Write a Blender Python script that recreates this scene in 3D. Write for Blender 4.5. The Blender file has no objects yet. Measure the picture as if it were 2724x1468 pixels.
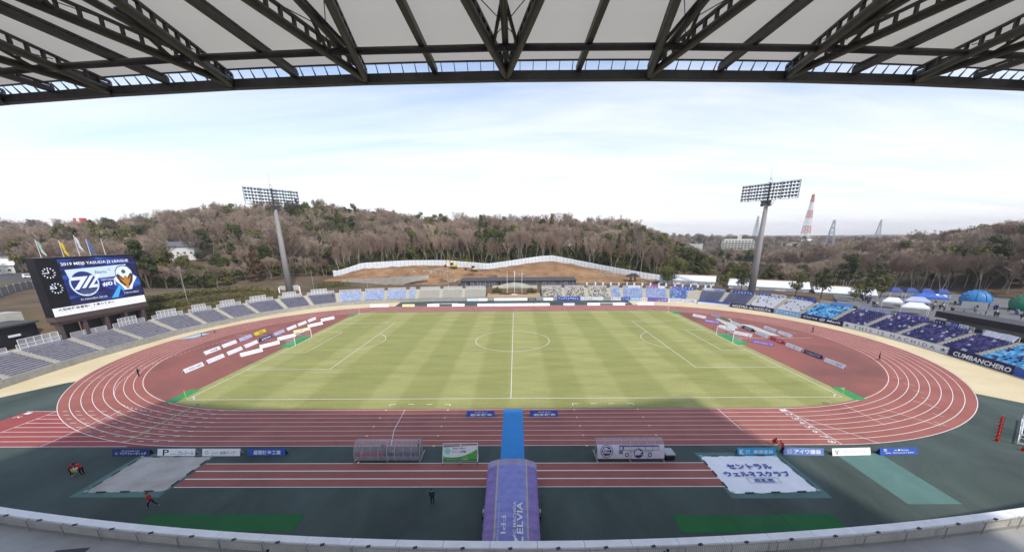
import bpy, bmesh, math, random
import numpy as np
from mathutils import Vector, Matrix
rnd = random.Random(7)
S = bpy.context.scene
COL = S.collection
# ---------------------------------------------------------------- camera
cam_d = bpy.data.cameras.new("camera")
cam = bpy.data.objects.new("camera", cam_d); COL.objects.link(cam)
_yaw, _pit, _rol = -0.0118, 0.2802, -0.0095
_f = Vector((math.sin(_yaw)*math.cos(_pit), math.cos(_yaw)*math.cos(_pit), -math.sin(_pit)))
_r = Vector((math.cos(_yaw), -math.sin(_yaw), 0)); _u = _r.cross(_f)
_r2 = math.cos(_rol)*_r + math.sin(_rol)*_u; _u2 = -math.sin(_rol)*_r + math.cos(_rol)*_u
cam.matrix_world = Matrix(((_r2.x, _u2.x, -_f.x, 0.8827), (_r2.y, _u2.y, -_f.y, -87.3634), (_r2.z, _u2.z, -_f.z, 24.8269), (0, 0, 0, 1)))
cam_d.sensor_fit = 'HORIZONTAL'; cam_d.sensor_width = 36.0
cam_d.lens = 966.18/2724*36; cam_d.shift_y = 174/2724
cam_d.clip_start = 0.1; cam_d.clip_end = 20000
S.camera = cam
# ---------------------------------------------------------------- sky
SUN_EL = math.radians(46.5)
SDX, SDY = 0.45, -0.893            # horizontal direction towards the sun
W = bpy.data.worlds.new("World"); S.world = W; W.use_nodes = True
nt = W.node_tree; nt.nodes.clear()
def N(t, **k):
    n = nt.nodes.new(t)
    for a, b in k.items(): setattr(n, a, b)
    return n
L = lambda a, b: nt.links.new(a, b)
sky = N('ShaderNodeTexSky', sky_type='NISHITA', sun_disc=False)
sky.sun_elevation = SUN_EL; sky.sun_rotation = math.atan2(SDX, SDY)
sky.altitude = 100; sky.air_density = 1.0; sky.dust_density = 1.0; sky.ozone_density = 3.0
tc = N('ShaderNodeTexCoord')
sep = N('ShaderNodeSeparateXYZ'); L(tc.outputs['Generated'], sep.inputs[0])
mz = N('ShaderNodeMath', operation='MAXIMUM'); L(sep.outputs['Z'], mz.inputs[0]); mz.inputs[1].default_value = 0.0
az = N('ShaderNodeMath', operation='ADD'); L(mz.outputs[0], az.inputs[0]); az.inputs[1].default_value = 0.12
dx = N('ShaderNodeMath', operation='DIVIDE'); L(sep.outputs['X'], dx.inputs[0]); L(az.outputs[0], dx.inputs[1])
dy = N('ShaderNodeMath', operation='DIVIDE'); L(sep.outputs['Y'], dy.inputs[0]); L(az.outputs[0], dy.inputs[1])
cmb = N('ShaderNodeCombineXYZ'); L(dx.outputs[0], cmb.inputs[0]); L(dy.outputs[0], cmb.inputs[1])
mp = N('ShaderNodeMapping'); mp.inputs['Rotation'].default_value = (0, 0, math.radians(28)); mp.inputs['Scale'].default_value = (0.32, 1.1, 1.0)
L(cmb.outputs[0], mp.inputs[0])
n1 = N('ShaderNodeTexNoise'); n1.inputs['Scale'].default_value = 1.05; n1.inputs['Detail'].default_value = 8; n1.inputs['Roughness'].default_value = 0.6; n1.inputs['Distortion'].default_value = 0.35
L(mp.outputs[0], n1.inputs['Vector'])
cr = N('ShaderNodeValToRGB'); cr.color_ramp.elements[0].position = 0.36; cr.color_ramp.elements[0].color = (0, 0, 0, 1)
cr.color_ramp.elements[1].position = 0.80; cr.color_ramp.elements[1].color = (1, 1, 1, 1)
L(n1.outputs['Fac'], cr.inputs[0])
# thin veil thickens toward the horizon
hv = N('ShaderNodeMapRange'); L(sep.outputs['Z'], hv.inputs[0]); hv.inputs[1].default_value = 0.0; hv.inputs[2].default_value = 0.38
hv.inputs[3].default_value = 0.55; hv.inputs[4].default_value = 0.0
ad = N('ShaderNodeMath', operation='MULTIPLY_ADD', use_clamp=True); L(cr.outputs[0], ad.inputs[0]); ad.inputs[1].default_value = 0.62; L(hv.outputs[0], ad.inputs[2])
mix = N('ShaderNodeMixRGB'); L(ad.outputs[0], mix.inputs[0]); L(sky.outputs[0], mix.inputs[1]); mix.inputs[2].default_value = (6.9, 6.7, 6.95, 1)
bg = N('ShaderNodeBackground'); L(mix.outputs[0], bg.inputs[0]); bg.inputs[1].default_value = 0.15
wo = N('ShaderNodeOutputWorld'); L(bg.outputs[0], wo.inputs[0])
# ---------------------------------------------------------------- sun
sd = bpy.data.lights.new("sun", 'SUN'); sd.energy = 2.4; sd.angle = math.radians(2.5); sd.color = (1.0, 0.95, 0.87)
sun = bpy.data.objects.new("sun", sd); COL.objects.link(sun)
_sv = Vector((SDX*math.cos(SUN_EL), SDY*math.cos(SUN_EL), math.sin(SUN_EL)))
sun.rotation_euler = _sv.to_track_quat('Z', 'Y').to_euler(); sun.location = (60, -150, 150)
# ---------------------------------------------------------------- exposure
S.view_settings.view_transform = 'Standard'; S.view_settings.look = 'None'
S.view_settings.exposure = 0.45; S.view_settings.gamma = 1.0; S.view_settings.use_curve_mapping = False
S.render.engine = 'CYCLES'
S.render.resolution_x = 1024; S.render.resolution_y = 551
S.cycles.max_bounces = 6; S.cycles.transparent_max_bounces = 16
# ================================================================ helpers
MATS = {}
def mat(name, col, rough=0.75, var=0.12, scale=3.0, bump=0.0, metal=0.0, col2=None, spec=0.35, detail=6, stretch=None):
    """plain painted / weathered surface: base colour with noise variation"""
    if name in MATS: return MATS[name]
    m = bpy.data.materials.new(name); m.use_nodes = True; MATS[name] = m
    t = m.node_tree; b = t.nodes['Principled BSDF']
    b.inputs['Roughness'].default_value = rough; b.inputs['Metallic'].default_value = metal
    b.inputs['Specular IOR Level'].default_value = spec
    if var <= 0 and not bump and col2 is None:
        b.inputs['Base Color'].default_value = (*col, 1); return m
    g = t.nodes.new('ShaderNodeNewGeometry')
    vec = g.outputs['Position']
    if stretch:
        mp_ = t.nodes.new('ShaderNodeMapping'); mp_.inputs['Scale'].default_value = stretch
        t.links.new(vec, mp_.inputs[0]); vec = mp_.outputs[0]
    n = t.nodes.new('ShaderNodeTexNoise'); n.inputs['Scale'].default_value = scale; n.inputs['Detail'].default_value = detail
    n.inputs['Roughness'].default_value = 0.65
    t.links.new(vec, n.inputs['Vector'])
    r = t.nodes.new('ShaderNodeValToRGB'); r.color_ramp.elements[0].position = 0.3; r.color_ramp.elements[1].position = 0.7
    c2 = col2 if col2 else tuple(min(1, c*(1+var)) for c in col)
    c1 = col if col2 else tuple(c*(1-var) for c in col)
    r.color_ramp.elements[0].color = (*c1, 1); r.color_ramp.elements[1].color = (*c2, 1)
    t.links.new(n.outputs['Fac'], r.inputs[0]); t.links.new(r.outputs[0], b.inputs['Base Color'])
    if bump:
        bp = t.nodes.new('ShaderNodeBump'); bp.inputs['Strength'].default_value = bump; bp.inputs['Distance'].default_value = 0.05
        t.links.new(n.outputs['Fac'], bp.inputs['Height']); t.links.new(bp.outputs[0], b.inputs['Normal'])
    return m
def emat(name, col, strength=1.0):
    if name in MATS: return MATS[name]
    m = bpy.data.materials.new(name); m.use_nodes = True; MATS[name] = m
    t = m.node_tree; b = t.nodes['Principled BSDF']
    b.inputs['Base Color'].default_value = (col[0]*.3, col[1]*.3, col[2]*.3, 1)
    b.inputs['Emission Color'].default_value = (*col, 1); b.inputs['Emission Strength'].default_value = strength
    b.inputs['Roughness'].default_value = 0.4
    return m
def tmat(name, col, alpha=0.35, rough=0.2):
    """see-through sheet (acrylic, mesh netting)"""
    if name in MATS: return MATS[name]
    m = bpy.data.materials.new(name); m.use_nodes = True; MATS[name] = m
    t = m.node_tree; b = t.nodes['Principled BSDF']; b.inputs['Base Color'].default_value = (*col, 1); b.inputs['Roughness'].default_value = rough
    tr = t.nodes.new('ShaderNodeBsdfTransparent'); mx = t.nodes.new('ShaderNodeMixShader'); mx.inputs[0].default_value = alpha
    t.links.new(tr.outputs[0], mx.inputs[1]); t.links.new(b.outputs[0], mx.inputs[2])
    t.links.new(mx.outputs[0], t.nodes['Material Output'].inputs[0])
    return m
class MB:
    """collects geometry for ONE mesh"""
    def __init__(s): s.v = []; s.f = []; s.m = []
    def add(s, vs, fs, mi=0):
        o = len(s.v); s.v += [tuple(p) for p in vs]
        for f in fs: s.f.append(tuple(o+i for i in f)); s.m.append(mi)
        return s
    def box(s, c, d, rz=0.0, mi=0, rx=0.0, ry=0.0):
        x, y, z = d[0]/2, d[1]/2, d[2]/2
        vs = [Vector(p) for p in ((-x,-y,-z),(x,-y,-z),(x,y,-z),(-x,y,-z),(-x,-y,z),(x,-y,z),(x,y,z),(-x,y,z))]
        if rz or rx or ry:
            M = Matrix.Rotation(rz, 3, 'Z') @ Matrix.Rotation(ry, 3, 'Y') @ Matrix.Rotation(rx, 3, 'X')
            vs = [M @ p for p in vs]
        c = Vector(c)
        return s.add([p+c for p in vs], [(0,3,2,1),(4,5,6,7),(0,1,5,4),(1,2,6,5),(2,3,7,6),(3,0,4,7)], mi)
    def bar(s, a, b, w, h=None, mi=0, up=(0,0,1)):
        """rectangular bar from a to b"""
        a = Vector(a); b = Vector(b); h = h or w; d = (b-a)
        if d.length < 1e-6: return s
        d.normalize(); u = Vector(up)
        if abs(d.dot(u)) > 0.98: u = Vector((1,0,0))
        r = d.cross(u).normalized(); u = r.cross(d)
        r *= w/2; u *= h/2
        vs = [a-r-u, a+r-u, a+r+u, a-r+u, b-r-u, b+r-u, b+r+u, b-r+u]
        return s.add(vs, [(0,1,2,3),(7,6,5,4),(0,4,5,1),(1,5,6,2),(2,6,7,3),(3,7,4,0)], mi)
    def tube(s, a, b, r0, r1=None, n=8, mi=0, cap=True):
        a = Vector(a); b = Vector(b); r1 = r0 if r1 is None else r1; d = (b-a).normalized()
        u = Vector((0,0,1)) if abs(d.z) < 0.95 else Vector((1,0,0))
        r = d.cross(u).normalized(); u = r.cross(d)
        vs = []
        for p, q in ((a, r0), (b, r1)):
            for i in range(n):
                t = 2*math.pi*i/n; vs.append(p + r*(q*math.cos(t)) + u*(q*math.sin(t)))
        fs = [(i, (i+1) % n, n+(i+1) % n, n+i) for i in range(n)]
        if cap: fs += [tuple(range(n-1, -1, -1)), tuple(range(n, 2*n))]
        return s.add(vs, fs, mi)
    def path(s, pts, r, n=6, mi=0):
        for i in range(len(pts)-1): s.tube(pts[i], pts[i+1], r if not isinstance(r, (list, tuple)) else r[i], None if not isinstance(r, (list, tuple)) else r[i+1], n, mi)
        return s
    def poly(s, pts, z=None, mi=0):
        vs = [(p[0], p[1], z) if z is not None else tuple(p) for p in pts]
        return s.add(vs, [tuple(range(len(vs)))], mi)
    def prism(s, pts, z0, z1, mi=0, mtop=None):
        n = len(pts); vs = [(p[0], p[1], z0) for p in pts]+[(p[0], p[1], z1) for p in pts]
        s.add(vs, [(i, (i+1) % n, n+(i+1) % n, n+i) for i in range(n)]+[tuple(range(n-1, -1, -1))], mi)
        o = len(s.v)-n; s.f.append(tuple(range(o, o+n))); s.m.append(mi if mtop is None else mtop)
        return s
    def strip(s, A, B, mi=0):
        """quad strip between two point lists"""
        n = len(A); return s.add(list(A)+list(B), [(i, i+1, n+i+1, n+i) for i in range(n-1)], mi)
    def ball(s, c, r, n=8, m=6, mi=0):
        c = Vector(c); rr = r if isinstance(r, (tuple, list)) else (r, r, r); vs = []; fs = []
        for j in range(m+1):
            ph = math.pi*j/m
            for i in range(n):
                t = 2*math.pi*i/n; vs.append(c+Vector((rr[0]*math.sin(ph)*math.cos(t), rr[1]*math.sin(ph)*math.sin(t), rr[2]*math.cos(ph))))
        for j in range(m):
            for i in range(n): fs.append((j*n+i, (j+1)*n+i, (j+1)*n+(i+1) % n, j*n+(i+1) % n))
        return s.add(vs, fs, mi)
    def mesh(s, name, mats, origin=(0,0,0), smooth=False):
        me = bpy.data.meshes.new(name)
        v = np.array(s.v, dtype=np.float64).reshape(-1, 3) - np.array(origin)
        me.from_pydata(v.tolist(), [], s.f)
        ml = mats if isinstance(mats, (list, tuple)) else [mats]
        for m in ml: me.materials.append(m)
        if len(ml) > 1: me.polygons.foreach_set('material_index', s.m)
        if smooth: me.polygons.foreach_set('use_smooth', [True]*len(me.polygons))
        me.update(); return me
    def build(s, name, mats, parent=None, origin=None, smooth=False, loc=None):
        if origin is None: origin = tuple(parent.get('_o', (0,0,0))) if parent else (0,0,0)
        me = s.mesh(name, mats, origin, smooth)
        o = bpy.data.objects.new(name, me); COL.objects.link(o)
        if parent: o.parent = parent
        elif any(origin): o.location = origin
        if loc: o.location = loc
        return o
ORIG = {}
def thing(name, label, cat, loc=(0,0,0), rz=0.0, group=None, world=False):
    """Empty at the thing's base; world=True: parts are given in world coordinates"""
    o = bpy.data.objects.new(name, None); COL.objects.link(o); o.location = loc; o.rotation_euler = (0, 0, rz)
    o.empty_display_size = 0.3
    o['label'] = label; o['category'] = cat
    if group: o['group'] = group
    if world: ORIG[o.name] = tuple(loc)
    return o
def part(mb, name, mats, parent, smooth=False):
    return mb.build(name, mats, parent, ORIG.get(parent.name, ORIG.get(parent.parent.name, (0,0,0)) if parent.parent else (0,0,0)), smooth)
def tag(o, label, cat, group=None):
    o['label'] = label; o['category'] = cat
    if group: o['group'] = group
    return o
def struct(mb, name, mats, smooth=False, parent=None):
    o = mb.build(name, mats, parent, (0,0,0), smooth)
    o['kind'] = 'structure'; return o
def obj_from(me, name, parent=None, loc=(0,0,0), rz=0.0, scale=None):
    o = bpy.data.objects.new(name, me); COL.objects.link(o); o.location = loc; o.rotation_euler = (0, 0, rz)
    if parent: o.parent = parent
    if scale: o.scale = scale
    return o
def dup(root, loc, rz=0.0, label=None, group=None, scale=None):
    r = root.copy(); COL.objects.link(r); r.location = loc; r.rotation_euler = (0, 0, rz)
    if scale: r.scale = (scale,)*3 if not isinstance(scale, (tuple, list)) else scale
    if label: r['label'] = label
    if group: r['group'] = group
    for ch in list(root.children):
        c = ch.copy(); COL.objects.link(c); c.parent = r
        for gch in ch.children:
            d = gch.copy(); COL.objects.link(d); d.parent = c
    return r
_TXT = {}
def text_mesh(body, w, h, mats, name='lettering', shear=0.0, bold=0.0, keep=False, space=1.0):
    """flat lettering mesh in the local XZ plane, centred, fitted into w x h (stretched unless keep)"""
    key = (body, w, h, id(mats), shear, bold, keep, space)
    if key in _TXT: return _TXT[key]
    c = bpy.data.curves.new('t', 'FONT'); c.body = body; c.size = 1; c.resolution_u = 2; c.align_x = 'CENTER'; c.shear = shear; c.offset = bold
    c.space_character = space
    o = bpy.data.objects.new('t', c); COL.objects.link(o)
    dg = bpy.context.evaluated_depsgraph_get(); e = o.evaluated_get(dg); me0 = bpy.data.meshes.new_from_object(e)
    bpy.data.objects.remove(o); bpy.data.curves.remove(c)
    n = len(me0.vertices); co = np.zeros(n*3); me0.vertices.foreach_get('co', co); co = co.reshape(-1, 3)
    if n:
        lo = co.min(0); hi = co.max(0); ex = np.maximum(hi-lo, 1e-4); sx, sy = w/ex[0], h/ex[1]
        if keep: sx = sy = min(sx, sy)
        out = np.zeros_like(co); out[:, 0] = (co[:, 0]-(lo[0]+hi[0])/2)*sx; out[:, 2] = (co[:, 1]-(lo[1]+hi[1])/2)*sy
        me0.vertices.foreach_set('co', out.ravel()); me0.update()
    me0.materials.clear(); me0.materials.append(mats); me0.name = name
    _TXT[key] = me0
    return me0
def catmull(pts, step=0.5):
    P = [np.array(p, float) for p in pts]; P = [2*P[0]-P[1]]+P+[2*P[-1]-P[-2]]; out = []
    for i in range(1, len(P)-2):
        a, b, c, d = P[i-1:i+3]; n = max(2, int(np.linalg.norm(c-b)/step*2))
        for k in range(n):
            t = k/n; out.append(0.5*((2*b)+(c-a)*t+(2*a-5*b+4*c-d)*t*t+(3*b-a-3*c+d)*t**3))
    out.append(P[-2]); out = np.array(out)
    s = np.r_[0, np.cumsum(np.linalg.norm(np.diff(out, axis=0), axis=1))]
    q = np.linspace(0, s[-1], int(s[-1]/step)+1)
    return np.stack([np.interp(q, s, out[:, k]) for k in range(out.shape[1])], 1), q
def ordinal(n): return ['first','second','third','fourth','fifth','sixth','seventh','eighth','ninth','tenth','eleventh','twelfth','thirteenth','fourteenth','fifteenth','sixteenth','seventeenth','eighteenth','nineteenth','twentieth'][n]
# ---- shared materials
M_white = mat('white_paint', (0.78, 0.78, 0.77), 0.6, 0.06, 2.0)
M_line = mat('line_paint', (0.80, 0.79, 0.76), 0.8, 0.10, 6.0)
M_conc = mat('concrete', (0.33, 0.32, 0.29), 0.9, 0.18, 1.2, 0.2)
M_conc_l = mat('pale_concrete', (0.46, 0.45, 0.41), 0.9, 0.14, 0.9, 0.2)
M_steel = mat('roof_steel', (0.066, 0.063, 0.062), 0.5, 0.25, 1.5)
M_pole = mat('pole_grey', (0.25, 0.235, 0.23), 0.6, 0.10, 1.0)
M_black = mat('black_paint', (0.012, 0.012, 0.014), 0.5, 0.1, 3)
M_dark = mat('dark_grey_metal', (0.05, 0.05, 0.055), 0.5, 0.15, 2)
M_galv = mat('galvanised', (0.45, 0.46, 0.47), 0.45, 0.1, 3, metal=0.5)
# ================================================================ stadium outline (front wall of the far stands)
WALL_PTS = [(84.5,-52),(87.2,-42),(89.5,-32),(91.2,-22),(92.5,-12),(92.9,-2),(92.2,8),(90.4,16),(86.2,28),(79.6,38.8),(69,48.8),(51,55.2),(32.5,58),(0,59.3),
            (-32.5,58),(-51,55),(-68,49.3),(-78.4,39.6),(-84.3,29.6),(-89.0,16),(-91,8),(-91.4,-2),(-91.6,-12),(-90.7,-22),(-89.3,-31),(-87,-42),(-84.5,-52)]
WC, WS = catmull(WALL_PTS, 0.5)
_tg = np.gradient(WC, axis=0); _tg /= np.linalg.norm(_tg, axis=1)[:, None]
WN = np.stack([_tg[:, 1], -_tg[:, 0]], 1)          # outward normal
def wall_at(s, d=0.0):
    i = np.interp(s, WS, np.arange(len(WS))); a = int(min(i, len(WS)-2)); t = i-a
    p = WC[a]*(1-t)+WC[a+1]*t; n = WN[a]*(1-t)+WN[a+1]*t
    return p[0]+n[0]*d, p[1]+n[1]*d
def wall_s(x, y): return float(WS[np.argmin((WC[:, 0]-x)**2+(WC[:, 1]-y)**2)])
ROWS, ROW_D, ROW_H, WALL_H = 11, 0.62, 0.245, 1.40
STAND_D = ROWS*ROW_D; STAND_Z = WALL_H+ROWS*ROW_H      # 6.82 m deep, top at 4.1 m
# ================================================================ terrain
def sm(t): t = np.clip(t, 0, 1); return t*t*(3-2*t)
_fx = [-600,-450,-250,-150,-100,-88,-79,-57,-38,-14,-5,15,22,34,48,58,72,100,150,190,300,600]
_fy = [60,60,72,84,90,96,104,112,114,112,118,124,124,121,114,107,100,100,115,160,210,260]
_fz = [5,5,7,8.5,7,5.8,9.3,10.0,9.8,8.0,8.6,11,11.3,9,6.4,4.8,2.6,1.5,-2,-5,-8,-9]
_rx = [-600,-450,-390,-340,-304,-270,-238,-207,-160,-130,-84,-21,41,88,119,152,186,300,600]
_rz = [17,19,19,20,24.5,31,36,36.5,38,33,26,24.5,24.5,21,12,0,-6,-8,-9]
def dist_wall(x, y):
    x = np.atleast_1d(x).astype(float); y = np.atleast_1d(y).astype(float); o = np.empty(len(x))
    sub = WC[::6]; sn = WN[::6]
    for k in range(0, len(x), 4000):
        dx_ = x[k:k+4000, None]-sub[None, :, 0]; dy_ = y[k:k+4000, None]-sub[None, :, 1]
        d2 = dx_**2+dy_**2; j = d2.argmin(1); r = np.arange(len(j))
        o[k:k+4000] = np.sign(dx_[r, j]*sn[j, 0]+dy_[r, j]*sn[j, 1])*np.sqrt(d2[r, j])
    return o
def Hn(x, y):
    x = np.atleast_1d(np.asarray(x, float)); y = np.atleast_1d(np.asarray(y, float))
    d = dist_wall(x, y)
    base = 3.75 - 5.5*sm((x-115)/90)*sm((y+40)/120) - 4.0*sm((x-150)/120)
    base = base + 1.5*sm((-x-110)/80)
    fy = np.interp(x, _fx, _fy); fz = np.interp(x, _fx, _fz); rz = np.interp(x, _rx, _rz)
    y0 = np.where(np.abs(x) < 95, 76.0, 50.0)
    z = base + (fz-base)*sm((y-y0)/np.maximum(fy-y0, 4))
    up = np.clip((y-fy)/(236-fy), 0, 1)
    up = 0.45*up+0.55*up*up*(3-2*up)
    z = z + (rz-fz)*up
    z = z - 14*sm((y-250)/260)*np.clip((rz+9)/40, 0, 1)
    # wooded rise on the right
    z = z + 17*np.exp(-(((x-300)/95)**2+((y-105)/105)**2)) + 11*np.exp(-(((x-228)/40)**2+((y-40)/70)**2))
    # bank behind the left stand
    bs = STAND_D+3.6+9.5*sm((6-y)/14)
    z = z + 5.0*sm((d-bs)/9)*sm((-x-55)/25)*(1-.62*sm((y-36)/20))*(1-sm((y-75)/30))*(1-.75*sm((-x-150)/60))
    # distant ridges
    D = np.hypot(x, y+87)
    wv = 0.75+0.25*np.sin(x/130.0)+0.18*np.sin(y/97.0+x/210.0)
    z = z + np.where(x > 0, 23.0, 27.0)*sm((D-560)/330)*wv
    # under the stadium
    z = np.where(d < STAND_D+0.6, -0.45, np.where(d < STAND_D+3.2, np.minimum(z, 3.75), z))
    z = np.where((d < STAND_D+0.6) | (y < -50), np.where((np.abs(x) < 105), -0.45, z), z)
    return z
def H(x, y): return float(Hn(x, y)[0])
gx_ = np.unique(np.r_[-4000:-700:300, -700:-360:20, -360:360:6, 360:700:20, 700:4001:300].astype(float))
gy_ = np.unique(np.r_[-400:-100:60, -100:260:6, 260:520:16, 520:1100:40, 1100:4001:300].astype(float))
XX, YY = np.meshgrid(gx_, gy_); ZZ = Hn(XX.ravel(), YY.ravel())
nx_ = len(gx_); ny_ = len(gy_)
tb = MB(); tb.v = np.stack([XX.ravel(), YY.ravel(), ZZ], 1).tolist()
tb.f = [(j*nx_+i, j*nx_+i+1, (j+1)*nx_+i+1, (j+1)*nx_+i) for j in range(ny_-1) for i in range(nx_-1)]
M_ground = mat('leaf_litter', (0.065, 0.048, 0.030), 0.95, 0, 0.09, 0.6, col2=(0.17, 0.122, 0.070), detail=10)
g_ob = struct(tb, 'terrain', M_ground, True)
# ================================================================ arena floor
def surf(name, col, col2, scale, rough=0.9, fine=0.10, bump=0.15, stretch=None):
    """worn sports surface: broad stains + fine grain"""
    m = bpy.data.materials.new(name); m.use_nodes = True; MATS[name] = m
    t = m.node_tree; b = t.nodes['Principled BSDF']; b.inputs['Roughness'].default_value = rough; b.inputs['Specular IOR Level'].default_value = 0.25
    g = t.nodes.new('ShaderNodeNewGeometry'); mp_ = t.nodes.new('ShaderNodeMapping'); mp_.inputs['Scale'].default_value = stretch or (1, 1, 1)
    t.links.new(g.outputs['Position'], mp_.inputs[0])
    a = t.nodes.new('ShaderNodeTexNoise'); a.inputs['Scale'].default_value = scale; a.inputs['Detail'].default_value = 9; a.inputs['Roughness'].default_value = 0.62; a.inputs['Distortion'].default_value = 0.6
    t.links.new(mp_.outputs[0], a.inputs['Vector'])
    r = t.nodes.new('ShaderNodeValToRGB'); r.color_ramp.elements[0].position = 0.28; r.color_ramp.elements[1].position = 0.72
    r.color_ramp.elements[0].color = (*col, 1); r.color_ramp.elements[1].color = (*col2, 1); t.links.new(a.outputs['Fac'], r.inputs[0])
    c = t.nodes.new('ShaderNodeTexNoise'); c.inputs['Scale'].default_value = 9.0; c.inputs['Detail'].default_value = 4; t.links.new(g.outputs['Position'], c.inputs['Vector'])
    k = t.nodes.new('ShaderNodeMapRange'); k.inputs[1].default_value = 0.3; k.inputs[2].default_value = 0.7; k.inputs[3].default_value = 1-fine; k.inputs[4].default_value = 1+fine
    t.links.new(c.outputs['Fac'], k.inputs[0])
    mu = t.nodes.new('ShaderNodeMixRGB'); mu.blend_type = 'MULTIPLY'; mu.inputs[0].default_value = 1.0
    t.links.new(r.outputs[0], mu.inputs[1]); t.links.new(k.outputs[0], mu.inputs[2]); t.links.new(mu.outputs[0], b.inputs['Base Color'])
    bp = t.nodes.new('ShaderNodeBump'); bp.inputs['Strength'].default_value = bump; bp.inputs['Distance'].default_value = 0.03
    t.links.new(c.outputs['Fac'], bp.inputs['Height']); t.links.new(bp.outputs[0], b.inputs['Normal'])
    return m
M_apron = surf('green_apron', (0.045, 0.060, 0.053), (0.092, 0.122, 0.108), 0.13, stretch=(1, .55, 1), fine=.14)
M_sand = surf('sand_strip', (0.60, 0.49, 0.29), (0.71, 0.60, 0.38), 0.12, fine=0.07)
M_track = surf('track_red', (0.285, 0.100, 0.080), (0.385, 0.140, 0.112), 0.20, fine=0.09)
M_track2 = surf('infield_red', (0.165, 0.080, 0.070), (0.360, 0.125, 0.100), 0.055, fine=0.10)
M_track3 = surf('track_red_new', (0.30, 0.072, 0.068), (0.35, 0.088, 0.082), 0.3, fine=0.06)
fl = MB(); fl.poly([tuple(p) for p in WC]+[(-60,-72),(60,-72)], 0.0)
struct(fl, 'apron', M_apron)
def arc(cx, cy, r, a0, a1, n=64): return [(cx+r*math.cos(a0+(a1-a0)*i/n), cy+r*math.sin(a0+(a1-a0)*i/n)) for i in range(n+1)]
HS, R0, LW = 40.0, 37.9, 1.22
def oval(r, n=64): return arc(HS, 0, r, -math.pi/2, math.pi/2, n)+arc(-HS, 0, r, math.pi/2, 3*math.pi/2, n)
# sand strips round both bends
def sand(side):
    inner = [(side*(HS+46.0*math.cos(a)), 46.0*math.sin(a)) for a in np.linspace(math.radians(-44 if side < 0 else -44), math.radians(88), 60)]
    lim = -30.0
    outer = [(p[0], p[1]) for p in WC if p[0]*side > 0 and p[1] > (-33.5 if side < 0 else -36.5) and (p[0]*side > 45.0 or False)]
    if side > 0: outer = outer[::1]
    else: outer = outer[::-1]
    # outer runs from the near end to the far end
    if outer[0][1] > outer[-1][1]: outer = outer[::-1]
    mbs = MB()
    if side < 0:
        near = [(-75, -22.0), (-81.3, -26.7), (-84.8, -32.8)]
    else:
        near = [(71, -30.5), (74.7, -33.1), (79.5, -38.8)]
    pts = near+outer+[(side*44.8, 47.6)]+inner[::-1]
    mbs.poly(pts if side > 0 else pts[::-1], 0.004)
    return struct(mbs, 'sand_strip', M_sand)
sand(-1); sand(1)
tr = MB(); o_out = oval(R0+8*LW+0.1); o_in = oval(R0-0.25)
tr.strip([(x, y, 0.008) for x, y in o_out+[o_out[0]]], [(x, y, 0.008) for x, y in o_in+[o_in[0]]])
track = struct(tr, 'running_track', M_track)
yA, yB = -R0-0.0, -R0-8*LW-0.05
ex = MB(); ex.poly([(-73.6, yB), (-HS, yB), (-HS, yA), (-73.6, yA)], 0.0065); struct(ex, 'sprint_straight', M_track3)
inf = MB(); inf.poly(oval(R0-0.2), 0.005); struct(inf, 'infield', M_track2)
rw = MB(); rw.poly([(-35.1, -55.45), (22.4, -55.45), (22.4, -51.25), (-35.1, -51.25)], 0.006); struct(rw, 'jump_runway', M_track)
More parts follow.
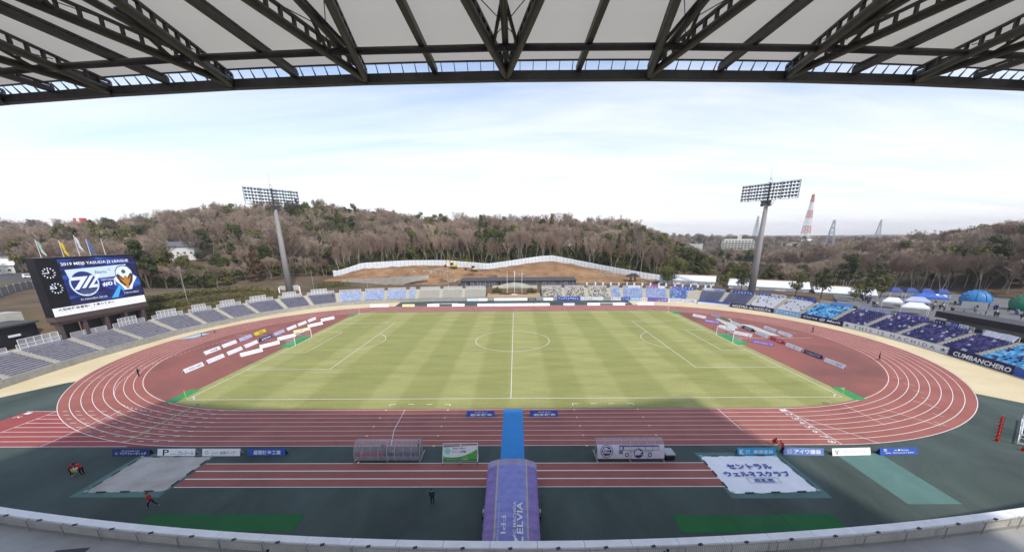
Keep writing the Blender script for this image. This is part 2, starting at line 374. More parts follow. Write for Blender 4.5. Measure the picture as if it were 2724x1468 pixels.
# ---- pitch grass
def grass_material():
    m = bpy.data.materials.new('pitch_grass'); m.use_nodes = True
    t = m.node_tree; b = t.nodes['Principled BSDF']; b.inputs['Roughness'].default_value = 0.95; b.inputs['Specular IOR Level'].default_value = 0.15
    g = t.nodes.new('ShaderNodeNewGeometry'); s = t.nodes.new('ShaderNodeSeparateXYZ'); t.links.new(g.outputs['Position'], s.inputs[0])
    w = t.nodes.new('ShaderNodeTexNoise'); w.inputs['Scale'].default_value = 0.5; t.links.new(g.outputs['Position'], w.inputs['Vector'])
    wa = t.nodes.new('ShaderNodeMath'); wa.operation = 'MULTIPLY_ADD'; wa.inputs[1].default_value = 1.0; t.links.new(w.outputs['Fac'], wa.inputs[0]); t.links.new(s.outputs['X'], wa.inputs[2])
    mr = t.nodes.new('ShaderNodeMapRange'); mr.inputs[1].default_value = -56; mr.inputs[2].default_value = 56; t.links.new(wa.outputs[0], mr.inputs[0])
    r = t.nodes.new('ShaderNodeValToRGB'); cr_ = r.color_ramp
    dk = [(-47.5,-39.5),(-32.5,-22.5),(-17.5,-11.0),(-5.5,0.2),(7,12.5),(19,26.5),(32.5,40),(45,51)]
    LT, DK = (0.352, 0.348, 0.132, 1), (0.296, 0.300, 0.104, 1)
    f = lambda x: (x+56)/112
    cr_.elements[0].position = f(-48); cr_.elements[0].color = LT; cr_.elements[1].position = f(51.5); cr_.elements[1].color = LT
    for a, c in dk:
        for q, colr in ((a-0.5, LT), (a+0.5, DK), (c-0.5, DK), (c+0.5, LT)):
            if q in (-48, 51.5): continue
            e = cr_.elements.new(f(q)); e.color = colr
    # broad patches, mown cross bands
    t.links.new(mr.outputs[0], r.inputs[0])
    n = t.nodes.new('ShaderNodeTexNoise'); n.inputs['Scale'].default_value = 0.13; n.inputs['Detail'].default_value = 10; n.inputs['Roughness'].default_value = 0.7
    mp_ = t.nodes.new('ShaderNodeMapping'); mp_.inputs['Scale'].default_value = (0.6, 2.6, 1); t.links.new(g.outputs['Position'], mp_.inputs[0]); t.links.new(mp_.outputs[0], n.inputs['Vector'])
    k = t.nodes.new('ShaderNodeMapRange'); k.inputs[1].default_value = 0.3; k.inputs[2].default_value = 0.7; k.inputs[3].default_value = 0.80; k.inputs[4].default_value = 1.16; t.links.new(n.outputs['Fac'], k.inputs[0])
    n2 = t.nodes.new('ShaderNodeTexNoise'); n2.inputs['Scale'].default_value = 5.0; n2.inputs['Detail'].default_value = 6; t.links.new(g.outputs['Position'], n2.inputs['Vector'])
    k2 = t.nodes.new('ShaderNodeMapRange'); k2.inputs[1].default_value = 0.3; k2.inputs[2].default_value = 0.7; k2.inputs[3].default_value = 0.76; k2.inputs[4].default_value = 1.20; t.links.new(n2.outputs['Fac'], k2.inputs[0])
    kk = t.nodes.new('ShaderNodeMath'); kk.operation = 'MULTIPLY'; t.links.new(k.outputs[0], kk.inputs[0]); t.links.new(k2.outputs[0], kk.inputs[1])
    mu = t.nodes.new('ShaderNodeMixRGB'); mu.blend_type = 'MULTIPLY'; mu.inputs[0].default_value = 1; t.links.new(r.outputs[0], mu.inputs[1]); t.links.new(kk.outputs[0], mu.inputs[2])
    t.links.new(mu.outputs[0], b.inputs['Base Color'])
    bp = t.nodes.new('ShaderNodeBump'); bp.inputs['Strength'].default_value = 0.35; bp.inputs['Distance'].default_value = 0.04; t.links.new(n2.outputs['Fac'], bp.inputs['Height']); t.links.new(bp.outputs[0], b.inputs['Normal'])
    return m
M_grass = grass_material()
gp = []
for x, y in oval(R0-0.35, 200): 
    x = max(-54.1, min(54.1, x)); y = max(-37.55, min(36.8, y)); gp.append((x, y))
# clip the oval by the goal-line edge
pg = []
for s_ in (1, -1):
    yc = math.sqrt((R0-0.35)**2-(54.1-HS)**2)
    a0 = math.atan2(-yc, 54.1-HS)
    rng = np.linspace(-math.pi/2, a0, 24) if s_ > 0 else np.linspace(math.pi/2, math.pi/2+(a0+math.pi/2), 24)
    if s_ > 0:
        near_r = [(HS+(R0-0.35)*math.cos(a), (R0-0.35)*math.sin(a)) for a in np.linspace(-math.pi/2, a0, 24)]
        far_r = [(x, -y) for x, y in near_r[::-1]]
        pg += near_r+far_r
    else:
        pg += [(-x, y) for x, y in (near_r+far_r)[::-1]]
pg = [(x, min(y, 36.8)) for x, y in pg]
gm = MB(); gm.poly(pg, 0.012); pitch = struct(gm, 'pitch', M_grass)
# ---- painted lines
Z_L = 0.017
def line_strip(mb, pts, w, z, closed=False):
    P = np.array(pts, float)
    if closed: P = np.vstack([P, P[:1]])
    t = np.gradient(P, axis=0); t /= np.maximum(np.linalg.norm(t, axis=1), 1e-9)[:, None]
    n = np.stack([-t[:, 1], t[:, 0]], 1)*w/2
    mb.strip([(p[0], p[1], z) for p in P+n], [(p[0], p[1], z) for p in P-n])
def pline(name, segs, w=0.10, z=Z_L, parent=None, m=None):
    mb = MB()
    for sg in segs: line_strip(mb, sg, w, z)
    o = mb.build(name, m or M_line, parent or pitch, (0, 0, 0)); return o
for y in (-34, 34): pline('touchline', [[(-52.5, y), (52.5, y)]])
for x in (-52.5, 52.5): pline('goal_line', [[(x, -34), (x, 34)]])
pline('halfway_line', [[(0, -34), (0, 34)]])
pline('centre_circle', [arc(0, 0, 9.15, 0, 2*math.pi, 72)])
for s_ in (-1, 1):
    pline('penalty_area', [[(s_*52.5, -20.16), (s_*36, -20.16)], [(s_*36, -20.16), (s_*36, 20.16)], [(s_*36, 20.16), (s_*52.5, 20.16)]])
    pline('goal_area', [[(s_*52.5, -9.16), (s_*47, -9.16)], [(s_*47, -9.16), (s_*47, 9.16)], [(s_*47, 9.16), (s_*52.5, 9.16)]])
    a = math.acos(5.5/9.15); pline('penalty_arc', [arc(s_*41.5, 0, 9.15, (math.pi if s_ > 0 else 0)-a, (math.pi if s_ > 0 else 0)+a, 24)])
    for y in (-34, 34):
        a0 = {(-1,-34): 0, (1,-34): math.pi/2, (1,34): math.pi, (-1,34): 3*math.pi/2}[(s_, y)]
        pline('corner_arc', [arc(s_*52.5, y, 1.0, a0, a0+math.pi/2, 10)], 0.12)
for x0 in (-18.7, 9.5):   # dashed technical areas
    pline('technical_area', [[(x0+k, -36.0), (x0+k+0.9, -36.0)] for k in (0, 2.8, 5.6, 8.4)]+[[(x0, -36.0), (x0, -36.6)], [(x0+9.3, -36.0), (x0+9.3, -36.6)]], 0.12)
for k in range(9):
    r = R0+k*LW
    pline('lane_line' if k else 'track_kerb_line', [oval(r, 96)+[oval(r, 96)[0]]], 0.075 if k else 0.09, 0.014, track)
def dash(a, b, on, off):
    a = np.array(a, float); b = np.array(b, float); Ln = np.linalg.norm(b-a); d = (b-a)/Ln; o = []; t = 0
    while t < Ln: o.append([tuple(a+d*t), tuple(a+d*min(t+on, Ln))]); t += on+off
    return o
for k in range(9):   # sprint straight run-in
    y = -R0-k*LW
    xe = -HS-math.sqrt(max((R0+8*LW)**2-y*y, 0))
    x0 = -73.6 if k in (0, 8) else -69.0
    pline('straight_lane_line', [[(x0, y), (min(xe, -48), y)]]+dash((xe+0.8, y), (-HS-1, y), 0.8, 1.2), 0.085, 0.0175, track)
pline('start_line', [[(-69, -R0), (-69, -R0-8*LW)]], 0.09, 0.0178, track)
pline('start_line', [[(-59.1, -R0), (-59.1, -R0-8*LW)]], 0.09, 0.0178, track)
pline('crossing_line', [[(-49.3, -36.8), (-49.3, -46.7)]], 0.22, 0.0182, track, mat('pale_green_paint', (0.35, 0.42, 0.28), 0.9, 0.15, 2))
pline('relay_line', [[(-15.9, -R0), (-15.6, -44), (-14.75, -R0-8*LW)]], 0.08, 0.0178, track)
pline('hurdle_line', [[(30.8, -R0), (30.7, -44.3)]], 0.08, 0.0178, track)
pline('finish_line', [[(40.6, -R0), (40.8, -R0-8*LW)]], 0.10, 0.0178, track)
pline('relay_line', [[(40.6, -40.0), (45.6, -47.45)]], 0.08, 0.0180, track)
for xa, ya, xb, yb in ((50.4,-36.8,50.55,-43),(54.8,-38,57.6,-43.3),(52.3,-40,53.5,-42),(62,-35.5,63,-37.3)): pline('relay_line', [[(xa, ya), (xb, yb)]], 0.07, 0.0180, track)
for k in range(7):
    a = math.radians(-42+k*1.0); r = R0+(k+0.5)*LW+0.6
    pline('stagger_line', [[(HS+(r-.6)*math.cos(a-k*.09), (r-.6)*math.sin(a-k*.09)), (HS+(r+.6)*math.cos(a-k*.09), (r+.6)*math.sin(a-k*.09))]], 0.07, 0.0180, track)
    a2 = math.radians(180+25+k*1.5)
    pline('stagger_line', [[(-HS+(R0+k*LW)*math.cos(a2), (R0+k*LW)*math.sin(a2)), (-HS+(R0+k*LW+LW)*math.cos(a2), (R0+k*LW+LW)*math.sin(a2))]], 0.07, 0.0180, track)
# break line curving out of the left bend
_bp = [(-72.2, 7.0), (-74.9, -6), (-75.2, -16), (-72.5, -24.5), (-67.5, -31), (-61, -35.8), (-53.5, -38.4)]
_bc, _bs = catmull(_bp, 0.55)
pline('break_line', [[tuple(_bc[i]), tuple(_bc[i+1])] for i in range(0, len(_bc)-1, 2)], 0.10, 0.0182, track)
# steeplechase and approach lines in the infield ends
for s_ in (-1, 1):
    for y in (0.9, 6.0): pline('approach_line', [[(s_*56.5, y-0.4*s_), (s_*74.5, y-0.4*s_)]], 0.10, 0.0105, track)
for y, w in ((-55.4, .10), (-54.06, .16), (-52.69, .16), (-51.3, .10)): pline('runway_line', [[(-35.0, y), (22.3, y)]], w, 0.0125, track)
for k in range(8):   # lane numbers at the finish
    me = text_mesh(str(k+1), 0.62, 0.85, M_line)
    o = obj_from(me, 'lane_number', track, (40.05, -R0-(k+0.5)*LW, 0.019)); o.rotation_euler = (math.radians(-90), 0, math.radians(-90)); o.rotation_euler = (math.radians(-90), 0, 0)
    o.rotation_euler = Matrix(((0, 0, 1), (-1, 0, 0), (0, -1, 0))).to_euler()
for k in (0, 1, 3):
    o = obj_from(text_mesh(str(k+1), 0.62, 0.85, M_line), 'lane_number', track, (-72.6, -R0-(k+0.5)*LW, 0.019)); o.rotation_euler = Matrix(((0, 0, -1), (1, 0, 0), (0, -1, 0))).to_euler()
# coloured patches laid into the apron
def patch(name, pts, z, m, label, cat): 
    mb = MB(); mb.prism(pts, 0.0, z, 0); o = mb.build(name, m, None, (pts[0][0], pts[0][1], 0)); tag(o, label, cat); return o
M_pad = surf('teal_pad', (0.090, 0.175, 0.155), (0.13, 0.235, 0.21), 0.35)
for nm, pts in (('landing_pad_surround', [(-44.4,-56.9),(-35.2,-56.9),(-35.2,-49.2),(-44.4,-49.2)]), ('landing_pad_surround', [(22.0,-57.15),(31.8,-57.15),(31.8,-49.3),(22.0,-49.3)]), ('vault_runway', [(38.2,-58.0),(43.3,-58.0),(43.5,-49.6),(38.3,-49.6)])):
    mb = MB(); mb.poly(pts, 0.004); struct(mb, nm, M_pad)
M_turf = surf('artificial_turf', (0.020, 0.125, 0.038), (0.034, 0.165, 0.055), 0.3)
M_turf2 = surf('artificial_turf_new', (0.045, 0.26, 0.085), (0.060, 0.31, 0.105), 0.5)
for pts, lb in (([(-33.7,-61.3),(-26.5,-61.3),(-26.5,-59.2),(-33.7,-59.2)], 'dark green turf mat before the parapet, left end of the left strip'), ([(-26.45,-61.3),(-19,-61.3),(-19,-59.25),(-26.45,-59.25)], 'dark green turf mat before the parapet, right end of the left strip'),
                ([(15.2,-61.45),(20.2,-61.45),(20.2,-59.4),(15.2,-59.4)], 'dark green turf mat before the parapet, left third of the right strip'), ([(20.25,-61.4),(25.1,-61.4),(25.1,-59.4),(20.25,-59.4)], 'dark green turf mat before the parapet, middle third of the right strip'), ([(25.15,-61.35),(30,-61.35),(30,-59.3),(25.15,-59.3)], 'dark green turf mat before the parapet, right third of the right strip')):
    patch('turf_mat', pts, 0.012, M_turf if pts[0][0] not in (-33.7, 20.25) else surf('artificial_turf_b%d' % int(pts[0][0]), (0.024, 0.115, 0.042), (0.034, 0.15, 0.055), 0.3), lb, 'mat')
for pts, lb in (([(-55.3,-35.0),(-53.3,-35.0),(-53.5,-29.9),(-55.4,-29.9)], 'bright green turf mat behind the near left corner flag'), ([(53.4,-35.2),(55.4,-35.2),(55.6,-30.2),(53.8,-30.2)], 'bright green turf mat behind the near right corner flag'),
                ([(53.0,30),(55.4,30.4),(55.6,35),(53.1,34.8)], 'bright green turf mat behind the far right corner flag'), ([(-55.0,29.6),(-53.1,29.6),(-53.1,34.6),(-54.6,34.0)], 'bright green turf mat behind the far left corner flag'),
                ([(-56.0,-5),(-53.0,-5),(-53.0,5),(-56.0,5)], 'green turf mat under the left goal net'), ([(53.0,-5),(56.0,-5),(56.0,5),(53.0,5)], 'green turf mat under the right goal net')):
    patch('turf_mat', pts, 0.016, M_turf2, lb, 'mat')
# ================================================================ far stands
BLUE = mat('seat_navy', (0.050, 0.052, 0.17), 0.45, 0.25, 6)
SEAT = {
 'slate': [mat('bench_slate_blue', (0.065, 0.066, 0.17), 0.40, 0.2, 5), mat('bench_slate_pale', (0.26, 0.26, 0.36), 0.45, 0.2, 5)],
 'pale blue': [mat('seat_pale_blue', (0.27, 0.36, 0.58), 0.5, 0.2, 5), mat('seat_bleached', (0.42, 0.48, 0.62), 0.6, 0.15, 5)],
 'cream': [mat('bench_cream', (0.58, 0.55, 0.44), 0.6, 0.15, 5), mat('bench_sky', (0.42, 0.50, 0.66), 0.6, 0.15, 5)],
 'mottled': [mat('seat_cream2', (0.55, 0.52, 0.43), 0.6, 0.15, 5), mat('seat_blueblack', (0.13, 0.15, 0.24), 0.5, 0.2, 5), mat('seat_ochre', (0.50, 0.40, 0.18), 0.6, 0.2, 5)],
 'mid blue': [mat('seat_mid_blue', (0.10, 0.20, 0.50), 0.5, 0.2, 5), mat('seat_bleached', (0.5, 0.5, 0.5))],
 'grey navy': [mat('seat_grey_navy', (0.105, 0.115, 0.20), 0.55, 0.2, 5), mat('seat_grey_navy2', (0.16, 0.17, 0.25), 0.55, 0.2, 5)],
 'white': [mat('seat_cover_white', (0.74, 0.74, 0.76), 0.8, 0.1, 5), mat('seat_blueblack', (0, 0, 0))],
 'cyan': [mat('seat_cover_cyan', (0.10, 0.42, 0.72), 0.7, 0.25, 5), mat('seat_cover_cyan_pale', (0.33, 0.66, 0.86), 0.7, 0.2, 5), BLUE],
 'navy': [BLUE, mat('seat_purple', (0.13, 0.11, 0.30), 0.5, 0.25, 5), mat('seat_white_bag', (0.6, 0.6, 0.66), 0.8, 0.1, 5)]}
WGT = {'slate': (9, 3), 'pale blue': (6, 4), 'cream': (5, 2), 'mottled': (5, 4, 2), 'mid blue': (8, 2), 'grey navy': (6, 3), 'white': (10, 1), 'cyan': (6, 3, 2), 'navy': (10, 5, 1)}
BLK = [(18.2,26.5,'cyan'),(26.5,35.0,'cyan'),(35.0,42.5,'navy'),(42.5,51.5,'navy'),(51.5,59.5,'navy'),(59.5,67.5,'navy'),(67.5,76.8,'cyan'),(76.8,84.4,'white'),(84.4,92.8,'white'),(92.8,101.5,'grey navy'),(101.5,109.2,'grey navy'),
       (112.0,119.2,'mid blue'),(119.2,127.7,'pale blue'),(127.7,136.2,'pale blue'),(136.2,140.8,'pale blue'),(140.8,149.8,'mottled'),(149.8,159.2,'mottled'),(159.2,168.8,'mottled'),
       (190.6,200.2,'cream'),(200.2,209.3,'cream'),(209.3,218.6,'cream'),(219.0,222.6,'pale blue'),(222.6,230.8,'pale blue'),(230.8,239.3,'pale blue'),(239.3,247.8,'pale blue'),(247.8,256.8,'slate'),(256.8,265.4,'slate'),(265.4,274.4,'slate'),(274.4,282.7,'slate'),
       (282.7,290.4,'slate'),(290.4,298.4,'slate'),(298.4,307.2,'slate'),(307.2,315.8,'slate'),(315.8,324.6,'slate'),(324.6,333.1,'slate'),(333.1,341.6,'slate'),(341.6,350.0,'slate')]
def arcpts(s0, s1, d, step=1.0):
    n = max(2, int(abs(s1-s0)/step)+1); return [wall_at(s, d) for s in np.linspace(s0, s1, n)]
def sweep(mb, s0, s1, prof, mi=0, step=1.2, caps=True):
    """extrude a (d,z) profile along the wall curve"""
    n = max(2, int(abs(s1-s0)/step)+1); k = len(prof); rings = []
    for s in np.linspace(s0, s1, n): rings += [(*wall_at(s, d), z) for d, z in prof]
    fs = [(i*k+j, i*k+(j+1) % k, (i+1)*k+(j+1) % k, (i+1)*k+j) for i in range(n-1) for j in range(k)]
    if caps: fs += [tuple(range(k-1, -1, -1)), tuple(range((n-1)*k, n*k))]
    mb.add(rings, fs, mi)
AW = 0.62
prof = [(0.30, -0.3), (0.30, WALL_H-0.05)]
for r in range(ROWS): prof += [(0.30+r*ROW_D, WALL_H-0.05+r*ROW_H) if r == 0 else (0.30+r*ROW_D, WALL_H-0.05+r*ROW_H), (0.30+(r+1)*ROW_D, WALL_H-0.05+r*ROW_H)]
prof += [(0.30+STAND_D, STAND_Z-0.05-ROW_H), (STAND_D+3.0, STAND_Z-0.30), (STAND_D+3.0, -0.3)]
_p = []
for q in prof:
    if not _p or abs(q[0]-_p[-1][0])+abs(q[1]-_p[-1][1]) > 1e-6: _p.append(q)
prof = _p
names_l = {}
cnt = {}
tot = {}
for a, b, c in BLK: tot[(c, a < 180)] = tot.get((c, a < 180), 0)+1
gate_blocks = (265.4, 274.4, 282.7, 290.4, 298.4, 256.8, 247.8, 315.8)
M_mesh = tmat('white_mesh', (0.75, 0.75, 0.75), 0.42, 0.7)
M_rail = mat('white_rail', (0.72, 0.72, 0.71), 0.5, 0.05, 4)
for bi, (s0, s1, colr) in enumerate(BLK):
    right = s0 < 180
    k = cnt.get((colr, right), 0); cnt[(colr, right)] = k+1
    side = 'right' if right else 'left'
    order = ordinal(k)+' ' if tot[(colr, right)] > 1 else ''
    frm = 'of the right stand, counted from its near end' if right else 'of the left stand, counted from the garden'
    mid = wall_at((s0+s1)/2, 3.4)
    t = thing('seating_block', f'{order}{colr} seating block {frm}', 'seating', (mid[0], mid[1], 0), 0, 'seating blocks of the open stands', world=True)
    mb = MB(); sweep(mb, s0+AW, s1-AW, prof); part(mb, 'terrace', mat('terrace_pale', (0.50, 0.48, 0.45), .9, .14, 1.0, .2) if colr in ('slate', 'cream', 'pale blue') else M_conc, t)
    w = WGT[colr]; ms = SEAT[colr]
    bench = colr in ('slate', 'cream')
    for r in range(ROWS):
        mb = MB(); d0 = 0.30+r*ROW_D+0.20; z0 = WALL_H-0.05+r*ROW_H
        if bench:
            sweep(mb, s0+AW+0.1, s1-AW-0.1, [(d0, z0+0.20), (d0+0.02, z0+0.29), (d0+0.27, z0+0.29), (d0+0.27, z0+0.22)], 0, 1.5)
            n = int((s1-s0-2*AW)/0.5)
            for i in range(n):
                if rnd.random() < (0.35 if colr == 'slate' else 0.5):
                    s = s0+AW+0.2+i*0.5; p = wall_at(s, d0+0.14); q = wall_at(s+.05, d0+0.14)
                    mb.box((p[0], p[1], z0+0.305), (0.40, 0.22, 0.028), math.atan2(q[1]-p[1], q[0]-p[0]), 1 if rnd.random() < w[1]/sum(w) else 0)
        else:
            n = int((s1-s0-2*AW)/0.50)
            for i in range(n):
                s = s0+AW+0.25+i*(s1-s0-2*AW-0.1)/n; p = wall_at(s, d0+0.14); q = wall_at(s+.05, d0+0.14); rz = math.atan2(q[1]-p[1], q[0]-p[0])
                mi = rnd.choices(range(len(w)), w)[0]
                if mi == 1 and colr == 'white' : mi = 1
                mb.box((p[0], p[1], z0+0.22), (0.42, 0.36, 0.07), rz, mi)
                p2 = wall_at(s, d0+0.33); lift = 0.0 if colr not in ('white', 'cyan', 'navy') else 0.05*rnd.random()
                mb.box((p2[0], p2[1], z0+0.38+lift), (0.40+0.1*rnd.random()*(lift > 0), 0.07, 0.28), rz, mi)
        part(mb, 'seat_row', ms, t)
    # rail and mesh panels on the top walkway
    zb = STAND_Z-0.28
    mb = MB(); n = max(3, int((s1-s0-2*AW)/1.5))
    ss = np.linspace(s0+AW+0.15, s1-AW-0.15, n)
    for s in ss: p = wall_at(s, STAND_D+0.75); mb.box((p[0], p[1], zb+0.60), (0.07, 0.07, 1.2))
    for z in (1.2, 0.08): mb.path([(*wall_at(s, STAND_D+0.75), zb+z) for s in ss], 0.035, 4)
    part(mb, 'railing', M_rail, t)
    mb = MB(); mb.strip([(*wall_at(s, STAND_D+0.77), zb+0.08) for s in ss], [(*wall_at(s, STAND_D+0.77), zb+1.2) for s in ss]); part(mb, 'mesh_infill', M_mesh, t)
    if s0 in gate_blocks:
        g0, g1 = s0+0.30*(s1-s0), s0+0.78*(s1-s0)
        if s0 == 315.8: g0, g1 = s0+0.15*(s1-s0), s1-1.0
        mb = MB(); sg = np.linspace(g0, g1, 6)
        for s in sg: p = wall_at(s, STAND_D+0.45); mb.box((p[0], p[1], zb+1.1), (0.10, 0.10, 2.2))
        for z in (0.1, 1.15, 2.2): mb.path([(*wall_at(s, STAND_D+0.45), zb+z) for s in sg], 0.05, 4)
        go = part(mb, 'folding_gate', M_rail, t)
        mb = MB(); mb.strip([(*wall_at(s, STAND_D+0.47), zb+0.1) for s in sg], [(*wall_at(s, STAND_D+0.47), zb+2.2) for s in sg]); part(mb, 'mesh_infill', M_mesh, go)
# stairways between the blocks
edges = sorted({b for a, b, c in BLK}|{a for a, b, c in BLK})
si = {True: 0, False: 0}
sprof = [(0.30, -0.3), (0.30, WALL_H-0.05)]
nst = ROWS*2
for r in range(nst):
    z = WALL_H-0.05+(r+1)*(ROW_H/2)-ROW_H/2; sprof += [(0.30+r*STAND_D/nst, z), (0.30+(r+1)*STAND_D/nst, z)]
sprof += [(STAND_D+3.0, STAND_Z-0.30), (STAND_D+3.0, -0.3)]
M_stair = mat('stair_concrete', (0.47, 0.44, 0.35), 0.9, 0.15, 2, 0.1)
tot_s = {True: sum(1 for e in edges if e < 180), False: sum(1 for e in edges if e > 180)}
for e in edges:
    if e in (109.2, 168.8, 190.6, 218.6): continue
    h0 = e-AW+0.02 if e not in (112.0, 219.0) else (109.2-AW+0.02 if e == 112.0 else 218.6-AW+0.02)
    h1 = e+AW-0.02
    right = e < 180; k = si[right]; si[right] += 1
    m_ = wall_at((h0+h1)/2, 3.4)
    t = thing('stairway', f'{ordinal(min(k,19))} concrete stairway {"of the right stand, counted from its near end" if right else "of the left stand, counted from the garden"}', 'stairs', (m_[0], m_[1], 0), 0, 'stairways of the open stands', world=True)
    mb = MB(); sweep(mb, h0, h1, sprof, 0, 0.6); part(mb, 'flight', M_stair, t)
    mb = MB()
    for r in range(1, nst, 2):
        z = WALL_H-0.05+(r+1)*(ROW_H/2)-ROW_H/2+0.004; A = arcpts(h0+.05, h1-.05, 0.31+r*STAND_D/nst, 0.6); B = arcpts(h0+.05, h1-.05, 0.40+r*STAND_D/nst, 0.6)
        mb.strip([(*p, z) for p in A], [(*p, z) for p in B])
    part(mb, 'nosing_strip', M_white, t)
# front wall of the bowl, panel by panel
fw = thing('stand_front_wall', 'long curved low concrete wall along the foot of the open stands', 'wall', (0, 59.3, 0), 0, None, world=True)
for s in np.arange(14.0, 352.0, 4.0):
    mb = MB(); sweep(mb, s+0.012, s+3.988, [(0.0, -0.3), (0.0, WALL_H), (0.28, WALL_H), (0.28, -0.3)], 0, 1.0); part(mb, 'wall_panel', M_conc, fw)
# ================================================================ cloth banners
def curved_text(body, s_left, s_right, z0, z1, d, m, bold=0.0, shear=0.0, keep=False):
    """lettering bent along the wall; reads from s_left (larger s) to s_right"""
    Lw = abs(s_left-s_right); me = text_mesh(body, Lw, z1-z0, m, bold=bold, shear=shear, keep=keep).copy()
    n = len(me.vertices); co = np.zeros(n*3); me.vertices.foreach_get('co', co); co = co.reshape(-1, 3)
    out = np.zeros_like(co); sc = (s_left+s_right)/2
    for i in range(n):
        p = wall_at(sc-co[i, 0], d); out[i] = (p[0], p[1], (z0+z1)/2+co[i, 2])
    me.vertices.foreach_set('co', out.ravel()); me.update(); return me
def scribble(s_left, s_right, z0, z1, d, seed, n=None):
    """unreadable brush-stroke lettering"""
    r = random.Random(seed); mb = MB(); n = n or max(3, int((s_left-s_right)/0.9)); w = (s_left-s_right)/n
    for i in range(n):
        c = s_left-(i+0.5)*w
        for q in range(4):
            sa = c+r.uniform(-.36, .36)*w; za = r.uniform(z0, z1); 
            if r.random() < 0.5: sb, zb_ = sa, min(z1, max(z0, za+r.choice((-1, 1))*(z1-z0)*0.7))
            else: sb, zb_ = c+(c-sa), za+r.uniform(-.1, .1)
            mb.bar((*wall_at(sa, d), za), (*wall_at(sb, d), zb_), 0.02, 0.11)
    return mb
def banner(s_left, s_right, z0, z1, d, m, label, body=None, tm=None, bold=0.0, shear=0.0, frac=(0.06, 0.94), tz=(0.2, 0.8), scr=None, bands=None, wave=0.03):
    n = max(4, int((s_left-s_right)/0.5)); ss = np.linspace(s_left, s_right, n); r = random.Random(int(s_left*10))
    c = wall_at((s_left+s_right)/2, d); t = thing('banner', label, 'banner', (c[0], c[1], z0), 0, 'cloth banners hung on the right stand', world=True)
    ph = r.random()*6
    mb = MB(); sag = [0.05*math.sin(i*0.9+ph)-0.03 for i in range(n)]
    F = lambda s, i, dz: (*wall_at(s, d-abs(wave*math.sin(i*1.1+ph))), dz)
    zs = [0, .5, 1] if not bands else [q for q, _ in bands]+[1]
    for k in range(len(zs)-1):
        za, zb_ = z0+(z1-z0)*zs[k], z0+(z1-z0)*zs[k+1]
        mb.strip([F(s, i, za+(sag[i] if k == 0 else 0)) for i, s in enumerate(ss)], [F(s, i, zb_) for i, s in enumerate(ss)], 0 if not bands else bands[k][1])
    # back sheet gives the cloth its thickness
    mb.strip([(*wall_at(s, d+0.012), z1) for s in ss], [(*wall_at(s, d+0.012), z0+sag[i]) for i, s in enumerate(ss)])
    cl = part(mb, 'cloth', m, t)
    a, b = s_left-(s_left-s_right)*frac[0], s_left-(s_left-s_right)*frac[1]; ta, tb_ = z0+(z1-z0)*tz[0], z0+(z1-z0)*tz[1]
    if body:
        me = curved_text(body, a, b, ta, tb_, d-wave-0.02, tm, bold, shear)
        o = obj_from(me, 'lettering', t); o.location = Vector(ORIG[t.name])*-1
    elif scr:
        part(scribble(a, b, ta, tb_, d-wave-0.02, int(s_left*7)), 'lettering', tm, t)
    return t
C_navy = mat('banner_navy', (0.022, 0.026, 0.10), 0.85, 0.2, 3)
C_blue = mat('banner_blue', (0.045, 0.10, 0.42), 0.85, 0.2, 3)
C_lblue = mat('banner_light_blue', (0.22, 0.42, 0.75), 0.85, 0.2, 3)
C_white = mat('banner_white', (0.70, 0.70, 0.73), 0.85, 0.08, 3)
C_purple = mat('banner_purple', (0.14, 0.10, 0.42), 0.85, 0.2, 3)
C_lilac = mat('banner_lilac', (0.42, 0.44, 0.62), 0.85, 0.15, 3)
C_black = mat('lettering_black', (0.02, 0.02, 0.025), 0.8, 0, 1)
C_txt = mat('lettering_white', (0.78, 0.78, 0.78), 0.8, 0, 1)
C_txtn = mat('lettering_navy', (0.03, 0.05, 0.20), 0.8, 0, 1)
C_steel_b = mat('lettering_steel_blue', (0.07, 0.14, 0.28), 0.8, 0, 1)
C_pink = mat('banner_magenta', (0.35, 0.12, 0.38), 0.85, 0.15, 3)
zt0, zt1 = STAND_Z-0.12, STAND_Z+0.95
banner(119.2, 109.3, 0.1, 1.5, -0.06, C_white, 'white banner lettered GOTTA CON LE COMBA on the front wall', 'GOTTA CON . LE COMBA', C_steel_b)
banner(108.8, 98.4, 0.05, 1.55, -0.06, [C_white, C_blue], 'white banner with a broad blue upper half on the front wall', bands=[(0, 0), (0.5, 1)])
banner(98.0, 84.3, 0.05, 1.5, -0.06, C_navy, 'navy banner lettered NOSTRA de NOZUTA in white capitals', 'NOSTRA de NOZUTA', C_txt, 0.02, tz=(0.15, 0.75))
banner(84.1, 76.2, 0.05, 1.5, -0.06, [C_lblue, C_white], 'light blue banner with scrawled white letters, beside NOSTRA', None, C_txt, scr=True)
banner(76.0, 64.6, 0.05, 1.55, -0.06, C_navy, 'navy banner lettered Curva Mach in white script', 'Curva @ Mach', C_txt, 0.01, 0.25)
banner(64.4, 39.7, 0.02, 1.5, -0.06, C_white, 'long white banner lettered THIS IS MACHIDA between two stars', '★  T H I S   I S   M A C H I D A  ★', C_steel_b, 0.0, 0.0, (0.01, 0.99), (0.18, 0.82))
banner(39.5, 27.7, 0.02, 1.75, -0.06, C_navy, 'navy banner lettered CUMBANCHERO in white-edged capitals', 'CUMBANCHERO', C_txt, 0.03, 0.15, (0.08, 0.97), (0.12, 0.66))
banner(27.6, 15, 0.0, 1.5, -0.06, C_blue, 'plain blue banner at the near end of the right front wall')
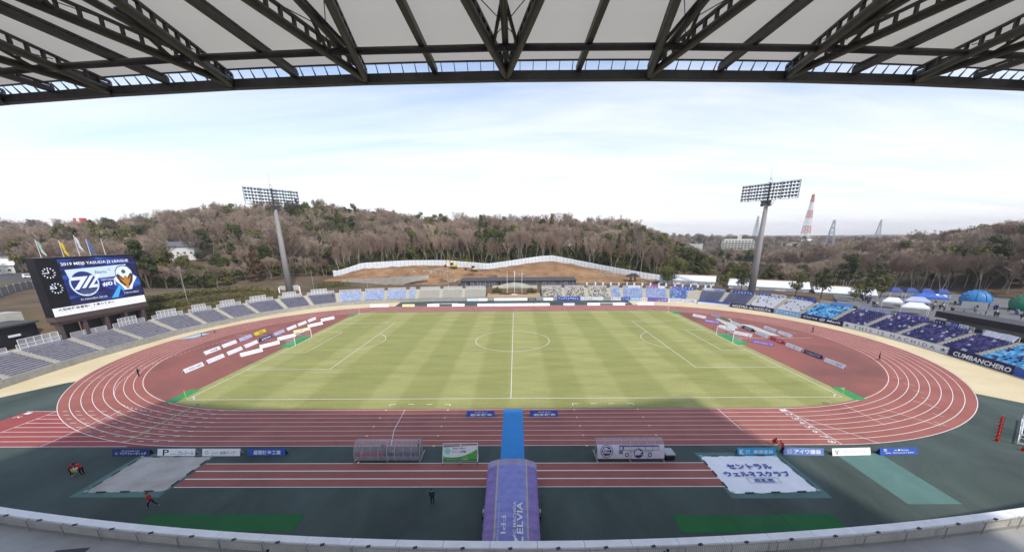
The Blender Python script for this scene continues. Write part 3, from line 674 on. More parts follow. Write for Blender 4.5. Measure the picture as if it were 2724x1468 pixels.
far = [(162.1, 152.8, C_blue, C_txt, 'blue banner with white characters, left of the black lettered one'), (152.6, 148.3, C_white, C_black, 'white banner with black characters on the far wall'), (148.1, 143.6, C_white, None, 'plain white banner on the far wall beside the black lettered one'),
       (140.6, 136.8, C_white, C_pink, 'white banner with thin purple lettering on the far wall'), (136.6, 133.3, C_blue, C_txt, 'blue banner with white strokes beside the thin purple lettering'), (133.1, 129.8, C_lblue, C_txt, 'sky blue banner with pale strokes on the far wall'), (129.6, 126.8, C_white, C_txtn, 'white banner with navy strokes on the far wall'),
       (126.6, 123.3, C_purple, C_pink, 'purple banner with magenta strokes on the far wall'), (123.1, 119.4, C_purple, C_txt, 'purple banner with white strokes left of GOTTA')]
for a, b, m, tm, lb in far: banner(a, b, 0.1, 1.45, -0.06, m, lb, None, tm, scr=bool(tm))
top = [(126.6, 122.8, C_pink, C_txt, 'magenta banner on the top rail of the pale blue blocks'), (133.6, 129.2, C_white, C_lilac, 'white banner on the top rail above the pale blue seats'), (122.6, 120.4, C_white, None, 'short white banner on the top rail beside the magenta one'), (117.6, 114.7, C_purple, C_lilac, 'purple banner on the top rail above the mid blue seats'), (114.1, 110.6, C_blue, C_txt, 'blue banner with white characters above the mid blue seats'),
       (108.1, 105.3, C_white, C_lilac, 'white banner on the top rail, left end of the grey navy blocks'), (105.1, 102.6, C_lilac, C_blue, 'lilac banner on the top rail over the grey navy seats'), (100.1, 93.6, C_blue, C_txt, 'blue banner with long white script over the grey navy seats'), (92.4, 89.3, C_blue, C_txt, 'blue banner with four white characters above the white seat covers'), (89.1, 85.1, C_white, C_black, 'white banner with black characters above the white seat covers'),
       (83.0, 81.1, C_blue, C_txt, 'small blue banner above the nearer white seat covers'), (80.6, 77.2, C_blue, C_lilac, 'blue banner with pale characters above the nearer white seat covers'), (73.0, 67.7, C_lblue, None, 'plain light blue banner above the cyan seats'), (66.5, 59.7, C_lilac, C_txt, 'pale lilac banner with white strokes above the navy seats'), (58.5, 51.7, C_purple, C_txt, 'purple blue banner with white lettering below the dark canopy end'),
       (50.5, 48.6, C_navy, C_txt, 'navy flag with white cross strokes under the dark canopy'), (47.5, 46.1, C_blue, C_txt, 'small blue banner under the dark canopy'), (46.0, 44.2, C_white, C_steel_b, 'small white banner under the dark canopy')]
for a, b, m, tm, lb in top: banner(a, b, zt0, zt1+0.15, STAND_D+0.62, m, lb, None, tm, scr=bool(tm), wave=0.04)
# crumpled white sheet on the rail
mb = MB(); n = 16; rr = random.Random(4)
A = [(*wall_at(s, STAND_D+0.35), zt1+0.1-0.25*math.sin(i*0.42)*rr.random()) for i, s in enumerate(np.linspace(41, 35.6, n))]
B = [(*wall_at(s, STAND_D-0.6+0.3*rr.random()), STAND_Z-0.1-0.45*rr.random()) for i, s in enumerate(np.linspace(41, 35.6, n))]
mb.strip(B, A); mb.strip([(x+.02, y, z-.03) for x, y, z in A], [(x+.02, y, z-.03) for x, y, z in B])
tag(mb.build('white_sheet', C_white, None, (B[8][0], B[8][1], B[8][2])), 'crumpled white sheet thrown over the top rail above navy seats', 'sheet')
# ================================================================ main stand roof
ZE = 32.27
NODE_DX = 7.05
def edge(x): return (x, -66.4+0.0027*(x-0.5)**2)
def radial(x):   # direction straight back from the edge
    t = 2*0.0027*(x-0.5); v = Vector((t, -1.0, 0)); v.normalize(); return v
def back(x, d, z):
    p = edge(x); r = radial(x); return Vector((p[0]+r.x*d, p[1]+r.y*d, z))
def memb(d): return ZE+0.74+0.035*d
NI = range(-6, 7); nodes = {i: 0.5+NODE_DX*i for i in NI}
roof = thing('stadium_roof', 'wide cantilevered roof of grey steel tubes and pale membrane overhead', 'roof', (0.5, -104, 0), 0, None, world=True)
m = bpy.data.materials.new('roof_membrane'); m.use_nodes = True; MATS['roof_membrane'] = m
t_ = m.node_tree; b_ = t_.nodes['Principled BSDF']; b_.inputs['Base Color'].default_value = (0.66, 0.65, 0.60, 1); b_.inputs['Roughness'].default_value = 0.7
n_ = t_.nodes.new('ShaderNodeTexNoise'); n_.inputs['Scale'].default_value = 0.25; n_.inputs['Detail'].default_value = 8
g_ = t_.nodes.new('ShaderNodeNewGeometry'); mpn = t_.nodes.new('ShaderNodeMapping'); mpn.inputs['Scale'].default_value = (0.4, 2.5, 1)
t_.links.new(g_.outputs['Position'], mpn.inputs[0]); t_.links.new(mpn.outputs[0], n_.inputs['Vector'])
r_ = t_.nodes.new('ShaderNodeValToRGB'); r_.color_ramp.elements[0].color = (0.70, 0.68, 0.62, 1); r_.color_ramp.elements[1].color = (0.80, 0.78, 0.73, 1)
t_.links.new(n_.outputs['Fac'], r_.inputs[0]); t_.links.new(r_.outputs[0], b_.inputs['Base Color'])
tl = t_.nodes.new('ShaderNodeBsdfTranslucent'); tl.inputs[0].default_value = (0.66, 0.62, 0.54, 1)
mx_ = t_.nodes.new('ShaderNodeMixShader'); mx_.inputs[0].default_value = 0.40
t_.links.new(b_.outputs[0], mx_.inputs[1]); t_.links.new(tl.outputs[0], mx_.inputs[2]); t_.links.new(mx_.outputs[0], t_.nodes['Material Output'].inputs[0])
M_memb = m
DB = 46.0
half = [0.5+NODE_DX*(k/2) for k in range(-12, 13)]
for a, b in zip(half[:-1], half[1:]):      # membrane bays
    mb = MB(); nx = 6; nd = 8
    vs = []
    for j in range(nd+1):
        d = 0.35+(DB-0.35)*(j/nd)**1.5
        for i in range(nx+1):
            x = a+0.004+(b-a-0.008)*i/nx; p = back(x, d, memb(d)+0.22*math.sin(math.pi*i/nx)*min(1,d/14)); vs.append(p)
    mb.add(vs, [(j*(nx+1)+i, j*(nx+1)+i+1, (j+1)*(nx+1)+i+1, (j+1)*(nx+1)+i) for j in range(nd) for i in range(nx)])
    part(mb, 'membrane_panel', M_memb, roof, True)
for a, b in zip(half[:-1:2], half[2::2]):  # front edge beam, one length per bay
    mb = MB(); pa = Vector((*edge(a), ZE+0.2)); pb = Vector((*edge(b), ZE+0.2)); mb.bar(pa, pb, 0.32, 0.40); part(mb, 'edge_beam', M_steel, roof)
    for k in range(1, 11):
        if k in (5, 6) and False: continue
        x = a+(b-a)*k/11; p = edge(x); q = back(x, 0.40, memb(0.40)+.02)
        tb_ = MB(); tb_.add([(p[0], p[1], ZE+0.40), (p[0], p[1]-0.02, ZE+0.40), (p[0], p[1]-0.16, ZE+0.40), tuple(q), (p[0]+.03, p[1], ZE+0.40), (p[0]+.03, p[1]-0.16, ZE+0.40), (q[0]+.03, q[1], q[2])], [(0, 2, 3), (4, 6, 5), (0, 3, 6, 4), (2, 5, 6, 3), (0, 4, 5, 2)])
        part(tb_, 'tie_plate', M_steel, roof)
for a, b in zip(half[:-1], half[1:]):
    mb = MB(); mb.bar(back(a, .36, memb(.36)-.02), back(b, .36, memb(.36)-.02), .07, .07); part(mb, 'membrane_edge_clamp', M_steel, roof)
def ladder(x0, x1, d0, d1, z0, zu, lower, box, step=0.62, name='rafter'):
    """rafter: heavy lower member, thin upper rail, short posts between"""
    P0 = back(x0, d0, 0); P1 = back(x1, d1, 0); n = int((P1-P0).length/step)
    lo = [P0+(P1-P0)*(i/n) for i in range(n+1)]
    d_of = lambda i: d0+(d1-d0)*i/n
    za = lambda i: z0+0.035*d_of(i); zb = lambda i: memb(d_of(i))-0.06
    mb = MB()
    A = Vector((lo[0].x, lo[0].y, za(0))); B = Vector((lo[-1].x, lo[-1].y, za(n)))
    if box: mb.bar(A, B, lower, lower*0.95)
    else: mb.tube(A, B, lower, None, 12)
    ro = part(mb, name, M_steel, roof, not box)
    mb = MB(); mb.bar((lo[0].x, lo[0].y, zb(0)), (lo[-1].x, lo[-1].y, zb(n)), 0.13, 0.10)
    part(mb, 'clamp_rail', M_steel, ro)
    mb = MB()
    for i in range(n): mb.bar((lo[i].x, lo[i].y, za(i)), (lo[i].x, lo[i].y, zb(i)), 0.14, 0.09, 0, (P1-P0).normalized())
    part(mb, 'stub_posts', M_steel, ro)
for k in range(-6, 6):                      # straight rafters half-way between the nodes
    x = 0.5+NODE_DX*(k+0.5); ladder(x, x+0.012*(x-0.5), 0.1, 44, ZE+0.44, 0, 0.25, True, 0.62, 'rafter')
for i in NI:                                # V-trusses springing from every node
    for s_ in (-1, 1):
        if abs(i+s_*0.5) > 6: continue
        ladder(nodes[i], nodes[i]+s_*NODE_DX*0.5*0.98, 0.0, 17.0, ZE+0.18, 0, 0.17, False, 0.60, 'chord_tube')
    mb = MB(); mb.tube(back(nodes[i], 0.1, ZE+0.42), back(nodes[i], 30, ZE+0.75+0.035*30), 0.14, None, 10); part(mb, 'ridge_tube', M_steel, roof, True)
    mb = MB(); p = edge(nodes[i]); mb.ball((p[0], p[1]-0.02, ZE+0.18), (0.26, 0.22, 0.22), 10, 6); part(mb, 'node_casting', M_steel, roof, True)
    for s_ in (-1, 1):
        if abs(i+s_*0.5) > 6: continue
        for d in (2.6, 6.2, 9.8):
            mb = MB(); f = d/17.0; a = back(nodes[i]+s_*NODE_DX*0.49*f, d, ZE+0.2+0.035*d); b = back(nodes[i], d+2.6, ZE+0.78+0.035*d); mb.tube(a, b, 0.075, None, 8); part(mb, 'brace_tube', M_steel, roof, True)
            mb = MB(); f2 = (d+3.6)/17.0; a = back(nodes[i]+s_*NODE_DX*0.49*f, d, memb(d)-0.2); b = back(nodes[i]-s_*NODE_DX*0.49*f2, d+3.6, memb(d)-0.15); mb.tube(a, b, 0.018, None, 5); part(mb, 'tie_cable', M_steel, roof)
for d, z, r in ((2.55, ZE+0.34, 0.14), (9.5, ZE+0.6, 0.14)):          # purlins
    for a, b in zip(half[:-1:2], half[2::2]):
        mb = MB(); mb.tube(back(a, d, z), back(b, d, z), r, None, 10); part(mb, 'purlin_tube', M_steel, roof, True)
# ================================================================ main stand front: parapet, walkway, tiers
def par(x, d=0.0):
    y = -66.85+0.00205*(x-0.3)**2; t = 2*0.00205*(x-0.3); L_ = math.hypot(1, t); return (x+t*d/L_, y-d/L_)     # d > 0 towards the camera
M_cope = mat('coping_concrete', (0.86, 0.86, 0.86), 0.8, 0.08, 1.0)
M_cream = mat('parapet_render', (0.74, 0.71, 0.62), 0.85, 0.12, 0.8)
M_walk = mat('walkway_concrete', (0.38, 0.38, 0.37), 0.85, 0.12, 0.5)
ZP, ZF = 4.5, 3.42
pw = thing('parapet', 'pale curved parapet with broad coping at the front of the main stand', 'wall', (0.3, -66.9, 0), 0, None, world=True)
xs = np.arange(-59.5, 60.0, 3.25)
for a, b in zip(xs[:-1], xs[1:]):
    mb = MB(); n = 4; q = np.linspace(a+0.02, b-0.02, n)
    def sec(d, z): return [(*par(x, d), z) for x in q]
    ring = [sec(0.0, ZP-0.04), sec(0.62, ZP), sec(0.62, ZP-0.14), sec(0.0, ZP-0.18)]
    for i in range(4): mb.strip(ring[i], ring[(i+1) % 4])
    mb.add([r[0] for r in ring]+[r[-1] for r in ring], [(0, 1, 2, 3), (7, 6, 5, 4)]); part(mb, 'coping_slab', M_cope, pw)
    mb = MB(); ring = [sec(0.08, ZP-0.181), sec(0.50, ZP-0.181), sec(0.50, 0), sec(0.08, 0)]
    for i in range(4): mb.strip(ring[i], ring[(i+1) % 4])
    part(mb, 'wall_panel', M_cream, pw)
rl = thing('railing', 'thin grey balustrade along the walkway behind the pale parapet', 'railing', (0.3, -67.9, ZF), 0, None, world=True)
M_bal = mat('railing_grey', (0.30, 0.29, 0.28), 0.5, 0.1, 4)
for a, b in zip(xs[:-1], xs[1:]):
    mb = MB(); D_ = 0.82
    for z in (ZF+1.02, ZF+0.12): mb.tube((*par(a, D_), z), (*par(b, D_), z), 0.026, None, 5)
    k = int((b-a)/0.135)
    for i in range(k): 
        x = a+(b-a)*i/k; mb.bar((*par(x, D_), ZF+0.12), (*par(x, D_), ZF+1.02), 0.016)
    x = a+0.3; mb.bar((*par(x, D_), ZF), (*par(x, D_), ZF+1.02), 0.05); mb.bar((*par(x, D_+0.0), ZF+0.95), (*par(x, 0.55), ZF+1.0), 0.04)
    part(mb, 'railing_section', M_bal, rl)
    mb = MB(); mb.box((*par(a+1.4, 0.66), ZP-0.02), (0.28, 0.16, 0.07), 0.3); part(mb, 'bracket', M_dark, rl)
wk = thing('main_stand', 'grey concrete walkway and tiers of the main stand beneath the camera', 'stand', (0.3, -76, 0), 0, None, world=True)
mb = MB(); q = np.linspace(-60, 60, 40)
mb.strip([(*par(x, 0.5), ZF) for x in q], [(*par(x, 9.0), ZF) for x in q]); mb.strip([(*par(x, 9.0), ZF-0.3) for x in q], [(*par(x, 0.5), ZF-0.3) for x in q])
part(mb, 'walkway', M_walk, wk)
for r in range(14):
    mb = MB(); A0 = [(*par(x, 9.0+r*0.8), ZF+r*0.42) for x in q]; A1 = [(*par(x, 9.0+r*0.8), ZF+(r+1)*0.42) for x in q]; A2 = [(*par(x, 9.8+r*0.8), ZF+(r+1)*0.42) for x in q]
    mb.strip(A0, A1); mb.strip(A1, A2); part(mb, 'tier_step', M_walk, wk)
mb = MB(); mb.box((0.3, -108, 9), (104, 0.5, 18)); part(mb, 'unseen_rear_wall', M_conc, wk)  # unseen wall added behind the camera to cut sky light and deepen shade
for x in (-42, -21, 0.5, 21, 42):
    mb = MB(); mb.tube((x, -100, 0), (x, -100, 34.2), 0.6, None, 12); part(mb, 'roof_column', M_steel, wk, True)
# stair rails at the foot of the tiers
for x, d, lb in ((-31.4, 3.9, 'grey stair handrail with yellow strip at the lower left corner'), (-27.3, 4.6, 'low grey stair handrail right of the yellow stripped one'), (28.0, 4.7, 'grey stair handrail on the walkway at the lower right')):
    p = par(x, d); t = thing('handrail', lb, 'handrail', (p[0], p[1], ZF))
    mb = MB()
    for k in (0, 1.2):
        for y in (0, -1.6): mb.bar((k, y, 0), (k, y, 0.9+(-y)*0.2), 0.05)
        mb.bar((k, 0.1, 0.9), (k, -2.2, 1.32), 0.05)
    mb.bar((0, 0.1, 0.9), (1.2, 0.1, 0.9), 0.05); part(mb, 'rail', M_bal, t)
    if 'yellow' in lb:
        mb = MB(); mb.box((0.6, -1.0, 0.05), (0.9, 0.16, 0.04), 0.9); part(mb, 'yellow_strip', mat('yellow_paint', (0.6, 0.36, 0.03), 0.7, 0.1, 4), t)
mb = MB(); p = par(-31.0, 1.9); mb.box((p[0], p[1], ZF+0.011), (2.2, 0.4, 0.02), 0.12); tag(mb.build('drain_cover', M_dark, None, (p[0], p[1], ZF)), 'dark metal drain cover set in the walkway floor', 'drain cover')
# ================================================================ advertising boards
B_white = mat('board_white', (0.88, 0.88, 0.88), 0.6, 0.05, 2)
B_cols = {'white': B_white, 'navy': mat('board_navy', (0.025, 0.045, 0.17), 0.55, 0.15, 2), 'blue': mat('board_blue', (0.035, 0.10, 0.42), 0.55, 0.15, 2), 'cyan': mat('board_cyan', (0.03, 0.33, 0.58), 0.55, 0.12, 2),
 'magenta': mat('board_magenta', (0.50, 0.06, 0.30), 0.6, 0.1, 2), 'yellow': mat('board_yellow', (0.75, 0.62, 0.03), 0.6, 0.08, 2), 'pale yellow': mat('board_pale_yellow', (0.74, 0.70, 0.36), 0.6, 0.08, 2), 'lilac': mat('board_lilac', (0.50, 0.50, 0.70), 0.6, 0.1, 2),
 'purple': mat('board_purple', (0.24, 0.16, 0.46), 0.6, 0.12, 2), 'olive': mat('board_olive', (0.36, 0.32, 0.16), 0.6, 0.15, 2), 'black': mat('board_black', (0.025, 0.025, 0.03), 0.5, 0.1, 2), 'red': mat('board_red', (0.55, 0.045, 0.06), 0.6, 0.1, 2), 'pale teal': mat('board_pale_teal', (0.56, 0.66, 0.68), 0.6, 0.1, 2), 'steel blue': mat('board_steel_blue', (0.13, 0.22, 0.50), 0.55, 0.12, 2), 'teal': mat('board_teal', (0.10, 0.50, 0.46), 0.6, 0.1, 2)}
T_black = C_black; T_white = C_txt; T_navy = C_txtn
T_green = mat('lettering_green', (0.03, 0.28, 0.10), 0.8, 0, 1); T_red = mat('lettering_red', (0.5, 0.04, 0.05), 0.8, 0, 1); T_grey = mat('lettering_grey', (0.25, 0.25, 0.28), 0.8, 0, 1); T_teal = mat('lettering_teal', (0.08, 0.42, 0.40), 0.8, 0, 1); T_yel = mat('lettering_yellow', (0.75, 0.70, 0.25), 0.8, 0, 1); T_pink = mat('lettering_pink', (0.55, 0.10, 0.32), 0.8, 0, 1); T_blue = mat('lettering_blue', (0.04, 0.12, 0.5), 0.8, 0, 1)
TH = math.atan2(0.30, 0.84)
def on_face(root, me, x, h, lift=0.006, name='lettering'):
    """place a flat XZ mesh on the board's slanted front"""
    o = obj_from(me, name, root, (x, h*math.sin(TH)-lift*math.cos(TH), h*math.cos(TH)+lift*math.sin(TH))); o.rotation_euler = (-TH, 0, 0); return o
def flat(w, h, m, name='panel_print', mats=None):
    mb = MB(); mb.add([(-w/2, 0, -h/2), (w/2, 0, -h/2), (w/2, 0, h/2), (-w/2, 0, h/2)], [(0, 1, 2, 3)]); return mb.mesh(name, m)
def marks(w, h, m, seed, n=6, th=0.10):
    """small unreadable lettering"""
    r = random.Random(seed); mb = MB(); cw = w/n
    for i in range(n):
        c = -w/2+(i+.5)*cw
        for q in range(3):
            if r.random() < .5: x = c+r.uniform(-.3, .3)*cw; mb.add([(x, 0, -h/2), (x+th*h, 0, -h/2), (x+th*h, 0, h/2), (x, 0, h/2)], [(0, 1, 2, 3)])
            else: z = r.uniform(-.5, .5)*h; mb.add([(c-.38*cw, -.001*q, z), (c+.38*cw, -.001*q, z), (c+.38*cw, -.001*q, z+th*h*1.2), (c-.38*cw, -.001*q, z+th*h*1.2)], [(0, 1, 2, 3)])
    return mb.mesh('lettering', m)
def board(x, y, w, rz, colr, label, texts=(), h=0.86, group='advertising boards round the pitch', panels=()):
    t = thing('advertising_board', label, 'board', (x, y, 0), math.radians(rz), group)
    c, s = math.cos(TH), math.sin(TH); dp = 0.62
    mb = MB(); mb.add([(-w/2, 0, 0.02), (w/2, 0, 0.02), (w/2, h*s, h*c+0.02), (-w/2, h*s, h*c+0.02), (-w/2, 0.03, 0.02), (w/2, 0.03, 0.02), (w/2, h*s+0.03, h*c+0.01), (-w/2, h*s+0.03, h*c+0.01)], [(0, 1, 2, 3), (7, 6, 5, 4), (0, 4, 5, 1), (1, 5, 6, 2), (2, 6, 7, 3), (3, 7, 4, 0)])
    fp = part(mb, 'front_panel', B_cols[colr], t)
    mb = MB(); y1 = 2*h*s+0.08
    mb.add([(-w/2+.02, y1, 0.02), (w/2-.02, y1, 0.02), (w/2-.02, h*s+0.04, h*c), (-w/2+.02, h*s+0.04, h*c), (-w/2+.02, y1-.03, 0.02), (w/2-.02, y1-.03, 0.02), (w/2-.02, h*s+0.035, h*c-.03), (-w/2+.02, h*s+0.035, h*c-.03)], [(3, 2, 1, 0), (4, 5, 6, 7), (0, 1, 5, 4), (1, 2, 6, 5), (2, 3, 7, 6), (3, 0, 4, 7)])
    part(mb, 'back_panel', B_white if colr in ('white', 'pale yellow', 'yellow') else B_cols[colr], t)
    mb = MB()
    for xx in (-w/2+0.3, w/2-0.3): mb.bar((xx, 0.06, 0.1), (xx, y1-0.06, 0.1), 0.03)
    part(mb, 'spreader', M_galv, t)
    for px, ph, pw_, hh, mc in panels: on_face(t, flat(pw_, hh, B_cols[mc]), px, ph, 0.004, 'colour_panel')
    for k, tx in enumerate(texts):
        body, tx_, th_, tw, hh, m_ = tx[:6]; bold = tx[6] if len(tx) > 6 else 0.0
        me = text_mesh(body, tw, hh, m_, bold=bold) if body else marks(tw, hh, m_, int(x*13+y*7+k*5), max(3, int(tw/0.28)))
        on_face(t, me, tx_, th_, 0.008)
    return t
S1 = lambda m_, w=2.0, h=0.28, x=0.2, z=0.42: ('', x, z, w, h, m_)
LEFT = [(-63.2,-19.8,'white','white board lettered with the town chamber of commerce, nearest of the left row',[('町田商工会議所',0.3,.42,3.0,.42,T_navy),('✓',-1.75,.42,.4,.45,T_green)]),
 (-63.2,-14.3,'white','white board with faint lettering, second from the camera in the left row',[S1(T_grey,2.0,.16,.5),('',-1.6,.45,.3,.35,T_grey)]),
 (-63.2,-8.8,'white','blank white board with one small mark, third in the left row',[('',1.4,.5,.3,.2,T_grey)]),
 (-63.3,-3.3,'white','white board with a magenta middle, fourth in the left row',[S1(T_white,1.2,.3,0),('',-1.5,.4,1.0,.2,T_blue)]),
 (-63.4,2.3,'navy','dark navy board lettered TECBASE in the left row',[('▲TECBASE',0,.42,3.6,.46,T_white,.02)]),
 (-63.4,7.7,'lilac','pale lilac board right of the navy one in the left row',[S1(T_blue,1.0,.2,.1)]),
 (-63.3,13.3,'white','plain white board beyond the pale lilac one in the left row',[]),
 (-63.2,18.5,'white','plain white board, second from the far end of the left row',[S1(T_grey,.3,.1,1.0)]),
 (-63.1,23.7,'white','white board with small print at the far end of the left row',[S1(T_grey,1.6,.16,.6)]),
 (-68.7,-8.4,'white','white board with bold black kana, nearest in the row by the left bend',[('ちよだ鮨',.4,.42,1.9,.4,T_black,.02)]),
 (-68.8,-3.1,'white','white board with a small line of text, second by the left bend',[S1(T_grey,1.8,.16,.9)]),
 (-68.9,2.5,'lilac','pale board with a blue mark, third by the left bend',[S1(T_blue,1.0,.3,0)]),
 (-68.9,8.1,'yellow','bright yellow board lettered LIXIL by the left bend',[('LIXIL',.3,.42,1.7,.5,T_black,.02)])]
for x, y, c_, lb, tx in LEFT:
    board(x, y, 4.5, 90, c_, lb, tx, panels=[(0, .42, 1.7, .80, 'magenta')] if 'magenta' in lb else ())
for x, y, c_, lb, tx in [(-58.5,-10.1,'white','white angled board nearest the camera left of the left goal',[S1(T_grey,.4,.2,-.6),S1(T_teal,.3,.3,1.7)]),(-58.4,-3.9,'white','white angled board just left of the near post of the left goal',[S1(T_grey,.5,.25,.4),S1(T_green,.25,.35,1.6)]),
 (-58.5,3.0,'white','white angled board with pink lettering behind the left goal',[S1(T_pink,2.4,.3,.3)]),(-58.5,9.9,'pale yellow','pale yellow angled board behind the far post of the left goal',[S1(T_yel,2.6,.25,-.3)]),(-58.4,16.8,'white','plain white angled board beyond the left goal',[]),(-58.6,24.6,'white','white angled board with a navy lower edge, farthest beyond the left goal',[S1(T_blue,.7,.3,-.2,.5)])]:
    board(x, y, 4.6, 62, c_, lb, tx, panels=[(-1.5, .2, 1.4, .34, 'navy'), (1.7, .5, .9, .5, 'navy')] if 'navy lower' in lb else ())
for x, y, c_, lb, tx in [(58.2,24.7,'white','white angled board farthest beyond the right goal',[S1(T_grey,1.8,.16,.1),S1(T_teal,.3,.3,-.9)]),(58.4,17.3,'purple','purple angled board with white characters beyond the right goal',[('株式会社ビコヌ',0,.42,3.6,.42,T_white,.02)]),(58.4,9.7,'white','white angled board with teal lettering behind the right goal',[S1(T_teal,1.9,.4,.7),S1(T_grey,.4,.3,-1.4)]),
 (58.8,3.0,'white','white angled board with a red wedge beside the right goal',[S1(T_grey,1.6,.14,-.9)]),(58.6,-5.1,'purple','purple angled board with white characters nearest right of the right goal',[S1(T_white,3.0,.36,-.3),('',1.7,.42,.5,.4,T_white)])]:
    board(x, y, 4.4, -60 if c_ != 'purple' else -50, c_, lb, tx, panels=[(1.4, .5, 1.5, .6, 'red')] if 'wedge' in lb else ())
for x, y, c_, lb, tx in [(63.3,24.9,'pale teal','pale teal board at the far end of the right row',[S1(T_teal,2.2,.3,.1)]),(63.5,20.0,'olive','olive board with dark lettering, second from the far end of the right row',[('',0,.42,3.0,.35,T_black)]),(63.4,14.0,'white','white board between the olive and the black ones',[S1(T_blue,1.0,.3,-.8),S1(T_grey,1.8,.16,.7)]),
 (63.4,8.6,'black','black board lettered OTTO in the right row',[('OTTO',.1,.42,2.8,.5,T_white,.03)]),(63.3,2.6,'white','white board with grey lettering between the black and red ones',[S1(T_grey,3.0,.3,0),('C',-1.6,.42,.4,.4,T_green,.02)]),(63.3,-2.8,'red','red board lettered JCOM in the right row',[('JCOM',.7,.42,1.6,.42,T_white,.02),S1(T_white,.8,.12,-1.0)]),
 (63.3,-8.4,'white','white board with a large green round letter in the right row',[('G',.2,.42,.45,.6,T_green,.03),S1(T_navy,1.1,.26,1.2),S1(T_grey,1.1,.12,-1.2)]),(63.4,-13.7,'navy','navy board with yellowish lettering, second nearest in the right row',[('',0,.44,3.6,.40,T_yel)]),(63.3,-19.3,'white','white board with slanted dark lettering, nearest in the right row',[S1(T_navy,1.5,.4,1.0),S1(T_pink,1.0,.12,-1.3),S1(T_grey,1.0,.2,-.2)]),
 (69.0,8.1,'white','white board with a red and black emblem, farther by the right bend',[S1(T_navy,1.1,.4,-.9),('',.0,.42,.3,.4,T_red),S1(T_grey,1.4,.3,1.2)]),(69.2,2.8,'white','white board with dark slanted strokes, nearer by the right bend',[S1(T_navy,1.0,.4,.5),S1(T_teal,.8,.16,-1.0)])]:
    board(x, y, 4.5, -88, c_, lb, tx)
NG = 'advertising boards along the near straight'
board(-45.4, -49.75, 4.55, 0, 'navy', 'navy board with two lines of white Japanese text, leftmost before the near straight', [('限りある資源を大切に', 0.0, .62, 2.2, .17, T_white), ('アジアトレーディング', .25, .33, 3.2, .32, T_white, .02), ('株式\n会社', -1.75, .33, .32, .28, T_white)], group=NG)
board(-39.9, -49.75, 4.55, 0, 'white', 'white board with a large black letter P, second before the near straight', [('P', -1.25, .44, .75, .70, T_black, .01), ('株式会社', -.35, .26, .75, .16, T_grey), ('プレジール', 1.15, .38, 1.9, .44, T_black, .01)], group=NG)
board(-34.45, -49.78, 4.55, 0, 'white', 'white board with blue top edge and pink bottom edge, third before the near straight', [('株式会社', -.75, .38, .85, .18, T_grey), ('相模テック', .75, .40, 1.8, .36, T_black), ('G', -1.75, .44, .45, .40, T_grey)], group=NG, panels=[(0, .80, 4.5, .10, 'steel blue'), (0, .06, 4.5, .11, 'magenta')])
board(-29.0, -49.8, 4.55, 0, 'blue', 'bright blue board with bold white characters, fourth before the near straight', [('昼間板金工業', .1, .44, 3.3, .52, T_white, .025)], group=NG)
board(29.0, -49.92, 4.5, 0, 'cyan', 'cyan board with white characters beside the crouching workers', [('有限\n会社', -1.05, .42, .55, .44, T_white), ('栗原塗装', .75, .42, 2.3, .42, T_white, .01), ('K', -1.75, .42, .5, .56, T_white, .03)], group=NG, panels=[(-1.75, .42, .66, .66, 'steel blue')])
board(34.4, -49.95, 4.5, -3, 'steel blue', 'steel blue board with white characters, right of the crouching workers', [('株式\n会社', -1.6, .44, .55, .50, T_white), ('アイワ建装', .45, .44, 3.0, .52, T_white, .02)], group=NG)
board(39.9, -50.0, 4.55, 2, 'white', 'white board with small coloured logo, second from the right end', [('RH', -1.7, .52, .5, .26, T_green, .02), ('▼', -1.7, .24, .3, .22, T_red), S1(T_grey, 2.6, .22, .4, .44)], group=NG)
board(45.4, -49.95, 4.45, 2, 'blue', 'blue board with two lines of English text at the right end', [("We ♥ Machida!", .3, .58, 1.7, .22, T_white, .01), ("Zelvia.  We're proud of Zelvia!", .1, .28, 3.4, .22, T_white, .01), ('', -1.6, .62, .4, .3, T_white)], group=NG)
for x, lb in ((-4.3, 'blue board with white brush lettering left of the blue carpet'), (4.8, 'blue board with white brush lettering right of the blue carpet')):
    board(x, -40.2, 4.0, 0, 'blue', lb, [('有限会社', .1, .66, 1.9, .20, T_white), ('岩本鈑金', .1, .30, 3.2, .38, T_white, .03)], group=NG)
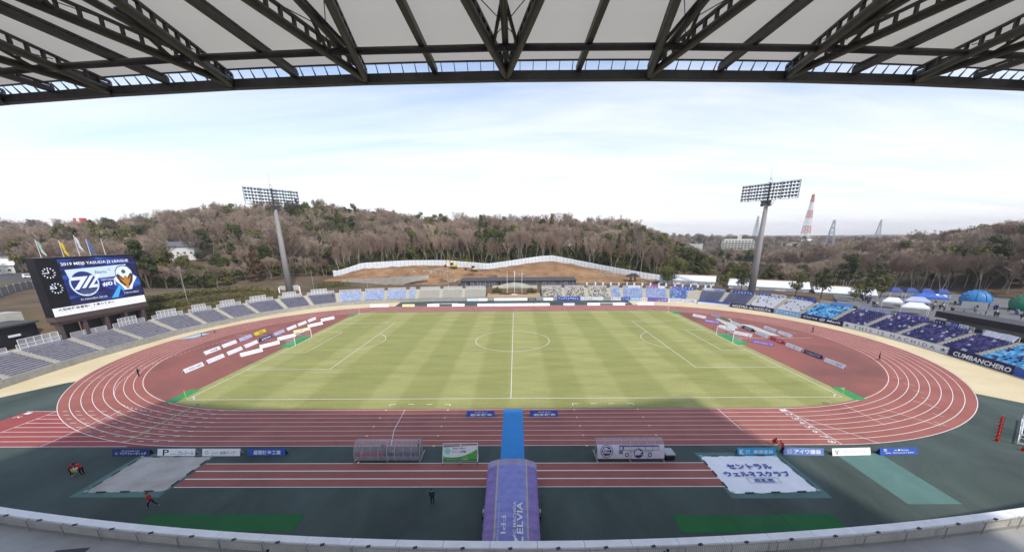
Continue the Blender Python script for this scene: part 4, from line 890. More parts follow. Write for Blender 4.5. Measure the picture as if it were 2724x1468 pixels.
# boards on the far side of the track
FG = 'boards along the far straight'
for x, w, c_, lb, tx, pn in [(-50.3,7.0,'white','white board with teal ends at the left of the far straight',[S1(T_teal,1.5,.3,-.8)],[(-3.1,.42,.7,.8,'teal'),(3.1,.42,.7,.8,'teal')]),(-39.4,4.6,'pale yellow','pale yellow board on the far straight',[('',.1,.42,2.4,.4,T_grey)],[]),(-30.1,4.5,'white','white board with a violet lettered panel on the far straight',[S1(T_navy,2.8,.3,.4)],[(-1.7,.42,.8,.7,'lilac')]),(-20.7,4.7,'white','plain white board on the far straight left of the teal ended one',[S1(T_grey,.4,.1,-.8)],[]),
 (-10.6,5.8,'white','white board with teal ends left of the long white one',[S1(T_grey,2.6,.2,0)],[(-2.5,.42,.75,.8,'teal'),(2.5,.42,.75,.8,'teal')]),(0.0,15.0,'white','very long white board at the middle of the far straight',[S1(T_grey,3.0,.12,-4),S1(T_grey,2.2,.16,2.5)],[]),(10.6,5.8,'white','white board with teal ends right of the long white one',[S1(T_grey,2.2,.2,0)],[(-2.5,.42,.75,.8,'teal'),(2.5,.42,.75,.8,'teal')]),(20.7,4.3,'lilac','lilac board with white lettering on the far straight',[('MEIKEI',0,.42,3.0,.5,T_white,.03)],[]),(29.9,4.7,'white','plain white board beside the lilac one on the far straight',[],[]),(39.3,4.5,'white','plain white board, second from the right on the far straight',[],[(1.9,.42,.5,.8,'lilac')]),(49.2,6.1,'white','wide blank white board at the right of the far straight',[],[])]:
    board(x, 46.7, w, 0, c_, lb, tx, 0.98, FG, pn)
WG = 'boards fixed to the far wall'
for x, w, c_, lb, tx, pn in [(-16.8,4.2,'pale teal','pale blue board on the wall below the cream benches',[S1(T_blue,2.4,.2,0)],[(0,.43,3.4,.5,'white')]),(-12.6,4.0,'white','white bordered board on the wall just left of the garden',[S1(T_grey,.5,.3,-1.5)],[]),(-1.2,13.5,'white','long white board with logos on the wall below the garden',[('',-3.6,.43,4.0,.5,T_grey),('○',-5.6,.43,.5,.5,T_red),('',.6,.43,2.0,.3,T_grey),('●',2.9,.43,.6,.5,T_yel)],[(4.5,.43,1.0,.7,'red')]),(7.4,3.4,'black','black board with white lettering on the wall right of the logo board',[('ゲンジン',0,.43,2.4,.45,T_white,.02)],[]),(14.0,3.9,'white','blank white board on the wall below the mottled seats',[],[])]:
    yw = wall_at(wall_s(x, 59))[1]; board(x, yw-0.62, w, 0, c_, lb, tx, 1.0, WG, pn)
# ================================================================ carpet, tunnel, tarpaulins
M_carpet = surf('blue_carpet', (0.045, 0.245, 0.58), (0.055, 0.28, 0.64), 0.5, fine=0.05)
mb = MB(); mb.prism([(-1.04, -54.3), (1.78, -54.3), (1.78, -37.8), (-1.04, -37.8)], 0.0, 0.024); cp = mb.build('carpet', M_carpet, None, (0.37, -46, 0)); tag(cp, 'long bright blue carpet laid across the track to the pitch', 'carpet')
TP = [mat('tunnel_cloth_blue', (0.27, 0.28, 0.60), 0.8, 0.15, 1.2, 0.5), mat('tunnel_cloth_violet', (0.27, 0.20, 0.46), 0.8, 0.18, 1.2, 0.5), mat('tunnel_cloth_grey', (0.36, 0.32, 0.46), 0.8, 0.15, 1.2, 0.5)]
M_tstripe = mat('tunnel_stripe', (0.50, 0.45, 0.36), 0.8, 0.1, 2)
tun = thing('player_tunnel', 'telescopic purple blue fabric tunnel leading out from the parapet', 'tunnel', (0.38, -60, 0), 0, None, world=True)
def tprof(w, zoff=0.0): return [(-w/2, 0.25), (-w/2, 1.72+zoff), (-0.455*w, 2.10+zoff), (-0.30*w, 2.36+zoff), (-0.13*w, 2.48+zoff), (0.13*w, 2.48+zoff), (0.30*w, 2.36+zoff), (0.455*w, 2.10+zoff), (w/2, 1.72+zoff), (w/2, 0.25)]
ys = np.linspace(-54.15, -68.2, 15); tcx = 0.38
for i in range(len(ys)-1):
    w0 = 5.12-0.045*i; w1 = w0-0.10
    mb = MB(); rows = []
    for j, (yy, ww, zz) in enumerate(((ys[i], w0, 0.03), (ys[i]-0.16, w0+0.02, 0.05), ((ys[i]*.55+ys[i+1]*.45), w0-0.06, -0.03), (ys[i+1], w1, 0.0))):
        rows.append([(tcx+x, yy, z) for x, z in tprof(ww, zz-0.015*i)])
    for j in range(len(rows)-1):
        for q in range(9): mb.add([rows[j][q], rows[j][q+1], rows[j+1][q+1], rows[j+1][q]], [(0, 1, 2, 3)], (2 if i in (0, 13) else (0 if q in (3, 4, 5) else 1)) )
    if i == 0: mb.add([(a[0], a[1], a[2]) for a in rows[0]]+[(a[0]*.97+tcx*.03, a[1]-0.01, a[2]*.96) for a in rows[0]], [(k, k+1, 10+k+1, 10+k) for k in range(9)], 1)
    seg = part(mb, 'fabric_segment', TP, tun)
    for sx in (-0.30, 0.275):
        sb = MB(); 
        for j in range(len(rows)-1):
            def pt(row, f, w):
                xs_ = [p[0]-tcx for p in row]; zs_ = [p[2] for p in row]; return (tcx+f*w, row[0][1], float(np.interp(f*w, xs_[1:9], zs_[1:9]))+0.012)
            wj = [w0, w0, w0-0.06, w1]
            a, b, c, d = pt(rows[j], sx, wj[j]), pt(rows[j], sx+0.03, wj[j]), pt(rows[j+1], sx+0.03, wj[j+1]), pt(rows[j+1], sx, wj[j+1]); sb.add([a, b, c, d], [(0, 1, 2, 3)])
        part(sb, 'pale_stripe', M_tstripe, seg)
def tun_text(body, x, y, w, h, ccw, m_, z=2.5, tilt=0.0, bold=0.0):
    me = text_mesh(body, w, h, m_, bold=bold); o = obj_from(me, 'lettering', tun)
    # mesh X -> along the tunnel, mesh Z -> across
    if ccw: M_ = Matrix(((0, 0, -1), (1, 0, 0), (0, -1, 0)))
    else: M_ = Matrix(((0, 0, 1), (-1, 0, 0), (0, -1, 0)))
    o.rotation_euler = (Matrix.Rotation(tilt, 3, 'Y') @ M_).to_euler(); o.location = Vector((x, y, z))-Vector(ORIG[tun.name])
tun_text('Z', tcx+0.62, -65.0, 1.35, 0.72, True, T_white, 2.46, 0.12, .03)
tun_text('ELVIA', tcx+0.72, -62.35, 3.6, 0.50, True, T_white, 2.47, 0.12, .02)
tun_text('FC MACHIDA', tcx+0.28, -62.5, 3.9, 0.26, True, T_white, 2.52, 0.04, .01)
tun_text('FPI', tcx-0.62, -63.2, 1.9, 0.36, False, T_white, 2.50, -0.1)
tun_text('ファシリティパートナーズ株式会社', tcx-1.05, -63.3, 5.4, 0.17, False, T_white, 2.44, -0.18)
for sx in (-1, 1):
    mb = MB(); mb.tube((tcx+sx*2.5, -59.7, 0.22), (tcx+sx*2.72, -59.7, 0.22), 0.22, None, 12); part(mb, 'wheel', M_black, tun)
    mb = MB(); mb.box((tcx+sx*2.60, -59.7, 0.55), (0.14, 0.5, 0.45)); part(mb, 'wheel_bracket', M_galv, tun)
mb = MB(); mb.tube((tcx+2.75, -59.5, 0.3), (tcx+2.78, -59.2, 2.3), 0.02); part(mb, 'aerial', M_dark, tun)
def tarp(name, corners, m, label, seed, amp=0.05, texts=()):
    t = thing(name, label, 'tarpaulin', (*np.mean(corners, 0), 0), 0, None, world=True); r = random.Random(seed)
    n = 26; vs = []; (ax, ay), (bx, by), (cx, cy), (dx_, dy_) = corners       # NL, NR, FR, FL
    from mathutils import noise
    for j in range(n+1):
        for i in range(n+1):
            u, v = i/n, j/n; x = (ax*(1-u)+bx*u)*(1-v)+(dx_*(1-u)+cx*u)*v; y = (ay*(1-u)+by*u)*(1-v)+(dy_*(1-u)+cy*u)*v
            z = 0.02+amp*max(0, noise.noise(Vector((x*.55, y*.8, seed))) + 0.55*noise.noise(Vector((x*1.7, y*1.9, seed)))+0.3)
            e = 0.06 if (i in (0, n) or j in (0, n)) else 0
            vs.append((x+e*noise.noise(Vector((y*2, x*2, 3)))*2, y+e*noise.noise(Vector((x*2, y*2, 9)))*2, z*(0.35 if e else 1)))
    mb = MB(); mb.add(vs, [(j*(n+1)+i, j*(n+1)+i+1, (j+1)*(n+1)+i+1, (j+1)*(n+1)+i) for j in range(n) for i in range(n)])
    part(mb, 'sheet', m, t, True)
    mb = MB(); 
    edges_ = [(corners[0], corners[1]), (corners[1], corners[2]), (corners[2], corners[3]), (corners[3], corners[0])]
    for a, b in edges_:
        for f in (0.2, 0.5, 0.8):
            p = (a[0]+(b[0]-a[0])*f, a[1]+(b[1]-a[1])*f); L_ = math.hypot(b[0]-a[0], b[1]-a[1]); k = 0.45/L_
            m2 = MB(); m2.bar((p[0]-(b[0]-a[0])*k, p[1]-(b[1]-a[1])*k, 0.07), (p[0]+(b[0]-a[0])*k, p[1]+(b[1]-a[1])*k, 0.07), 0.11, 0.08); part(m2, 'weight_bar', M_dark, t)
    for c_ in corners:
        m2 = MB(); m2.ball((c_[0]*.985+np.mean(corners, 0)[0]*.015, c_[1]*.985+np.mean(corners, 0)[1]*.015, 0.1), (0.2, 0.17, 0.09), 8, 5); part(m2, 'sandbag', M_galv, t)
    for body, x, y, w, h, m_, bold in texts:
        o = obj_from(text_mesh(body, w, h, m_, bold=bold), 'lettering', t); o.rotation_euler = (math.radians(-90), 0, 0); o.location = Vector((x, y, 0.105))-Vector(ORIG[t.name])
        if True: o.rotation_euler = Matrix(((1, 0, 0), (0, 0, 1), (0, -1, 0))).to_euler()
    return t
M_tarpg = mat('tarp_grey', (0.56, 0.53, 0.49), 0.8, 0, 0.45, 0.4, col2=(0.38, 0.34, 0.29), detail=12)
tarp('tarpaulin', [(-43.5,-56.2),(-35.4,-56.0),(-35.4,-49.9),(-43.75,-49.95)], M_tarpg, 'stained grey tarpaulin over the left landing pit', 3, 0.10)
T_vio = mat('lettering_violet_blue', (0.085, 0.095, 0.40), 0.8, 0, 1)
tR = tarp('tarpaulin', [(22.35,-56.5),(31.2,-56.2),(31.1,-50.0),(22.25,-50.1)], mat('tarp_white', (0.90, 0.91, 0.92), 0.75, 0.06, 0.6, 0.2), 'white tarpaulin with violet Japanese lettering over the right landing pit', 8, 0.05,
  [('セントラル', 26.7, -52.15, 4.9, 0.95, T_vio, .04), ('ウェルネスクラブ', 26.75, -53.45, 7.0, 0.95, T_vio, .04), ('成瀬店', 26.8, -54.55, 2.1, 0.62, T_vio, .02)])
mb = MB()
for a, b in (((25.2, -54.95), (28.4, -54.95)), ((28.4, -54.95), (28.4, -54.12)), ((28.4, -54.12), (25.2, -54.12)), ((25.2, -54.12), (25.2, -54.95))): line_strip(mb, [a, b], 0.05, 0.106)
part(mb, 'lettering_frame', T_grey, tR)
# ================================================================ goals, corner flags, markers
M_net = tmat('goal_net', (0.7, 0.7, 0.75), 0.10, 0.9); M_gpost = mat('goal_white', (0.80, 0.80, 0.80), 0.4, 0.03, 2); M_stan = mat('net_pole_blue', (0.10, 0.11, 0.22), 0.5, 0.1, 2)
for s_, lb in ((-1, 'white football goal at the left end of the pitch'), (1, 'white football goal at the right end of the pitch')):
    t = thing('football_goal', lb, 'goal', (s_*52.5, 0, 0), 0, 'football goals')
    for y in (-3.66, 3.66):
        mb = MB(); mb.tube((0, y, 0), (0, y, 2.44), 0.075, None, 10); part(mb, 'post', M_gpost, t)
        mb = MB(); mb.tube((s_*3.0, y*1.27, 0), (s_*3.0, y*1.27, 2.5), 0.04, None, 8); part(mb, 'net_pole', M_stan, t)
    mb = MB(); mb.tube((0, -3.73, 2.44), (0, 3.73, 2.44), 0.075, None, 10); part(mb, 'crossbar', M_gpost, t)
    mb = MB()
    T0 = [(0, -3.66, 2.44), (0, 3.66, 2.44)]; T1 = [(s_*2.0, -3.66, 2.3), (s_*2.0, 3.66, 2.3)]; G1 = [(s_*2.3, -3.66, 0.02), (s_*2.3, 3.66, 0.02)]
    mb.add([T0[0], T0[1], T1[1], T1[0]], [(0, 1, 2, 3)]); mb.add([T1[0], T1[1], G1[1], G1[0]], [(0, 1, 2, 3)])
    for k in (0, 1): mb.add([T0[k], T1[k], G1[k], (0, T0[k][1], 0.02)], [(0, 1, 2, 3)])
    part(mb, 'net', M_net, t)
    mb = MB()
    for k in (0, 1): mb.tube(T1[k], (s_*3.0, T1[k][1]*1.27, 2.45), 0.012, None, 4); mb.tube(T0[k], T1[k], 0.012, None, 4)
    part(mb, 'guy_line', M_gpost, t)
M_lime = mat('lime_pole', (0.55, 0.72, 0.05), 0.5, 0.05, 2)
for x, y, lb in ((-52.5, -34, 'lime pole corner flag at the near left corner'), (52.5, -34, 'lime pole corner flag at the near right corner'), (-52.5, 34, 'white corner flag at the far left corner'), (52.5, 34, 'white corner flag at the far right corner')):
    t = thing('corner_flag', lb, 'flag', (x, y, 0), 0, 'corner flags')
    mb = MB(); mb.tube((0, 0, 0), (0, 0, 1.6), 0.032, None, 8); part(mb, 'pole', M_lime if y < 0 else M_white, t)
    mb = MB(); mb.add([(0, 0, 1.6), (-0.20, 0.12, 1.55), (-0.30, 0.30, 1.28), (0, 0, 1.2), (0.01, 0, 1.6), (-0.19, 0.13, 1.55), (-0.29, 0.31, 1.28), (0.01, 0, 1.2)], [(0, 1, 2, 3), (7, 6, 5, 4)]); part(mb, 'flag_cloth', C_white, t)
M_pin = mat('marker_yellow', (0.75, 0.68, 0.35), 0.6, 0.05, 3)
mk0 = None; XN = {-18.7: 'by the left dugout', -9.4: 'left of the blue carpet', 9.5: 'right of the blue carpet', 18.9: 'right of the covered dugout'}
for x in (-18.7, -9.4, 9.5, 18.9):
    for k in (0, 2, 4, 6, 8):
        if x in (-18.7, 18.9) and k > 6: continue
        if mk0 is None:
            mb = MB(); mb.tube((0, 0, 0.0), (0, 0, 0.05), 0.16, 0.13, 10); mb.tube((0, 0, 0.05), (0, 0, 0.11), 0.10, 0.06, 10); mk0 = mb.build('lane_marker', M_pin); o = mk0
        else: o = mk0.copy(); COL.objects.link(o)
        o.location = (x, -R0-k*LW-0.1, 0.018); tag(o, f'pale yellow disc on the {ordinal(k)} lane line, {XN[x]}', 'marker', 'yellow marker discs on the near straight')
for x, y, lb in ((-48.6, -36.4, 'small tripod microphone on the grass near the left corner'), (47.9, -36.6, 'small tripod microphone on the grass near the right corner')):
    t = thing('microphone_stand', lb, 'microphone', (x, y, 0.012), 0, 'pitchside microphones')
    for a in range(3):
        mb = MB(); mb.tube((0.28*math.cos(a*2.1), 0.28*math.sin(a*2.1), 0), (0, 0, 0.4), 0.018, None, 5); part(mb, 'leg', M_dark, t)
    mb = MB(); mb.tube((-0.2, -0.1, 0.42), (0.35, 0.2, 0.52), 0.055, 0.07, 8); part(mb, 'microphone', M_galv, t)
# ================================================================ dugouts
M_acr = tmat('acrylic', (0.62, 0.56, 0.62), 0.26, 0.15); M_frame = mat('dugout_frame', (0.42, 0.40, 0.38), 0.45, 0.1, 3, metal=0.3)
M_sred = mat('dugout_seat_red', (0.40, 0.03, 0.08), 0.4, 0.1, 3); M_snavy = mat('dugout_seat_navy', (0.03, 0.045, 0.16), 0.4, 0.1, 3)
def dug_arc(n=12): # back-bottom to front-top, (y,z) local
    out = []
    for i in range(n+1):
        a = math.radians(182-98*i/n); out.append((1.15+1.25*math.cos(a)*1.0, 0.35+1.85*max(0, math.sin(a))**0.9 if i else 0.35))
    return out
def dugout(x0, x1, yb, label, cover):
    t = thing('dugout', label, 'dugout', ((x0+x1)/2, yb, 0), 0, 'team dugouts'); w = x1-x0; A = dug_arc(); nb = 8
    for k in range(nb+1):
        x = -w/2+w*k/nb; mb = MB(); r = 0.065 if k == nb//2 else 0.035; mb.path([(x, y, z) for y, z in A], r, 6); part(mb, 'rib', M_frame, t)
        if k < nb:
            mb = MB(); xa, xb = x+0.03, x+w/nb-0.03; mb.strip([(xa, y, z) for y, z in A], [(xb, y, z) for y, z in A]); part(mb, 'acrylic_panel', M_acr, t, True)
    for x in (-w/2, w/2):
        mb = MB(); mb.add([(x, y, z) for y, z in A]+[(x, 1.25, 0.35)], [tuple(range(len(A)+1))]); part(mb, 'end_panel', M_acr, t)
    for x in (-w/2, 0, w/2): mb = MB(); mb.bar((x, -0.35, 0.06), (x, 2.2, 0.06), 0.10, 0.10); mb.bar((x, A[-1][0], 0.1), (x, A[-1][0], A[-1][1]), 0.05); part(mb, 'skid', M_frame, t)
    mb = MB(); mb.tube((-w/2, A[0][0], 0.35), (w/2, A[0][0], 0.35), 0.04); mb.tube((-w/2, A[-1][0], A[-1][1]), (w/2, A[-1][0], A[-1][1]), 0.045); mb.box((0, 0.55, 0.33), (w-.1, 0.6, 0.05)); part(mb, 'rail', M_frame, t)
    for k in range(12):
        x = -w/2+w*(k+.5)/12; mb = MB(); mb.box((x, 0.62, 0.50), (0.48, 0.42, 0.10)); mb.box((x, 0.36, 0.78), (0.48, 0.10, 0.52), 0, 0, 0.15); part(mb, 'seat', M_sred if k < 5 else M_snavy, t)
    if cover:
        def outw(f, up=0.035):
            i = min(len(A)-2, int(f*(len(A)-1))); q = f*(len(A)-1)-i; y = A[i][0]*(1-q)+A[i+1][0]*q; z = A[i][1]*(1-q)+A[i+1][1]*q
            dy_ = A[i+1][0]-A[i][0]; dz_ = A[i+1][1]-A[i][1]; L_ = math.hypot(dy_, dz_); return (y-dz_/L_*up, z+dy_/L_*up)
        ff = [0.02, .12, .22, .32, .42, .5, .57]
        mb = MB(); mb.add([(-w/2+w*i/20, outw(f-0.015*math.sin(math.pi*i/20)*(f > .5))[0], outw(f-0.015*math.sin(math.pi*i/20)*(f > .5))[1]) for f in ff for i in range(21)], [(j*21+i, j*21+i+1, (j+1)*21+i+1, (j+1)*21+i) for j in range(len(ff)-1) for i in range(20)])
        cv = part(mb, 'printed_cover', mat('cover_white', (0.62, 0.60, 0.68), 0.7, 0.08, 2), t, True)
        def put(mbx, name, m_, up=0.05):
            # flat print (x, f in 0..1 height) mapped on the curved cover
            v2 = []
            for x, _, z in mbx.v: y2, z2 = outw(0.02+0.55*z, up); v2.append((x, y2, z2))
            mbx.v = v2; part(mbx, name, m_, cv)
        P_pur = mat('print_violet', (0.10, 0.085, 0.26), 0.7, 0, 1); P_pale = mat('print_pale', (0.55, 0.52, 0.50), 0.7, 0, 1); P_blk = C_black
        def disc(cx, cz, r, asp, n=24, r2=0): # asp: z per x
            m_ = MB(); o_ = [(cx+r*math.cos(2*math.pi*i/n), 0, cz+asp*r*math.sin(2*math.pi*i/n)) for i in range(n+1)]
            if r2: m_.strip(o_, [(cx+r2*math.cos(2*math.pi*i/n), 0, cz+asp*r2*math.sin(2*math.pi*i/n)) for i in range(n+1)])
            else: m_.add(o_[:-1], [tuple(range(n))])
            return m_
        asp = 0.62
        put(disc(-2.75, .50, .72, asp, 28, .64), 'emblem_ring', P_pur)
        put(disc(-2.75, .50, .52, asp), 'emblem_disc', P_blk, 0.052)
        st = MB(); pts = [(-2.75+(0.52 if i % 2 == 0 else 0.27)*math.sin(math.pi*i/6), 0, .50+asp*(0.52 if i % 2 == 0 else 0.27)*math.cos(math.pi*i/6)) for i in range(12)]
        st.add(pts+[(-2.75, 0, .50)], [(i, (i+1) % 12, 12) for i in range(12)]); put(st, 'emblem_star', mat('cover_white', (0, 0, 0)), 0.056)
        tm_ = text_mesh('PAM', .55, .16, P_blk); 
        def put_text(body, cx, cz, tw, th_, m_, bold=0):
            me = text_mesh(body, tw, th_, m_, bold=bold).copy(); n = len(me.vertices); co = np.zeros(n*3); me.vertices.foreach_get('co', co); co = co.reshape(-1, 3)
            for i in range(n): y2, z2 = outw(0.02+0.55*(cz+co[i, 2]), 0.062); co[i] = (cx+co[i, 0], y2, z2)
            me.vertices.foreach_set('co', co.ravel()); me.update(); obj_from(me, 'lettering', cv)
        put_text('PAM', -2.75, .50, .55, .17, P_blk, .02)
        # bus drawing: roof line, windows, belt, wheels
        def rect(a, b, z0, z1, nx=6): m_ = MB(); m_.strip([(a+(b-a)*i/nx, 0, z0) for i in range(nx+1)], [(a+(b-a)*i/nx, 0, z1) for i in range(nx+1)]); return m_
        put(rect(-1.3, 3.2, .80, .92, 12), 'bus_roof', P_pur)
        put(rect(-1.3, 3.2, .55, .575, 12), 'bus_belt', P_pur)
        for a, b in ((-1.3, -1.22), (-.95, -.78), (-.02, .05), (.82, .88), (1.65, 1.71), (2.45, 2.51), (3.14, 3.2)): put(rect(a, b, .57, .85, 2), 'bus_pillar', P_pur)
        for a, b in ((-1.22, -.95), (-.78, -.02), (.05, .82), (.88, 1.65), (1.71, 2.45), (2.51, 3.14)): put(rect(a, b, .58, .80, 3), 'bus_window', P_pale, 0.048)
        put(rect(-1.35, -.92, .30, .55, 2), 'bus_door', mat('print_grey', (0.16, 0.15, 0.17), 0.7, 0, 1))
        put(rect(-2.9, 3.3, .22, .235, 14), 'ground_line', P_pale)
        for cx in (-.45, 2.15): put(disc(cx, .24, .23, asp), 'bus_wheel', P_blk, 0.054); put(disc(cx, .24, .13, asp), 'bus_hub', mat('cover_white', (0, 0, 0)), 0.058)
        put(disc(.85, .36, .55, asp*.95), 'crest_disc', mat('print_navy', (0.03, 0.035, 0.17), 0.7, 0, 1), 0.054)
        for q in (-0.1, 0.13, .36):
            m_ = MB(); m_.add([(.85-.42+q, 0, .26), (.85-.28+q, 0, .26), (.85+.12+q, 0, .47), (.85-.02+q, 0, .47)], [(0, 1, 2, 3)]); put(m_, 'crest_stroke', mat('cover_white', (0, 0, 0)), 0.058)
        put(rect(.40, 1.28, .46, .49, 4), 'crest_stroke', mat('cover_white', (0, 0, 0)), 0.058); put(rect(.40, 1.30, .25, .28, 4), 'crest_stroke', mat('cover_white', (0, 0, 0)), 0.058)
        put_text('PRINCIPLE', -.05, .46, .8, .085, P_blk); put_text('AUTOMOBILE', 1.95, .46, 1.0, .085, P_blk)
    return t
dugL = dugout(-17.85, -10.3, -51.0, 'clear curved dugout with red and navy seats left of the tunnel', False)
dugR = dugout(10.1, 17.7, -50.9, 'curved dugout covered by a printed white sheet with a bus', True)
mb = MB(); mb.box((18.5, -50.2, 0.32), (1.0, 1.3, 0.62)); mb.box((18.5, -50.2, 0.70), (1.1, 1.4, 0.14), 0, 1); tag(mb.build('cool_box', [M_black, M_galv], None, (18.5, -50.2, 0)), 'black box with pale lid at the right end of the covered dugout', 'box')
# small officials' shelter with a green print
t = thing('officials_shelter', 'white framed officials shelter with green and white printed cover', 'shelter', (-5.6, -51.45, 0), math.radians(2)); w = 3.95
q0, q1 = (0.0, 0.32), (1.15, 1.95)
mb = MB()
for x in (-w/2, 0, w/2): mb.bar((x, q0[0], q0[1]), (x, q1[0], q1[1]), 0.06); mb.bar((x, -.15, .08), (x, 1.6, .08), .07); mb.bar((x, q1[0], q1[1]), (x, 1.4, .1), .05); mb.bar((x, 0, .08), (x, 0, .34), .06)
for y, z in (q0, q1): mb.bar((-w/2-.03, y, z), (w/2+.03, y, z), 0.06)
part(mb, 'frame', M_white, t)
for x in (-w/2, 0, w/2): m2 = MB(); m2.tube((x-.04, -.1, .06), (x+.04, -.1, .06), .09, None, 10); part(m2, 'wheel', M_black, t)
AN = math.atan2(q1[0]-q0[0], q1[1]-q0[1]); Ls = math.hypot(q1[0]-q0[0], q1[1]-q0[1])
def slant(me, x, h, name, lift, par_=None): o = obj_from(me, name, par_ or t, (x, q0[0]+h*math.sin(AN)-lift*math.cos(AN), q0[1]+h*math.cos(AN)+lift*math.sin(AN))); o.rotation_euler = (-AN, 0, 0); return o
mb = MB(); mb.add([(-w/2+.05, 0, 0), (w/2-.05, 0, 0), (w/2-.05, 0, Ls*.86), (-w/2+.05, 0, Ls*.80)], [(0, 1, 2, 3)]); slant(mb.mesh('printed_cover', mat('cover_white2', (0.72, 0.74, 0.74), 0.7, 0.05, 2)), 0, 0, 'printed_cover', .04)
mb = MB(); nn = 14; mb.strip([(-w/2+.05+(w-.1)*i/nn, 0, 0.001) for i in range(nn+1)], [(-w/2+.05+(w-.1)*i/nn, 0, Ls*(0.30-.10*math.sin(i/nn*3.4)+.32*(i/nn)**2.2)) for i in range(nn+1)]); slant(mb.mesh('green_print', mat('print_green', (0.10, 0.36, 0.06), 0.7, 0.2, 2)), 0, 0, 'green_print', .046)
mb = MB(); mb.strip([(-w/2+.05+(w-.1)*i/nn, 0, 0.001) for i in range(nn+1)], [(-w/2+.05+(w-.1)*i/nn, 0, Ls*(0.16+.03*math.sin(i/nn*5))) for i in range(nn+1)]); slant(mb.mesh('dark_green_print', mat('print_green_dark', (0.05, 0.22, 0.05), 0.7, 0.2, 2)), 0, 0, 'dark_green_print', .052)
slant(text_mesh('FROM THIRTY', 1.45, .18, T_black), -.1, Ls*.72, 'lettering', .055); slant(text_mesh('ドリーム薬局', 1.5, .24, T_black, bold=.02), -.1, Ls*.54, 'lettering', .055)
slant(text_mesh('グリーンハート 町田店', 2.4, .16, T_white), -.3, Ls*.12, 'lettering', .06)
mb = MB(); mb.add([(.35*math.cos(a*.3), 0, .35*math.sin(a*.3)) for a in range(21)], [tuple(range(21))]); slant(mb.mesh('logo_leaf', mat('print_mint', (0.30, 0.62, 0.48), 0.7, 0.1, 2)), -1.45, Ls*.60, 'logo_leaf', .055)
# balls by the left dugout
for x, y, m_, lb in ((-17.75, -51.25, mat('ball_red', (0.5, 0.05, 0.04), 0.4, 0, 1), 'red ball on the ground at the corner of the left dugout'), (-17.3, -51.3, M_white, 'white ball on the ground at the corner of the left dugout')):
    mb = MB(); mb.ball((0, 0, 0.11), 0.11, 12, 8); o = mb.build('ball', m_, None, (0, 0, 0), True); o.location = (x, y, 0); tag(o, lb, 'ball')
# ================================================================ apparatus at the right edge
t = thing('equipment_trolley', 'white tubular steel trolley with long rollers at the right edge', 'trolley', (65, -45.5, 0), math.atan2(5.4, 7.6)); mb = MB()
for y in (-1.0, 1.0):
    mb.bar((-4.2, y-1, .35), (6, y-1, .35), .10); mb.bar((-4.2, y-1, 1.5), (6, y-1, 1.5), .08)
    for x in (-4.2, -1, 2.4, 5.8): mb.bar((x, y-1, .2), (x, y-1, 1.5), .09)
for x in (-4.2, -2.2, -1, 2.4, 5.8): mb.bar((x, -2, 1.5), (x, 0, 1.5), .08); mb.bar((x, -2, .35), (x, 0, .35), .08)
mb.bar((-4.2, -2, .35), (-1, 0, 1.5), .07); mb.bar((-2.5, -2, .4), (1, -2, 3.2), .09); mb.bar((-2.5, -1.2, .4), (1, -1.2, 3.2), .09); mb.bar((1, -2, 3.2), (1, -1.2, 3.2), .09)
for k in range(6): mb.bar((-2.2+k*.5, -2, .62+k*.4), (-2.2+k*.5, -1.2, .62+k*.4), .06)
part(mb, 'frame', M_white, t)
for k, (y, z) in enumerate(((-1.6, .75), (-.9, .75), (-1.3, 1.15))): m2 = MB(); m2.tube((-2.6+k, y, z), (6, y, z), .19, None, 12); part(m2, 'roller', M_white, t, True)
for x in (-3.8, 5): m2 = MB(); m2.tube((x-.05, -2.1, .16), (x+.05, -2.1, .16), .16, None, 12); part(m2, 'wheel', M_black, t)
M_cone = mat('cone_red', (0.50, 0.025, 0.012), 0.5, 0.1, 3); cone0 = None
CP = [(60.3+(67.8-60.3)*i/6, -47.0+(5.4)*i/6) for i in range(7)]+[(60.7, -49.1)]
for i, (x, y) in enumerate(CP):
    lb = f'red traffic cone beside the white trolley, {ordinal(i)} from the camera' if i < 7 else 'single red traffic cone standing in front of the white trolley'
    if cone0 is None:
        cone0 = thing('traffic_cone', lb, 'cone', (x, y, 0), 0, 'red traffic cones by the trolley')
        mb = MB(); mb.tube((0, 0, .03), (0, 0, .7), .17, .035, 12); part(mb, 'cone_body', M_cone, cone0, True)
        mb = MB(); mb.box((0, 0, .02), (.40, .40, .04)); part(mb, 'base', M_cone, cone0)
    else: dup(cone0, (x, y, 0), i*.3, lb)
# steeplechase barrier beside the left bend
t = thing('water_jump_barrier', 'blue steeplechase barrier beside the left bend, over a pale blue pit', 'barrier', (-83.0, 7.6, 0), math.radians(78))
mb = MB(); mb.box((0, 0, .85), (3.9, .13, .13)); part(mb, 'beam', mat('barrier_blue', (0.05, 0.06, 0.16), .5, .1, 2), t)
for x in (-1.8, 1.8): mb = MB(); mb.box((x, 0, .42), (.12, .12, .8)); mb.box((x, 0, .04), (.12, 1.1, .08)); part(mb, 'foot', M_dark, t)
mb = MB(); mb.poly([(-84.6, 8.2), (-81.6, 10.5), (-80.9, 13.2), (-83.8, 11.6)], 0.02); 
mb = MB(); mb.poly([(-87.3, 2.5), (-84.0, 4.2), (-83.6, 8.6), (-85.9, 8.9)], 0.02); o = mb.build('water_jump_cover', mat('pit_cover', (0.36, 0.55, 0.62), .7, .1, 2), None, (-85, 6, 0)); tag(o, 'pale blue cover over the water jump pit beside the left bend', 'cover')
